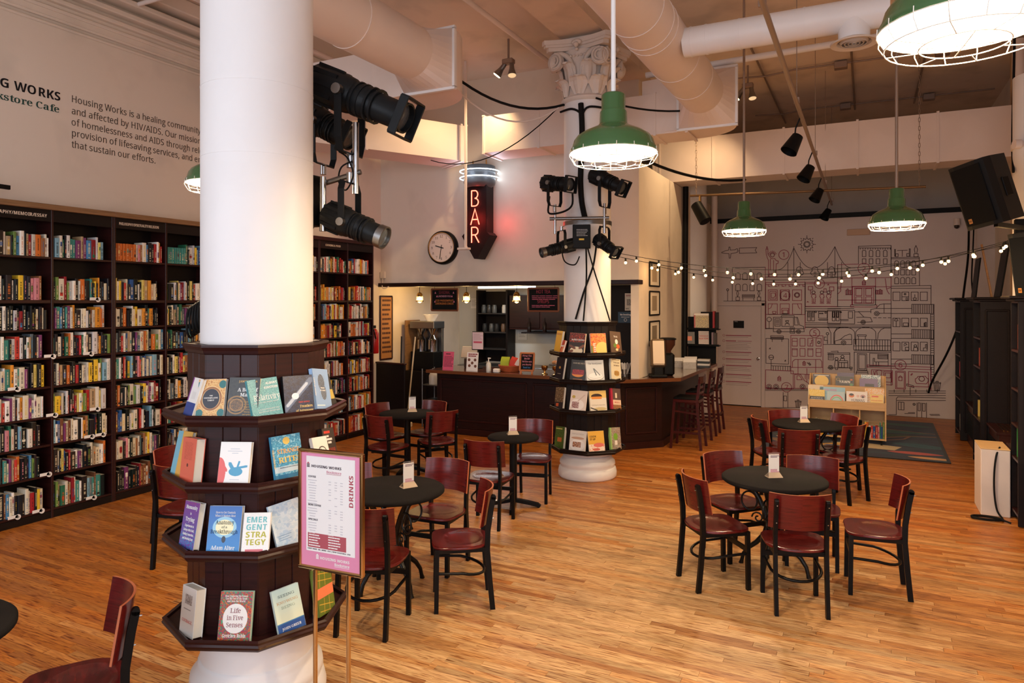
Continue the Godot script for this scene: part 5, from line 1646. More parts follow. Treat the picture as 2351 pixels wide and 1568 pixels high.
	for q in L:
		var o := printed_book(q[10], q[4], q[5], q[6], q[0], q[9], q[11], "books shown on the front display case")
		lean_book(o, A, at, q[1], q[2], s[q[3]], q[5], q[6], q[7], q[8])
	A = P(-3.11, 0, 8.27)
	at = deg_to_rad(20.6)
	s = [1.535, 1.21, 0.85, 0.37]
	L = [
		[21, -67.5, 0.0, 0, 0.2, 0.27, 0.03, 0.0, 0.0, C8(232, 178, 40), "tall yellow cookbook seen edge-on at the carved column's top shelf", []],
		[22, -67.5, 0.13, 0, 0.12, 0.16, 0.025, 4.0, 0.0, C8(200, 60, 44), "small red cookbook leaning beside the tall yellow one", []],
		[23, -22.5, 0.02, 0, 0.205, 0.25, 0.03, -2.0, 0.0, C8(226, 196, 160), "cookbook showing hands kneading dough, at the carved column", [["In Bibi's Kitchen", 0.55, 0.36, 0.08, W, "serif-bold", 0.8]]],
		[24, 22.5, -0.015, 0, 0.2, 0.25, 0.03, 0.0, 0.0, C8(226, 200, 190), "orange cookbook with a big pale fruit, at the carved column", [["craft", 0.3, 0.68, 0.13, W, "sans-bold", 0.55, 1]]],
		[25, 67.5, -0.06, 0, 0.19, 0.26, 0.02, -6.0, -22.0, C8(84, 62, 52), "brown cookbook strewn with vegetables at the carved column", [["Wok", 0.5, 0.28, 0.08, W, "serif", 0.36]]],
		[26, -67.5, 0.06, 1, 0.19, 0.27, 0.03, 0.0, 10.0, C8(26, 27, 38), "navy cookbook seen edge-on at the carved column's second shelf", []],
		[27, -22.5, 0.04, 1, 0.2, 0.25, 0.03, -2.0, 0.0, C8(210, 208, 202), "black cookbook with a berry tart on its front", [["SUGAR AND SWEETS", 0.5, 0.18, 0.07, C8(206, 196, 176), "sans", 0.76]]],
		[28, 22.5, -0.06, 1, 0.23, 0.255, 0.03, 0.0, 0.0, C8(206, 196, 190), "grey-white cookbook with stacked plates and forks", [["The Newlywed", 0.5, 0.2, 0.08, C8(70, 80, 86), "serif", 0.76]]],
		[29, 67.5, -0.07, 1, 0.18, 0.25, 0.03, -8.0, -20.0, C8(226, 222, 208), "cream cookbook with an oval plate, tilted at the carved column", [["TUSCAN", 0.55, 0.22, 0.07, C8(96, 60, 40), "serif-bold", 0.6], ["WOMEN", 0.55, 0.36, 0.07, C8(96, 60, 40), "serif-bold", 0.56]]],
		[30, -67.5, 0.06, 2, 0.2, 0.26, 0.03, 6.0, 10.0, C8(96, 74, 54), "brown photo cookbook seen edge-on at the carved column's third shelf", []],
		[31, -22.5, 0.035, 2, 0.21, 0.25, 0.016, -2.0, 0.0, C8(224, 208, 196), "pinkish cookbook with a round gold seal", []],
		[32, 22.5, -0.02, 2, 0.215, 0.25, 0.03, 0.0, 0.0, C8(216, 200, 170), "cookbook with a chocolate topped cake on its front", [["baking in America", 0.5, 0.7, 0.05, C8(150, 140, 120), "serif", 0.8]]],
		[33, 67.5, -0.07, 2, 0.18, 0.25, 0.028, -8.0, -20.0, C8(170, 40, 66), "cookbook with a red spine strip and candle, tilted", [["MEXICO", 0.6, 0.7, 0.06, C8(190, 60, 50), "serif-bold", 0.5]]],
		[34, -67.5, 0.07, 3, 0.19, 0.26, 0.035, 4.0, 14.0, C8(70, 92, 42), "green garden cookbook seen edge-on at the bottom shelf", []],
		[35, -22.5, 0.03, 3, 0.205, 0.25, 0.03, -1.0, 0.0, C8(222, 214, 214), "white cookbook with fried cakes and berries on a plate", [["NEW SOUTHERN", 0.5, 0.2, 0.06, C8(170, 166, 170), "serif", 0.76]]],
		[36, 22.5, -0.04, 3, 0.205, 0.25, 0.018, 0.0, 0.0, C8(226, 210, 190), "yellow cookbook with pink pastries", [["COOK", 0.3, 0.3, 0.09, K, "sans-bold", 0.4], ["IT UP", 0.28, 0.43, 0.09, K, "sans-bold", 0.34]]],
		[37, 67.5, -0.07, 3, 0.19, 0.26, 0.03, -5.0, -20.0, C8(150, 190, 110), "green and white collage cookbook at the bottom shelf", []],
	]
	for q in L:
		var o := printed_book(q[10], q[4], q[5], q[6], q[0], q[9], q[11], "cookbooks shown at the carved column")
		lean_book(o, A, at, q[1], q[2], s[q[3]], q[5], q[6], q[7], q[8])

# ------------------------------------------------------------------ shelved books
const PAL := [[236, 230, 218], [228, 220, 200], [214, 206, 190], [240, 238, 234], [226, 214, 186], [22, 22, 26], [34, 32, 34], [28, 30, 42], [44, 36, 34], [20, 28, 30], [172, 42, 46], [196, 62, 52], [140, 30, 40], [204, 110, 46], [226, 150, 50], [232, 194, 58], [220, 200, 110], [44, 84, 146], [70, 130, 176], [130, 176, 200], [44, 104, 78], [64, 140, 132], [110, 140, 70], [150, 100, 64], [120, 76, 50], [176, 150, 116], [122, 60, 110], [214, 140, 150], [206, 204, 206], [96, 110, 120]]
const PAL_NAME := ["cream", "cream", "beige", "white", "pale yellow", "black", "black", "navy", "dark brown", "black", "red", "red", "crimson", "orange", "orange", "yellow", "pale gold", "blue", "blue", "light blue", "green", "teal", "olive", "tan", "brown", "beige", "purple", "pink", "light grey", "grey"]

# one book standing on a shelf with its spine towards +x; origin at the foot of the spine, width along -z
func spine(b: MB, r: RandomNumberGenerator, w: float, h: float, dep: float, ci: int) -> void:
	var base: Color = lin(C8(PAL[ci][0], PAL[ci][1], PAL[ci][2]))
	var v := r.randf_range(0.85, 1.1)
	base = Color(base.r * v, base.g * v, base.b * v)
	var light := base.get_luminance() > 0.25
	var ink: Color = lin(C8(40, 34, 36)) if light else lin(C8(226, 214, 180))
	if r.randf() < 0.35:
		var k := r.randi() % PAL.size()
		ink = lin(C8(PAL[k][0], PAL[k][1], PAL[k][2]))
	b.col = base
	# slightly rounded spine of three faces
	var rd := minf(0.004, w * 0.2)
	var q := [Vector3(-rd, 0, 0), Vector3(0, 0, -w * 0.22), Vector3(0, 0, -w * 0.78), Vector3(-rd, 0, -w)]
	var up := Vector3(0, h, 0)
	for i in 3:
		b.fquad(q[i], q[i + 1], q[i + 1] + up, q[i] + up, Vector3(1, 0, (1 - i) * 0.6))
	b.quad(q[0], q[0] + up, Vector3(-dep, h, 0), Vector3(-dep, 0, 0), Vector3(0, 0, 1))
	b.quad(q[3], q[3] + up, Vector3(-dep, h, -w), Vector3(-dep, 0, -w), Vector3(0, 0, -1))
	b.col = lin(C8(214, 204, 184))
	b.quad(q[0] + up, q[3] + up, Vector3(-dep, h, -w), Vector3(-dep, h, 0), Vector3.UP)
	var x := 0.0006
	var z0 := -w * 0.22
	var z1 := -w * 0.78
	var strip := func(y0: float, y1: float, c: Color) -> void:
		b.col = c
		b.quad(Vector3(x, y0 * h, z0), Vector3(x, y0 * h, z1), Vector3(x, y1 * h, z1), Vector3(x, y1 * h, z0), Vector3.RIGHT)
	if r.randf() < 0.4:
		var k := r.randi() % PAL.size()
		var y := r.randf_range(0.05, 0.6)
		strip.call(y, y + r.randf_range(0.06, 0.3), lin(C8(PAL[k][0], PAL[k][1], PAL[k][2])))
		x = 0.0009
	# title: a row of letter marks running up the spine
	b.col = ink
	var y := r.randf_range(0.16, 0.3)
	var lw := w * r.randf_range(0.1, 0.2)
	var end := r.randf_range(0.6, 0.9)
	while y < end:
		var s := r.randf_range(0.012, 0.03)
		if r.randf() < 0.82:
			b.quad(Vector3(x, y * h, -w / 2 + lw), Vector3(x, y * h, -w / 2 - lw), Vector3(x, (y + s * 0.75) * h, -w / 2 - lw), Vector3(x, (y + s * 0.75) * h, -w / 2 + lw), Vector3.RIGHT)
		y += s * 1.25
	b.quad(Vector3(x, 0.06 * h, -w / 2 + lw), Vector3(x, 0.06 * h, -w / 2 - lw), Vector3(x, 0.09 * h, -w / 2 - lw), Vector3(x, 0.09 * h, -w / 2 + lw), Vector3.RIGHT)

func ordinal(i: int) -> String:
	var w := ["first", "second", "third", "fourth", "fifth", "sixth", "seventh", "eighth", "ninth", "tenth", "eleventh", "twelfth", "thirteenth", "fourteenth", "fifteenth", "sixteenth", "seventeenth", "eighteenth", "nineteenth", "twentieth"]
	return w[i - 1] if i <= 20 else "%dth" % i

const SHELF_Y := [0.095, 0.44, 0.74, 1.02, 1.32, 1.61, 1.89, 2.18, 2.61]
const FRONT := -7.28

func build_bookcases() -> void:
	var units := [[2.31, 3.6, 2, "dark bookcase at the near end of the long book wall"], [3.6, 4.89, 2, "tall dark bookcase under the memoir and essay sign"], [4.89, 6.17, 2, "tall dark bookcase under the philosophy and religion sign"], [6.17, 7.46, 2, "tall dark bookcase mostly hidden behind the front column"], [7.46, 8.1, 1, "narrow dark bookcase between the column and the cooking section"], [8.1, 9.39, 2, "tall dark bookcase under the cooking and food sign"]]
	for q in units:
		var t := thing("bookcase", q[3], "bookcase", P(FRONT, 0, q[0]))
		var len: float = q[1] - q[0]
		var b := mb()
		b.box(Vector3(-0.265, 1.55, -len / 2), Vector3(0.02, 3.1, len))
		obj("back_panel", b, M.shelf_back, t)
		for k in int(q[2]) + 1:
			b = mb()
			b.bbox(Vector3(-0.13, 1.54, -len * k / q[2] + (0.012 if k == q[2] else -0.012 if k == 0 else 0.0)), Vector3(0.26, 3.08, 0.024), 0.003)
			obj("upright", b, M.casework, t)
		for y in SHELF_Y:
			for k in int(q[2]):
				b = mb()
				var th := 0.034 if y == 2.18 else 0.022
				b.bbox(Vector3(-0.132, y - th / 2, -len * (k + 0.5) / q[2]), Vector3(0.252, th, len / q[2] - 0.026), 0.003)
				obj("shelf", b, M.casework, t)
		b = mb()
		b.bbox(Vector3(-0.02, 0.035, -len / 2), Vector3(0.03, 0.07, len), 0.003)
		obj("plinth", b, M.case_dark, t)
		b = mb()
		b.bbox(Vector3(-0.12, 3.105, -len / 2), Vector3(0.3, 0.055, len), 0.004)
		obj("top_rail", b, M.top_rail if q[0] < 7.0 else M.casework, t)
		b = mb()
		b.bbox(Vector3(-0.012, 3.02, -len / 2), Vector3(0.018, 0.12, len - 0.05), 0.002)
		var hd := obj("header", b, M.case_dark, t)
		var txt := {3.6: ["BIOGRAPHY/MEMOIR/ESSAY", 0.31, 0.56], 4.89: ["PHILOSOPHY/SPIRITUALITY/RELIGION", 0.30, 0.48], 8.1: ["COOKING & FOOD", 0.3, 0.34]}
		if txt.has(q[0]):
			var e = txt[q[0]]
			write(hd, e[0], 0.032 if q[0] < 4 else 0.03, mat(C8(232, 214, 190), 0.6), Vector3(0.0, 3.0, -e[1]), Vector3(0, PI / 2, 0), "sans-bold", e[2], HORIZONTAL_ALIGNMENT_CENTER)
	# books: the bays nearest the viewer book by book, the rest together
	var r := RandomNumberGenerator.new()
	r.seed = 4242
	var bays := []
	for q in units:
		for k in int(q[2]):
			var l: float = (q[1] - q[0]) / q[2]
			bays.append([q[0] + l * k + 0.014, q[0] + l * (k + 1) - 0.014])
	var names := {2: "bay under the memoir sign", 3: "bay beyond the memoir sign", 4: "bay under the philosophy sign"}
	var mass := mb()
	var own := 0
	for bi in bays.size():
		for si in SHELF_Y.size():
			var d: float = bays[bi][0] + r.randf_range(0.0, 0.02)
			var end: float = bays[bi][1]
			var room: float = (SHELF_Y[si + 1] if si + 1 < SHELF_Y.size() else 2.98) - SHELF_Y[si] - 0.045
			var warm: bool = bays[bi][0] > 7.4
			var slack := r.randf_range(0.0, 0.14) if r.randf() < 0.6 else 0.0
			var lean := 0.0
			var k := 0
			var run_ci := -1
			while true:
				var w := r.randf_range(0.015, 0.034) if r.randf() < 0.8 else r.randf_range(0.034, 0.055)
				if d + w > end - slack * 0.6:
					break
				k += 1
				var h := minf(r.randf_range(0.175, 0.24), room)
				if si == 0: h = minf(h + 0.02, room)
				var ci := r.randi() % PAL.size()
				if r.randf() < 0.3: ci = r.randi() % 10
				if warm and r.randf() < 0.4: ci = [10, 11, 13, 14, 15, 0, 3, 12][r.randi() % 8]
				if si == 8 and bi in [4, 5] and k < 9:
					ci = [13, 21][bi - 4]; w = 0.03; h = 0.19
				var ind: bool = names.has(bi) and (d > 3.74) and not (bi == 4 and si > 5) and own < 205
				var b := mb() if ind else mass
				var rise := 0.0
				if k > 1 and r.randf() < 0.05: lean = r.randf_range(-0.16, 0.16)
				elif r.randf() < 0.5: lean = 0.0
				var tr := Transform3D(Basis(Vector3.RIGHT, 0.0), P(FRONT - r.randf_range(0.012, 0.035), SHELF_Y[si] + 0.0005, d))
				if ind:
					spine(b, r, w, h, r.randf_range(0.13, 0.165), ci)
					own += 1
					var sz := "thick" if w > 0.036 else "slim" if w < 0.02 else "tall" if h > 0.225 else "short" if h < 0.19 else "medium"
					var o := obj("shelf_book", b, M.book, null, tr.origin)
					tag(o, "%s %s book, %s on the %s shelf down, %s" % [sz, PAL_NAME[ci], ordinal(k), ordinal(9 - si), names[bi]], "book", "books shelved along the book wall")
				else:
					b.xf = tr
					spine(b, r, w, h, r.randf_range(0.13, 0.165), ci)
					b.xf = Transform3D()
				d += w + r.randf_range(0.0002, 0.0015)
	var ms := obj("shelf_books", mass, M.book)
	tag(ms, "rows of mixed spines filling the remaining bookcase shelves", "books", "", "stuff")
	# white index tabs with letters hanging over the shelf edges
	var tabs := [["R", 4.62, 7], ["K", 3.83, 4], ["S", 4.55, 5], ["L", 4.16, 5], ["M", 4.18, 3], ["N", 4.12, 1], ["T", 4.62, 3], ["V", 4.56, 2], ["W", 4.68, 2], ["O", 3.83, 0], ["P", 4.05, 0], ["X", 4.58, 0]]
	for q in tabs:
		var t := thing("index_tab", "white index tab lettered %s on a bookcase shelf edge" % q[0], "label", P(FRONT + 0.004, SHELF_Y[q[2]] + 0.012, q[1]))
		var b := mb()
		b.bbox(Vector3(0.002, 0, -0.045), Vector3(0.004, 0.03, 0.09), 0.001)
		b.cyl(Vector3(0, -0.008, -0.09), Vector3(0.004, -0.008, -0.09), 0.026, 0.026, 18)
		obj("tab", b, M.paper, t)
		write(t, q[0], 0.022, M.ink, Vector3(0.0046, -0.019, -0.09), Vector3(0, PI / 2, 0), "sans-bold", 0, HORIZONTAL_ALIGNMENT_CENTER, "letter")
	build_display_books()

# ------------------------------------------------------------------ bar
func moulding(b: MB, w: float, h: float, o: Vector3, wd := 0.03) -> void:
	for q in [[0.0, h / 2, w, wd], [0.0, -h / 2, w, wd], [-w / 2, 0.0, wd, h], [w / 2, 0.0, wd, h]]:
		b.bbox(o + Vector3(q[0], q[1], 0), Vector3(q[2] + wd * 0.5 if q[2] == w else q[2], q[3], 0.022), 0.007)

func build_bar() -> void:
	var t := thing("bar_counter", "long dark mahogany bar front with framed panels", "bar", P(-4.78, 0, 10.16))
	var b := mb()
	b.bbox(Vector3(0, 0.55, 0), Vector3(3.16, 0.9, 0.56), 0.006)
	obj("body", b, M.bar_wood, t)
	b = mb()
	b.bbox(Vector3(0, 0.05, 0.005), Vector3(3.18, 0.1, 0.6), 0.008)
	obj("plinth", b, M.casework, t)
	for q in [[-0.72, 1.56], [0.85, 1.34]]:
		b = mb()
		moulding(b, q[1], 0.66, Vector3(q[0], 0.56, 0.285))
		obj("panel_moulding", b, M.casework, t)
	t = thing("bar_return", "angled end of the mahogany bar and its side under the stools", "bar", P(-2.75, 0, 10.45))
	b = mb()
	var po := PackedVector2Array([Vector2(-0.46, 0.56), Vector2(0.02, 0.06), Vector2(0.02, -2.5), Vector2(-0.18, -2.5), Vector2(-0.18, 0.0), Vector2(-0.46, 0.0)])
	b.prism(po, 0.1, 1.0)
	obj("body", b, M.bar_wood, t)
	b = mb()
	po = PackedVector2Array([Vector2(-0.46, 0.585), Vector2(0.045, 0.07), Vector2(0.045, -2.5), Vector2(-0.18, -2.5), Vector2(-0.18, 0.0), Vector2(-0.46, 0.0)])
	b.prism(po, 0.0, 0.1)
	obj("plinth", b, M.casework, t)
	b = mb()
	b.xf = Transform3D(Basis(Vector3.UP, deg_to_rad(46)), Vector3(-0.215, 0.56, 0.315))
	moulding(b, 0.5, 0.66, Vector3.ZERO)
	obj("panel_moulding", b, M.casework, t)
	# one continuous counter top
	b = mb()
	po = PackedVector2Array([Vector2(-6.45, -9.7), Vector2(-3.1, -9.71), Vector2(-2.44, -10.32), Vector2(-2.42, -13.0), Vector2(-2.93, -13.0), Vector2(-2.93, -10.12), Vector2(-3.08, -10.12), Vector2(-3.08, -10.6), Vector2(-6.45, -10.6)])
	b.prism(po, 1.0, 1.045)
	var ct := single("bar_worktop", b, M.counter, "polished brown counter top running along the bar", "counter")
	b = mb()
	b.bar([P(-6.45, 1.022, 9.695), P(-3.1, 1.022, 9.705), P(-2.435, 1.022, 10.32), P(-2.415, 1.022, 13.0)], 0.05, 0.014, Vector3.UP)
	obj("metal_edge", b, mat(C8(150, 96, 62), 0.25, 0.7), ct)
	# half-height gate between the bar and the wall
	t = thing("bar_gate", "low dark swing gate between the bar and the extinguisher wall", "gate", P(-7.2, 0, 9.75), deg_to_rad(-8))
	b = mb()
	b.bbox(Vector3(0, 0.58, 0), Vector3(0.66, 1.04, 0.04), 0.004)
	obj("panel", b, M.case_dark, t)
	b = mb()
	b.bbox(Vector3(0, 1.115, 0), Vector3(0.68, 0.03, 0.06), 0.006)
	obj("top_rail", b, M.casework, t)
	# jug on wire shelf under the counter end
	t = thing("wire_shelf", "open metal shelf at the end of the bar", "shelf", P(-6.68, 0, 10.4))
	for y in [0.45, 0.72]:
		b = mb()
		b.bbox(Vector3(0, y, 0), Vector3(0.4, 0.02, 0.4), 0.003)
		obj("shelf", b, M.steel, t)
	for q in [[-0.19, -0.19], [0.19, -0.19], [-0.19, 0.19], [0.19, 0.19]]:
		b = mb()
		b.cyl(Vector3(q[0], 0, q[1]), Vector3(q[0], 1.0, q[1]), 0.012, 0.012, 8)
		obj("post", b, M.steel, t)
	b = mb()
	b.lathe(Vector3.ZERO, [Vector2(0, 0), Vector2(0.075, 0), Vector2(0.08, 0.02), Vector2(0.08, 0.15), Vector2(0.05, 0.21), Vector2(0.022, 0.23), Vector2(0.022, 0.27), Vector2(0, 0.27)], 18)
	single("plastic_jug", b, mat(C8(196, 184, 170), 0.4), "milky plastic jug on the metal shelf beside the bar", "jug", P(-6.72, 0.73, 10.33))
	counter_things()

func sign_card(called: String, label: String, cat: String, at: Vector3, w: float, h: float, m: Material, lean := 0.12, turn := 0.0) -> Node3D:
	var t := thing(called, label, cat, at, turn)
	var b := mb()
	b.xf = Transform3D(Basis(Vector3.RIGHT, -lean), Vector3.ZERO)
	b.bbox(Vector3(0, h / 2, 0), Vector3(w, h, 0.006), 0.001)
	obj("card", b, m, t)
	return t

func lines_on(parent: Node, m: Material, x0: float, x1: float, y0: float, n: int, dy: float, th: float, z: float, lean := 0.0, seed_ := 1) -> void:
	var r := RandomNumberGenerator.new()
	r.seed = seed_
	var b := mb()
	b.xf = Transform3D(Basis(Vector3.RIGHT, -lean), Vector3.ZERO)
	for i in n:
		var x := x0
		var e := x1 - r.randf() * (x1 - x0) * 0.35
		while x < e:
			var w := r.randf_range(0.12, 0.3) * (x1 - x0)
			b.box(Vector3(x + w / 2, y0 - i * dy, z), Vector3(w * 0.9, th, 0.0008))
			x += w
	obj("print", b, m, parent)

func counter_things() -> void:
	var t := sign_card("counter_sign", "bright pink printed sign standing on the bar", "sign", P(-6.1, 1.046, 9.8), 0.2, 0.3, mat(C8(222, 92, 128), 0.6))
	lines_on(t, M.ink, -0.08, 0.09, 0.22, 9, 0.02, 0.006, 0.004, 0.12, 3)
	lines_on(t, M.ink, -0.05, 0.06, 0.262, 1, 0.02, 0.012, 0.004, 0.12, 4)
	t = sign_card("counter_sign", "white flyer with round portraits standing on the bar", "sign", P(-5.66, 1.046, 9.82), 0.21, 0.3, M.paper)
	lines_on(t, M.maroon, -0.08, 0.09, 0.27, 2, 0.03, 0.018, 0.004, 0.12, 5)
	var b: MB
	for q in [[-0.06, 0.18], [0.05, 0.18], [0.0, 0.13], [-0.05, 0.085], [0.06, 0.08]]:
		b = mb()
		b.xf = Transform3D(Basis(Vector3.RIGHT, -0.12), Vector3.ZERO)
		b.cyl(Vector3(q[0], q[1], 0.003), Vector3(q[0], q[1], 0.0045), 0.024, 0.024, 12)
		obj("portrait", b, mat(C8(110, 70, 56), 0.7), t)
	# sanitiser
	t = thing("sanitizer_bottle", "clear pump bottle of hand sanitizer on the bar", "bottle", P(-5.37, 1.046, 9.85))
	b = mb()
	b.lathe(Vector3.ZERO, [Vector2(0, 0), Vector2(0.038, 0), Vector2(0.04, 0.01), Vector2(0.04, 0.12), Vector2(0.03, 0.145), Vector2(0.016, 0.15), Vector2(0.016, 0.165), Vector2(0, 0.165)], 18)
	obj("bottle", b, mat(C8(214, 214, 208), 0.2), t)
	b = mb()
	b.cyl(Vector3(0, 0.165, 0), Vector3(0, 0.21, 0), 0.008, 0.008, 10)
	b.bbox(Vector3(0.012, 0.215, 0), Vector3(0.05, 0.016, 0.022), 0.004)
	obj("pump", b, M.paper, t)
	b = mb()
	b.bbox(Vector3.ZERO, Vector3(0.1, 0.06, 0.07), 0.01)
	single("card_reader", b, M.paper, "small white card reader on the bar beside the bottle", "card reader", P(-5.2, 1.077, 9.8))
	# basket of snack bags
	t = thing("wicker_basket", "orange wicker basket of snacks on the bar", "basket", P(-5.1, 1.046, 10.1))
	b = mb()
	b.lathe(Vector3.ZERO, [Vector2(0, 0.004), Vector2(0.14, 0.004), Vector2(0.15, 0.0), Vector2(0.2, 0.09), Vector2(0.205, 0.1), Vector2(0.19, 0.1), Vector2(0.14, 0.015), Vector2(0, 0.015)], 28)
	for i in 5:
		var ring := []
		for j in 28:
			var a := TAU * j / 28.0
			ring.append(Vector3(cos(a), 0, sin(a)) * (0.152 + i * 0.011 + 0.003 * (j % 2)) + Vector3(0, 0.01 + i * 0.02, 0))
		b.tube(ring, 0.007, 5, true)
	obj("weave", b, mat(C8(176, 84, 40), 0.7), t)
	for q in [[-5.2, 0.0, C8(170, 190, 60), "green bag of chips in the wicker basket"], [-5.06, 0.25, C8(206, 70, 56), "red bag of chips in the wicker basket"], [-4.98, 0.5, C8(226, 222, 214), "white bag of chips in the wicker basket"]]:
		b = mb()
		b.xf = Transform3D(Basis(Vector3.BACK, -q[1]) * Basis(Vector3.RIGHT, -0.2), Vector3.ZERO)
		var prof := []
		for i in 7:
			prof.append([i / 6.0, 0.026 * sin(PI * i / 6.0) + 0.003])
		for i in 6:
			for s in [-1.0, 1.0]:
				var y0: float = prof[i][0] * 0.2
				var y1: float = prof[i + 1][0] * 0.2
				b.fquad(Vector3(-0.075, y0, s * prof[i][1]), Vector3(0.075, y0, s * prof[i][1]), Vector3(0.075, y1, s * prof[i + 1][1]), Vector3(-0.075, y1, s * prof[i + 1][1]), Vector3(0, 0, s))
		for s in [-1.0, 1.0]:
			for i in 6:
				b.fquad(Vector3(s * 0.075, prof[i][0] * 0.2, prof[i][1]), Vector3(s * 0.075, prof[i][0] * 0.2, -prof[i][1]), Vector3(s * 0.075, prof[i + 1][0] * 0.2, -prof[i + 1][1]), Vector3(s * 0.075, prof[i + 1][0] * 0.2, prof[i + 1][1]), Vector3(s, 0, 0))
		single("snack_bag", b, mat(q[2], 0.3), q[3], "bag", P(q[0], 1.075, 10.08))
	# chalk board easel
	t = thing("chalk_easel", "small wooden chalkboard easel on the bar", "sign", P(-4.72, 1.046, 9.88), 0.15)
	b = mb()
	b.xf = Transform3D(Basis(Vector3.RIGHT, -0.18), Vector3.ZERO)
	moulding(b, 0.22, 0.27, Vector3(0, 0.18, 0), 0.03)
	b.bbox(Vector3(-0.09, 0.02, 0.0), Vector3(0.03, 0.05, 0.02), 0.002)
	b.bbox(Vector3(0.09, 0.02, 0.0), Vector3(0.03, 0.05, 0.02), 0.002)
	obj("frame", b, mat(C8(176, 104, 52), 0.5), t)
	b = mb()
	b.xf = Transform3D(Basis(Vector3.RIGHT, -0.18), Vector3.ZERO)
	b.box(Vector3(0, 0.18, -0.004), Vector3(0.21, 0.26, 0.008))
	obj("slate", b, M.black_soft, t)
	var yy := 0.265
	for q in [["Ring the", 0.15, C8(240, 150, 170)], ["Bell!", 0.09, C8(240, 150, 170)], ["We'll be with", 0.16, C8(240, 150, 170)], ["you Shortly", 0.15, C8(240, 150, 170)], ["Thank You!", 0.12, C8(80, 150, 220)]]:
		write(t, q[0], 0.024, mat(q[2], 0.7), Vector3(0, yy * cos(0.18), 0.003 - yy * sin(0.18)), Vector3(-0.18, 0, 0), "serif", q[1], HORIZONTAL_ALIGNMENT_CENTER)
		yy -= 0.046
	# brass cups and cake stand with dome
	for q in [[-4.42, 9.9, "brass goblet on the bar next to the chalkboard"], [-4.22, 9.86, "brass goblet on the bar nearer the carved column"], [-3.42, 9.85, "small brass bowl on the bar behind the carved column"], [-3.24, 9.86, "small brass bowl on the bar next to the straws"]]:
		b = mb()
		b.lathe(Vector3.ZERO, [Vector2(0, 0), Vector2(0.05, 0), Vector2(0.05, 0.008), Vector2(0.02, 0.02), Vector2(0.014, 0.05), Vector2(0.03, 0.065), Vector2(0.048, 0.09), Vector2(0.052, 0.13), Vector2(0.048, 0.13), Vector2(0.03, 0.08), Vector2(0, 0.075)], 20)
		single("brass_goblet", b, M.brass, q[2], "goblet", P(q[0], 1.046, q[1]), 0.0, "brass goblets along the bar")
	for q in [[-4.33, 10.28, 0.17, "domed pastry stand on the bar by the chalkboard"]]:
		t = thing("cake_stand", q[3], "cake stand", P(q[0], 1.046, q[1]))
		b = mb()
		b.lathe(Vector3.ZERO, [Vector2(0, 0), Vector2(0.08, 0), Vector2(0.08, 0.01), Vector2(0.02, 0.03), Vector2(0.02, 0.1), Vector2(q[2], 0.115), Vector2(q[2], 0.125), Vector2(0, 0.125)], 28)
		obj("stand", b, M.steel, t)
		b = mb()
		b.lathe(Vector3.ZERO, [Vector2(q[2] - 0.01, 0.126), Vector2(q[2] - 0.01, 0.24), Vector2(q[2] - 0.05, 0.3), Vector2(0.05, 0.325), Vector2(0, 0.327)], 28, 0.3)
		obj("glass_dome", b, M.glass, t)
		b = mb()
		b.tube([Vector3(-0.03, 0.325, 0), Vector3(-0.03, 0.36, 0), Vector3(0.03, 0.36, 0), Vector3(0.03, 0.325, 0)], 0.006, 6)
		obj("handle", b, M.brass, t)
	for i in 4:
		b = mb()
		b.lathe(Vector3.ZERO, [Vector2(0, 0), Vector2(0.045, 0.004), Vector2(0.055, 0.025), Vector2(0.04, 0.05), Vector2(0, 0.06)], 12, 0.2)
		single("pastry", b, mat(C8(196, 130, 70), 0.7), "golden pastry under the glass dome on the bar", "pastry", P(-4.33 + 0.075 * cos(i * 1.6), 1.172, 10.28 + 0.075 * sin(i * 1.6)), 0.0, "pastries under the dome")
	# straw cup, grinder
	t = thing("straw_cup", "metal cup of white straws on the bar beside the napkin dispenser", "cup", P(-3.2, 1.046, 10.05))
	b = mb()
	b.lathe(Vector3.ZERO, [Vector2(0, 0), Vector2(0.05, 0), Vector2(0.055, 0.12), Vector2(0.05, 0.12), Vector2(0.045, 0.01), Vector2(0, 0.01)], 20)
	obj("cup", b, M.steel, t)
	for i in 14:
		b = mb()
		var a := TAU * i / 14.0
		var k := 0.02 + 0.02 * (i % 2)
		b.cyl(Vector3(cos(a) * k, 0.02, sin(a) * k), Vector3(cos(a) * k * 2.3, 0.21, sin(a) * k * 2.3), 0.005, 0.005, 6)
		obj("straw", b, M.paper, t)
	t = thing("napkin_dispenser", "tall black and chrome napkin dispenser on the angled counter", "dispenser", P(-2.76, 1.046, 10.3), 0.45)
	b = mb()
	b.bbox(Vector3(0, 0.02, -0.02), Vector3(0.24, 0.04, 0.24), 0.01)
	b.bbox(Vector3(0, 0.14, -0.04), Vector3(0.16, 0.24, 0.16), 0.02)
	obj("base", b, M.black, t)
	b = mb()
	b.xf = Transform3D(Basis(Vector3.RIGHT, -0.16), Vector3(0, 0.16, 0.06))
	b.bbox(Vector3(0, 0.2, -0.06), Vector3(0.22, 0.42, 0.14), 0.03)
	obj("housing", b, mat(C8(120, 104, 88), 0.3, 0.8), t)
	b = mb()
	b.xf = Transform3D(Basis(Vector3.RIGHT, -0.16), Vector3(0, 0.16, 0.06))
	b.bbox(Vector3(0, 0.21, 0.008), Vector3(0.17, 0.34, 0.012), 0.004)
	obj("face_plate", b, mat(C8(226, 206, 178), 0.4), t)
	t = thing("coffee_grinder", "black coffee grinder with a brown hopper behind the napkin dispenser", "grinder", P(-2.7, 1.046, 10.62), 0.4)
	b = mb()
	b.bbox(Vector3(0, 0.17, 0), Vector3(0.18, 0.34, 0.22), 0.03)
	obj("body", b, M.black, t)
	b = mb()
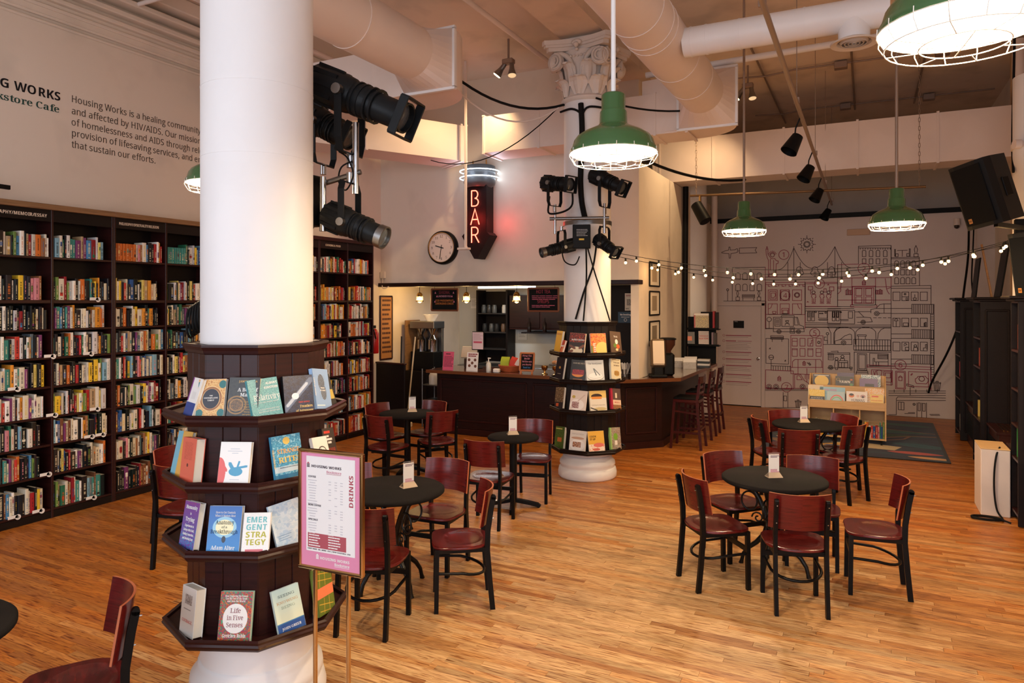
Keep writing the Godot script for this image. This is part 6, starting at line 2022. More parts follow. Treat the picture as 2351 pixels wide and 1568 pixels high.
	b.lathe(Vector3(0, 0.34, 0), [Vector2(0.05, 0), Vector2(0.05, 0.03), Vector2(0.11, 0.12), Vector2(0.115, 0.2)], 20)
	obj("hopper", b, mat(C8(70, 40, 30), 0.2), t)
	b = mb()
	b.lathe(Vector3(0, 0.54, 0), [Vector2(0, 0.03), Vector2(0.1, 0.028), Vector2(0.13, 0.015), Vector2(0.13, 0), Vector2(0, 0)], 20)
	obj("lid", b, M.black, t)
	# framed pictures on the passage wall
	var k := 0
	for q in [[2.58, "uppermost of three black framed prints on the passage wall"], [2.135, "middle of three black framed prints on the passage wall"], [1.675, "lowest of three black framed prints on the passage wall"]]:
		t = thing("framed_print", q[1], "picture", P(-2.948, q[0], 10.75), PI / 2)
		b = mb()
		moulding(b, 0.56, 0.36, Vector3(0, 0, 0.012), 0.025)
		obj("frame", b, M.black, t)
		b = mb()
		b.box(Vector3(0, 0, 0.006), Vector3(0.54, 0.35, 0.006))
		obj("mat_board", b, mat(C8(232, 222, 204), 0.7), t)
		b = mb()
		b.box(Vector3(0, 0.0, 0.0095), Vector3(0.27, 0.23, 0.002))
		obj("print", b, mat(C8(176, 158, 134).darkened(0.12 * k), 0.7), t)
		k += 1
	# rack of books at the end of the counter
	t = thing("book_rack", "black book rack standing at the far end of the counter", "rack", P(-2.66, 1.046, 12.86))
	b = mb()
	b.bbox(Vector3(0.0, 0.42, -0.05), Vector3(0.5, 0.84, 0.02), 0.003)
	b.bbox(Vector3(0.1, 0.88, -0.05), Vector3(0.24, 0.1, 0.02), 0.003)
	obj("back", b, M.black, t)
	for y in [0.33, 0.62]:
		b = mb()
		b.bbox(Vector3(0.05, y, 0.05), Vector3(0.56, 0.02, 0.18), 0.003)
		b.bbox(Vector3(0.05, y + 0.015, 0.135), Vector3(0.56, 0.025, 0.01), 0.002)
		obj("shelf", b, M.black, t)
	# cover, x, y, z-depth, w, h, t, lean
	var bl := [
		[51, -2.64, 1.69, 12.78, 0.26, 0.26, 0.03, "photo book of city crowds with a yellow figure, on the counter rack", C8(170, 40, 50), [["NEW YORK", 0.66, 0.42, 0.05, C8(230, 200, 70), "sans-bold", 0.3]]],
		[53, -2.6, 1.395, 12.78, 0.18, 0.24, 0.03, "white book with red capitals on the counter rack", C8(210, 204, 198), [["HUMANS OF", 0.5, 0.42, 0.09, C8(190, 50, 44), "sans-bold", 0.86], ["NEW YORK", 0.5, 0.62, 0.12, C8(190, 50, 44), "sans-bold", 0.9]]],
		[52, -2.84, 1.395, 12.78, 0.16, 0.22, 0.02, "grey book with an orange square on the counter rack", C8(60, 52, 48), []],
	]
	for q in bl:
		var o := printed_book(q[7], q[4], q[5], q[6], q[0], q[8], q[9], "books on the counter rack")
		o.position = P(q[1], q[2], q[3])
		o.basis = Basis(Vector3.UP, 0.35) * Basis(Vector3.RIGHT, -0.1)
	var lab := ["small black-and-white city book in front on the counter", "small black-and-white city book at the back on the counter", "small black-and-white city book nearest the pictures on the counter"]
	k = 0
	for q in [[-2.62, 11.75, 0.12], [-2.7, 12.2, 0.1], [-2.84, 11.9, 0.14]]:
		var o := printed_book(lab[k], 0.21, 0.17, 0.03, 50, C8(200, 196, 190), [], "small city books on the counter")
		o.position = P(q[0], 1.046, q[1])
		o.basis = Basis(Vector3.UP, 0.35) * Basis(Vector3.RIGHT, -0.14)
		k += 1
	for q in [[-2.42, 1.69, 12.8, C8(150, 30, 40), 0.3, "tall dark red book on the top shelf of the rack"], [-2.37, 1.69, 12.8, C8(40, 38, 36), 0.28, "tall black book on the top shelf of the rack"], [-2.44, 1.395, 12.8, C8(130, 110, 120), 0.22, "slim mauve book on the lower shelf of the rack"], [-2.4, 1.395, 12.8, C8(70, 64, 60), 0.21, "slim grey book on the lower shelf of the rack"]]:
		b = mb()
		b.bbox(Vector3(0, q[4] / 2, 0), Vector3(0.035, q[4], 0.15), 0.003)
		single("standing_book", b, mat(q[3], 0.4), q[5], "book", P(q[0], q[1], q[2]), 0.0, "books on the counter rack")
	for i in 4:
		b = mb()
		b.bbox(Vector3(0, 0.018, 0), Vector3(0.2, 0.034, 0.15), 0.002)
		b.col = Color.WHITE
		single("stacked_book", b, mat([C8(60, 66, 72), C8(206, 204, 200), C8(50, 56, 60), C8(196, 194, 190)][i], 0.4), "%s book of the flat pile beside the counter rack" % ["lowest", "second lowest", "third lowest", "topmost"][i], "book", P(-2.46, 1.046 + i * 0.0365, 12.1), 0.1 * (i % 2), "pile of small books")

# ------------------------------------------------------------------ kitchen behind the serving opening
func build_kitchen() -> void:
	var t: Node3D
	var b: MB
	# work table along the back, stainless
	t = thing("work_table", "steel work counter along the rear kitchen wall", "counter", P(-5.2, 0, 12.25))
	b = mb()
	b.bbox(Vector3(0, 0.9, 0), Vector3(4.0, 0.04, 0.66), 0.006)
	obj("top", b, M.steel, t)
	b = mb()
	b.bbox(Vector3(0, 0.44, -0.02), Vector3(3.9, 0.84, 0.58), 0.006)
	obj("cabinet", b, M.case_dark, t)
	b = mb()
	slab(b, LEFT + 0.001, -6.95, 0, 0.92, 10.45, 11.2)
	single("brewer_table", b, M.case_dark, "dark side table under the coffee brewer", "table")
	t = thing("coffee_brewer", "tall black and steel coffee brewer behind the bar", "coffee machine", P(-7.13, 0.92, 10.75))
	b = mb()
	b.bbox(Vector3(0, 0.82, 0), Vector3(0.52, 0.13, 0.36), 0.01)
	b.bbox(Vector3(0, 0.42, -0.14), Vector3(0.5, 0.7, 0.06), 0.005)
	obj("head", b, M.steel, t)
	b = mb()
	b.bbox(Vector3(0, 0.17, 0.02), Vector3(0.5, 0.34, 0.3), 0.01)
	obj("base", b, M.black, t)
	for x in [-0.11, 0.13]:
		b = mb()
		b.lathe(Vector3(x, 0.34, 0.02), [Vector2(0, 0), Vector2(0.085, 0), Vector2(0.085, 0.2), Vector2(0.09, 0.21), Vector2(0.06, 0.24), Vector2(0.03, 0.3), Vector2(0.09, 0.41), Vector2(0, 0.41)], 22)
		obj("urn", b, M.chrome, t)
		b = mb()
		b.bbox(Vector3(x, 0.36, 0.12), Vector3(0.03, 0.05, 0.06), 0.005)
		obj("tap", b, M.black, t)
	b = mb()
	b.lathe(Vector3.ZERO, [Vector2(0, 0), Vector2(0.07, 0), Vector2(0.14, 0.12), Vector2(0.136, 0.12), Vector2(0.066, 0.006), Vector2(0, 0.006)], 24)
	single("coffee_filters", b, M.paper, "stack of white paper coffee filters on top of the brewer", "filters", P(-7.05, 1.806, 10.75))
	b = mb()
	b.bbox(Vector3(0, 0.45, 0), Vector3(0.03, 0.9, 0.45), 0.003)
	single("side_board", b, M.top_rail, "upright wooden board beside the coffee brewer", "board", P(-7.45, 0.92, 10.75))
	# open dark shelving
	t = thing("kitchen_shelving", "dark open shelving of jars on the rear kitchen wall", "shelving", P(-6.6, 0, 12.4))
	for x in [-0.33, 0.33]:
		b = mb()
		b.bbox(Vector3(x, 1.66, 0), Vector3(0.04, 1.45, 0.34), 0.004)
		obj("side", b, M.case_dark, t)
	b = mb()
	b.box(Vector3(0, 1.66, -0.165), Vector3(0.66, 1.4, 0.01))
	obj("back", b, M.shelf_back, t)
	for y in [1.22, 1.55, 1.92]:
		b = mb()
		b.bbox(Vector3(0, y, 0), Vector3(0.64, 0.025, 0.33), 0.003)
		obj("shelf", b, mat(C8(52, 48, 46), 0.5), t)
	var jars := [[-0.24, 1.93, C8(80, 84, 84)], [-0.12, 1.93, C8(60, 56, 52)], [0.0, 1.93, C8(96, 96, 92)], [0.22, 1.93, C8(206, 196, 180)], [-0.22, 1.56, C8(44, 44, 44)], [-0.07, 1.56, C8(70, 70, 68)], [0.05, 1.56, C8(40, 38, 36)], [0.2, 1.56, C8(96, 70, 50)]]
	var k := 0
	for q in jars:
		b = mb()
		b.lathe(Vector3.ZERO, [Vector2(0, 0), Vector2(0.045, 0), Vector2(0.05, 0.01), Vector2(0.05, 0.12), Vector2(0.04, 0.14), Vector2(0.042, 0.16), Vector2(0, 0.165)], 14)
		single("storage_jar", b, mat(q[2], 0.3), "%s jar on the %s shelf of the kitchen shelving" % [["first", "second", "third", "pale fourth"][k % 4], "upper" if k < 4 else "lower"], "jar", P(-6.6 + q[0], q[1] + 0.003, 12.35), 0.0, "jars on the kitchen shelving")
		k += 1
	t = thing("wall_cupboard", "dark red wooden cupboard on the rear kitchen wall", "cupboard", P(-5.55, 0, 12.42))
	b = mb()
	b.bbox(Vector3(0, 1.95, 0), Vector3(1.35, 0.66, 0.32), 0.005)
	obj("carcass", b, M.casework, t)
	for x in [-0.34, 0.34]:
		b = mb()
		b.bbox(Vector3(x, 1.95, 0.168), Vector3(0.64, 0.6, 0.016), 0.004)
		obj("door", b, M.bar_wood, t)
	for q in [[-5.72, "dark bottle with a pale cap hanging shelf-high behind the bar"], [-5.4, "dark bottle standing second behind the bar"], [-4.5, "dark bottle with a cream label by the carved column"]]:
		b = mb()
		b.lathe(Vector3.ZERO, [Vector2(0, 0), Vector2(0.036, 0), Vector2(0.038, 0.01), Vector2(0.038, 0.16), Vector2(0.014, 0.21), Vector2(0.014, 0.27), Vector2(0, 0.27)], 14)
		single("bottle", b, mat(C8(30, 20, 18), 0.15), q[1], "bottle", P(q[0], 1.581, 12.1))
	b = mb()
	b.bbox(P(-5.1, 1.57, 12.3), Vector3(1.5, 0.02, 0.58), 0.003)
	single("bottle_ledge", b, M.case_dark, "narrow dark ledge under the red cupboard", "shelf")
	# papers on the rear wall and pillar
	var papers := [[-7.2, 2.02, 0.16, 0.2, C8(236, 232, 226)], [-6.98, 1.35, 0.34, 0.42, C8(214, 212, 206)], [-4.75, 1.4, 0.4, 0.42, C8(228, 228, 224)], [-6.1, 1.4, 0.2, 0.26, C8(226, 224, 218)]]
	k = 0
	for q in papers:
		t = sign_card("wall_notice", ["small white notice high on the rear kitchen wall", "large pale notice board behind the coffee brewer", "wide white planner sheet on the rear kitchen wall", "white sheet beside the kitchen shelving"][k], "notice", P(q[0], q[1], 12.59), q[2], q[3], mat(q[4], 0.7), 0.0)
		lines_on(t, mat(C8(150, 146, 140), 0.7), -q[2] * 0.4, q[2] * 0.4, q[3] * 0.85, 6, q[3] * 0.12, 0.008, 0.005, 0.0, k + 20)
		k += 1
	# menu boards hanging behind the lintel
	var tx := [
		[-6.39, 2.19, [["SEASONAL", 0.0, 0.1, 0.05, 0.22, C8(140, 50, 60)], ["LAVENDER FOG", 0.0, 0.045, 0.032, 0.26, C8(226, 160, 180)], ["ICED PASSIONFRUIT", 0.0, -0.03, 0.034, 0.36, C8(214, 130, 60)], ["LEMONGRASS GINGER", 0.0, -0.08, 0.034, 0.36, C8(214, 130, 60)]], "blackboard of seasonal drinks with little coloured drawings"],
		[-4.56, 2.19, [["HOT TEA", 0.0, 0.1, 0.055, 0.24, C8(170, 60, 80)], ["SYRUPS", 0.0, -0.055, 0.05, 0.2, C8(170, 60, 80)]], "blackboard of hot teas and syrups near the carved column"],
	]
	for q in tx:
		t = thing("menu_board", q[3], "menu board", P(q[0], q[1], 10.16))
		b = mb()
		moulding(b, 0.52, 0.36, Vector3.ZERO, 0.03)
		obj("frame", b, mat(C8(120, 66, 34), 0.5), t)
		b = mb()
		b.box(Vector3(0, 0, -0.004), Vector3(0.5, 0.34, 0.01))
		obj("slate", b, M.black_soft, t)
		for e in q[2]:
			write(t, e[0], e[3], mat(e[5], 0.7), Vector3(e[1], e[2], 0.002), Vector3.ZERO, "sans", e[4], HORIZONTAL_ALIGNMENT_CENTER)
		if q[0] < -6.0:
			b = mb()
			for e in [[-0.18, 0.12], [0.18, 0.12], [-0.15, 0.06], [0.15, 0.06], [-0.19, -0.03], [0.19, -0.03]]:
				b.tri(Vector3(e[0] - 0.014, e[1] - 0.015, 0.0025), Vector3(e[0] + 0.014, e[1] - 0.015, 0.0025), Vector3(e[0], e[1] + 0.02, 0.0025), Vector3.BACK, Vector3.BACK, Vector3.BACK)
			obj("chalk_drawing", b, mat(C8(230, 130, 160), 0.7), t)
		else:
			for y in [0.06, 0.03, 0.005, -0.09, -0.115]:
				lines_on(t, mat(C8(226, 110, 140), 0.7), -0.2, 0.22, y, 1, 0.01, 0.008, 0.002, 0.0, int(y * 1000) + 400)
		b = mb()
		for x in [-0.2, 0.2]:
			b.cyl(Vector3(x, 0.19, 0), Vector3(x, 3.0 - q[1], 0), 0.003, 0.003, 5)
		obj("hanger", b, M.black, t)
	# three glass pendant lamps
	k = 0
	for l in [-7.02, -6.07, -5.12]:
		t = thing("glass_pendant", ["small glass pendant lamp over the bar nearest the corner", "small glass pendant lamp over the middle of the bar", "small glass pendant lamp beside the tea blackboard"][k], "lamp", P(l, 2.2, 10.35), 0.0, "glass pendants over the bar")
		b = mb()
		b.cyl(Vector3(0, 0.12, 0), Vector3(0, 0.8, 0), 0.005, 0.005, 6)
		b.lathe(Vector3(0, 0.79, 0), [Vector2(0.05, 0.01), Vector2(0.05, 0), Vector2(0.02, -0.03), Vector2(0, -0.03)], 14)
		obj("stem", b, M.black, t)
		b = mb()
		b.lathe(Vector3.ZERO, [Vector2(0.055, 0.05), Vector2(0.052, 0.08), Vector2(0.035, 0.11), Vector2(0.012, 0.125), Vector2(0, 0.125)], 18, 0.3)
		b.lathe(Vector3.ZERO, [Vector2(0.06, -0.035), Vector2(0.072, -0.04), Vector2(0.072, -0.025), Vector2(0.06, -0.02)], 18)
		obj("cap", b, M.brass, t)
		b = mb()
		b.lathe(Vector3.ZERO, [Vector2(0.058, 0.05), Vector2(0.058, -0.03)], 18)
		obj("glass", b, M.glass, t)
		b = mb()
		b.ball(Vector3(0, -0.01, 0), 0.045, 12, 1.3)
		obj("bulb", b, glow(C8(255, 214, 130), 5.0), t)
		omni(P(l, 2.19, 10.35), C8(255, 206, 130), 0.35, 0.04)
		k += 1
	# fluorescent strip
	t = thing("strip_light", "white fluorescent strip light under the kitchen ceiling", "lamp", P(-5.85, 2.42, 11.4))
	b = mb()
	b.bbox(Vector3(0, 0.05, 0), Vector3(1.25, 0.07, 0.14), 0.01)
	b.cyl(Vector3(-0.5, 0.08, 0), Vector3(-0.5, 0.6, 0), 0.006, 0.006, 6)
	b.cyl(Vector3(0.5, 0.08, 0), Vector3(0.5, 0.6, 0), 0.006, 0.006, 6)
	obj("fitting", b, M.enamel, t)
	b = mb()
	b.cyl(Vector3(-0.58, 0, 0), Vector3(0.58, 0, 0), 0.02, 0.02, 10)
	obj("tube_light", b, glow(C8(240, 248, 255), 4.0), t)
	area(P(-5.85, 2.38, 11.4), Vector2(1.2, 0.1), Vector3.DOWN, C8(240, 248, 255), 1.6)
	b = mb()
	slab(b, -6.4, -5.2, 2.6, 2.999, 11.6, 12.1)
	single("kitchen_hood", b, M.enamel, "white boxy extractor hood under the kitchen ceiling", "hood")
	# panel with posters right of the opening
	b = mb()
	slab(b, -3.78, -3.09, 1.05, 2.42, 10.62, 10.68)
	single("dark_partition", b, mat(C8(34, 30, 30), 0.6), "dark panel behind the bar holding two posters", "panel")
	t = sign_card("poster", "white warning poster on the dark panel behind the bar", "poster", P(-3.27, 2.02, 10.615), 0.2, 0.27, mat(C8(214, 206, 192), 0.6), 0.0)
	write(t, "WARNING", 0.026, mat(C8(150, 50, 50), 0.6), Vector3(0, 0.222, 0.004), Vector3.ZERO, "sans-bold", 0.16, HORIZONTAL_ALIGNMENT_CENTER)
	write(t, "NYC", 0.02, M.ink, Vector3(-0.085, 0.02, 0.004), Vector3.ZERO, "sans-bold")
	lines_on(t, M.ink, -0.07, 0.08, 0.17, 5, 0.02, 0.01, 0.004, 0.0, 9)
	t = sign_card("poster", "blue no smoking poster on the dark panel behind the bar", "poster", P(-3.36, 1.83, 10.613), 0.24, 0.17, mat(C8(36, 66, 88), 0.5), 0.0)
	write(t, "No Smoking", 0.026, M.paper, Vector3(0, 0.115, 0.004), Vector3.ZERO, "sans-bold", 0.17, HORIZONTAL_ALIGNMENT_CENTER)
	lines_on(t, M.paper, -0.07, 0.08, 0.09, 1, 0.02, 0.006, 0.004, 0.0, 10)
	b = mb()
	var ring := []
	for j in 16:
		ring.append(Vector3(cos(TAU * j / 16.0) * 0.022, 0.045 + sin(TAU * j / 16.0) * 0.022, 0.004))
	b.tube(ring, 0.003, 5, true)
	obj("emblem", b, M.paper, t)
	# stand with price list on the bar and the till
	t = sign_card("price_list", "pink and white price list in a black frame behind the bar", "sign", P(-5.82, 1.35, 10.3), 0.23, 0.31, M.black, 0.05)
	b = mb()
	b.bbox(Vector3(0, 0.155, 0.002), Vector3(0.205, 0.285, 0.004), 0.001)
	obj("sheet", b, mat(C8(236, 214, 220), 0.6), t)
	b = mb()
	b.box(Vector3(0, 0.13, 0.0045), Vector3(0.16, 0.03, 0.001))
	obj("band", b, mat(C8(206, 90, 116), 0.6), t)
	lines_on(t, mat(C8(190, 150, 160), 0.7), -0.08, 0.08, 0.26, 5, 0.022, 0.006, 0.0045, 0.0, 12)
	b = mb()
	b.cyl(Vector3(0, -0.3, -0.01), Vector3(0, 0.02, -0.01), 0.012, 0.012, 8)
	b.cyl(Vector3(0, -0.302, -0.01), Vector3(0, -0.29, -0.01), 0.08, 0.08, 16)
	obj("stand", b, M.black, t)
	t = thing("till_screen", "back of a white till screen on the bar", "screen", P(-6.0, 1.046, 10.25))
	b = mb()
	b.xf = Transform3D(Basis(Vector3.RIGHT, -0.3), Vector3.ZERO)
	b.bbox(Vector3(0, 0.27, 0), Vector3(0.3, 0.2, 0.03), 0.012)
	obj("housing", b, mat(C8(206, 196, 184), 0.4), t)
	b = mb()
	b.bbox(Vector3(0, 0.08, -0.06), Vector3(0.14, 0.16, 0.1), 0.01)
	obj("stand", b, mat(C8(60, 50, 46), 0.4), t)
	# directory board, extinguisher and tools on the wall beside the gate
	t = thing("directory_board", "tall narrow wooden notice board covered in brown prints", "notice board", P(LEFT + 0.012, 1.7, 10.09), PI / 2)
	b = mb()
	moulding(b, 0.34, 1.1, Vector3.ZERO, 0.03)
	obj("frame", b, M.casework, t)
	b = mb()
	b.box(Vector3(0, 0, -0.004), Vector3(0.33, 1.08, 0.01))
	obj("panel", b, mat(C8(176, 120, 64), 0.6), t)
	lines_on(t, mat(C8(80, 46, 28), 0.7), -0.12, 0.13, 0.48, 12, 0.082, 0.036, 0.002, 0.0, 31)
	t = thing("fire_extinguisher", "red fire extinguisher on the wall beside the cooking shelves", "extinguisher", P(-7.481, 1.28, 9.66))
	b = mb()
	b.lathe(Vector3.ZERO, [Vector2(0, 0), Vector2(0.07, 0.0), Vector2(0.078, 0.02), Vector2(0.078, 0.34), Vector2(0.05, 0.4), Vector2(0.025, 0.42), Vector2(0, 0.42)], 20)
	obj("cylinder", b, mat(C8(176, 24, 30), 0.25), t)
	b = mb()
	b.bbox(Vector3(0, 0.45, 0.02), Vector3(0.03, 0.05, 0.12), 0.006)
	b.tube([Vector3(0, 0.44, 0.05), Vector3(0.06, 0.4, 0.08), Vector3(0.08, 0.25, 0.05)], 0.01, 6)
	obj("valve", b, M.black, t)
	for q in [[-7.3, 10.15, 0.0, C8(30, 30, 32), "black handled broom leaning behind the low gate"], [-7.12, 10.1, 0.12, C8(226, 206, 170), "pale wooden mop handle leaning behind the low gate"]]:
		b = mb()
		b.cyl(Vector3(0, 0.05, 0), Vector3(q[2] * 1.2, 1.55, -0.05), 0.013, 0.013, 8)
		b.bbox(Vector3(0, 0.04, 0), Vector3(0.22, 0.08, 0.05), 0.01)
		single("broom", b, mat(q[3], 0.5), q[4], "broom", P(q[0], 0, q[1]))

# ------------------------------------------------------------------ chairs and tables
var chair0: Node3D

func make_chair() -> Node3D:
	var t := thing("cafe_chair", "chair", "chair")
	var b: MB
	for s in [-1.0, 1.0]:
		b = mb()
		b.bar([Vector3(s * 0.188, 0, -0.186), Vector3(s * 0.186, 0.44, -0.18)], 0.03, 0.03, Vector3.RIGHT)
		obj("leg", b, M.frame, t)
		b = mb()
		b.bar([Vector3(s * 0.168, 0, 0.21), Vector3(s * 0.168, 0.2, 0.19), Vector3(s * 0.168, 0.42, 0.172), Vector3(s * 0.168, 0.55, 0.175), Vector3(s * 0.168, 0.7, 0.197), Vector3(s * 0.168, 0.79, 0.215)], 0.026, 0.036, Vector3.RIGHT)
		b.cyl(Vector3(s * 0.168 - 0.013, 0.79, 0.215), Vector3(s * 0.168 + 0.013, 0.79, 0.215), 0.018, 0.018, 12)
		var lg := obj("leg", b, M.frame, t)
		for y in [0.64, 0.765]:
			b = mb()
			b.cyl(Vector3(s * 0.168, y, 0.205 + (y - 0.7) * 0.2), Vector3(s * 0.168, y, 0.228 + (y - 0.7) * 0.2), 0.005, 0.004, 8)
			obj("bolt", b, M.chrome, lg)
	# seat frame and apron
	b = mb()
	b.bar([Vector3(-0.186, 0.425, -0.18), Vector3(0.186, 0.425, -0.18)], 0.03, 0.022, Vector3.UP)
	for s in [-1.0, 1.0]:
		b.bar([Vector3(s * 0.186, 0.425, -0.18), Vector3(s * 0.168, 0.425, 0.17)], 0.03, 0.022, Vector3.UP)
	b.bar([Vector3(-0.168, 0.425, 0.165), Vector3(0.168, 0.425, 0.165)], 0.03, 0.022, Vector3.UP)
	obj("seat_frame", b, M.frame, t)
	# bent hoop stretcher
	b = mb()
	var hoop := [Vector3(-0.18, 0.27, -0.18)]
	for i in 13:
		var a := PI * i / 12.0
		hoop.append(Vector3(-cos(a) * 0.175, 0.262 - 0.035 * sin(a), 0.0 + sin(a) * 0.165))
	hoop.append(Vector3(0.18, 0.27, -0.18))
	b.tube(hoop, 0.0105, 7)
	obj("stretcher", b, M.frame, t)
	b = mb()
	b.bar([Vector3(-0.186, 0.3, -0.182), Vector3(0.186, 0.3, -0.182)], 0.035, 0.018, Vector3.UP)
	obj("front_rail", b, M.frame, t)
	# dished seat: rings from the middle out to a rounded outline
	b = mb()
	var outline := []
	for i in 48:
		var a := TAU * i / 48.0
		var x := sin(a)
		var z := -cos(a)
		var r: float
		if z < 0:
			var k := 5.0
			r = 1.0 / ((absf(x) / 0.215) ** k + (absf(z) / 0.215) ** k) ** (1.0 / k)
		else:
			var k := 2.5
			r = 1.0 / ((absf(x) / 0.215) ** k + (absf(z) / 0.205) ** k) ** (1.0 / k)
		outline.append(Vector3(x * r, 0, z * r))
	var top := func(i: int, f: float) -> Vector3:
		var p: Vector3 = outline[i % 48] * f
		var e := (p.x / 0.155) ** 2 + ((p.z - 0.015) / 0.135) ** 2
		var dip := 0.012 * clampf(1.0 - e, 0.0, 1.0) ** 0.5 if e < 1.0 else 0.0
		return p + Vector3(0, 0.461 - dip, 0)
	var fr := [0.0, 0.2, 0.4, 0.52, 0.6, 0.66, 0.72, 0.8, 0.9, 0.97]
	var nrm := func(i: int, f: float) -> Vector3:
		var e := 0.012
		var p: Vector3 = outline[i % 48] * f
		var hgt := func(q: Vector3) -> float:
			var k := (q.x / 0.155) ** 2 + ((q.z - 0.015) / 0.135) ** 2
			return -0.012 * clampf(1.0 - k, 0.0, 1.0) ** 0.5 if k < 1.0 else 0.0
		var gx: float = (hgt.call(p + Vector3(e, 0, 0)) - hgt.call(p - Vector3(e, 0, 0))) / (2 * e)
		var gz: float = (hgt.call(p + Vector3(0, 0, e)) - hgt.call(p - Vector3(0, 0, e))) / (2 * e)
		return Vector3(-gx, 1, -gz).normalized()
	for j in fr.size() - 1:
		for i in 48:
			b.squad(top.call(i, fr[j]), top.call(i + 1, fr[j]), top.call(i + 1, fr[j + 1]), top.call(i, fr[j + 1]), nrm.call(i, fr[j]), nrm.call(i + 1, fr[j]), nrm.call(i + 1, fr[j + 1]), nrm.call(i, fr[j + 1]))
	for i in 48:
		var o0: Vector3 = outline[i].normalized()
		var o1: Vector3 = outline[(i + 1) % 48].normalized()
		var t0: Vector3 = top.call(i, 0.97)
		var t1: Vector3 = top.call(i + 1, 0.97)
		var m0: Vector3 = outline[i] + Vector3(0, 0.454, 0)
		var m1: Vector3 = outline[(i + 1) % 48] + Vector3(0, 0.454, 0)
		var l0: Vector3 = outline[i] * 0.985 + Vector3(0, 0.44, 0)
		var l1: Vector3 = outline[(i + 1) % 48] * 0.985 + Vector3(0, 0.44, 0)
		b.squad(t0, t1, m1, m0, Vector3.UP, Vector3.UP, o1 + Vector3.UP, o0 + Vector3.UP)
		b.squad(m0, m1, l1, l0, o0 + Vector3.UP * 0.3, o1 + Vector3.UP * 0.3, o1, o0)
		b.tri(l0, l1, Vector3(0, 0.44, 0), Vector3.DOWN, Vector3.DOWN, Vector3.DOWN)
	obj("seat", b, M.chair_wood, t)
	# curved plywood back
	b = mb()
	var ed := mb()
	var R := 0.33
	var n := 16
	for k in 2:
		var rr := R - (0.011 if k == 0 else 0.0)
		for i in n:
			var a0 := -0.68 + 1.36 * i / n
			var a1 := -0.68 + 1.36 * (i + 1) / n
			var zc := 0.213 - R
			var p := func(a: float, y: float) -> Vector3:
				return Vector3(sin(a) * rr, y, zc + cos(a) * rr + (y - 0.6) * 0.16 - 0.018)
			var sg := -1.0 if k == 0 else 1.0
			var n0 := Vector3(sin(a0), -0.15, cos(a0)) * sg
			var n1 := Vector3(sin(a1), -0.15, cos(a1)) * sg
			b.squad(p.call(a0, 0.585), p.call(a1, 0.585), p.call(a1, 0.838), p.call(a0, 0.838), n0, n1, n1, n0)
	for i in n:
		var a0 := -0.68 + 1.36 * i / n
		var a1 := -0.68 + 1.36 * (i + 1) / n
		var q := func(a: float, y: float, rr: float) -> Vector3:
			return Vector3(sin(a) * rr, y, 0.213 - R + cos(a) * rr + (y - 0.6) * 0.16 - 0.018)
		ed.fquad(q.call(a0, 0.838, R), q.call(a1, 0.838, R), q.call(a1, 0.838, R - 0.011), q.call(a0, 0.838, R - 0.011), Vector3.UP)
		ed.fquad(q.call(a0, 0.585, R), q.call(a1, 0.585, R), q.call(a1, 0.585, R - 0.011), q.call(a0, 0.585, R - 0.011), Vector3.DOWN)
		if i == 0:
			ed.fquad(q.call(a0, 0.585, R), q.call(a0, 0.838, R), q.call(a0, 0.838, R - 0.011), q.call(a0, 0.585, R - 0.011), Vector3.LEFT)
		if i == n - 1:
			ed.fquad(q.call(a1, 0.585, R), q.call(a1, 0.838, R), q.call(a1, 0.838, R - 0.011), q.call(a1, 0.585, R - 0.011), Vector3.RIGHT)
	var bk := obj("backrest", b, M.chair_wood, t)
	obj("veneer_edge", ed, M.ply_edge, bk)
	return t

var tent0: Node3D
func table_tent(at: Vector3, turn: float, label: String) -> void:
	if tent0 != null:
		dup(tent0, at, turn, label)
		return
	tent0 = thing("table_tent", label, "table sign", at, turn, "card holders on the tables")
	var b := mb()
	b.bbox(Vector3(0, 0.003, 0), Vector3(0.12, 0.004, 0.075), 0.001)
	for s in [-1.0, 1.0]:
		b.fquad(Vector3(-0.06, 0.005, s * 0.037), Vector3(0.06, 0.005, s * 0.037), Vector3(0.045, 0.04, s * 0.004), Vector3(-0.045, 0.04, s * 0.004), Vector3(0, 0.5, s))
	obj("base", b, mat(C8(196, 176, 152), 0.15), tent0)
	b = mb()
	b.bbox(Vector3(0, 0.105, 0.0), Vector3(0.09, 0.185, 0.003), 0.0008)
	obj("holder", b, M.glass, tent0)
	b = mb()
	b.bbox(Vector3(0, 0.1, 0.0), Vector3(0.086, 0.165, 0.006), 0.0005)
	var c := obj("card", b, M.paper, tent0)
	lines_on(c, mat(C8(96, 70, 90), 0.7), -0.03, 0.034, 0.172, 2, 0.01, 0.005, 0.0035, 0.0, 71)
	lines_on(c, mat(C8(190, 100, 130), 0.7), -0.03, 0.034, 0.062, 4, 0.009, 0.005, 0.0035, 0.0, 72)

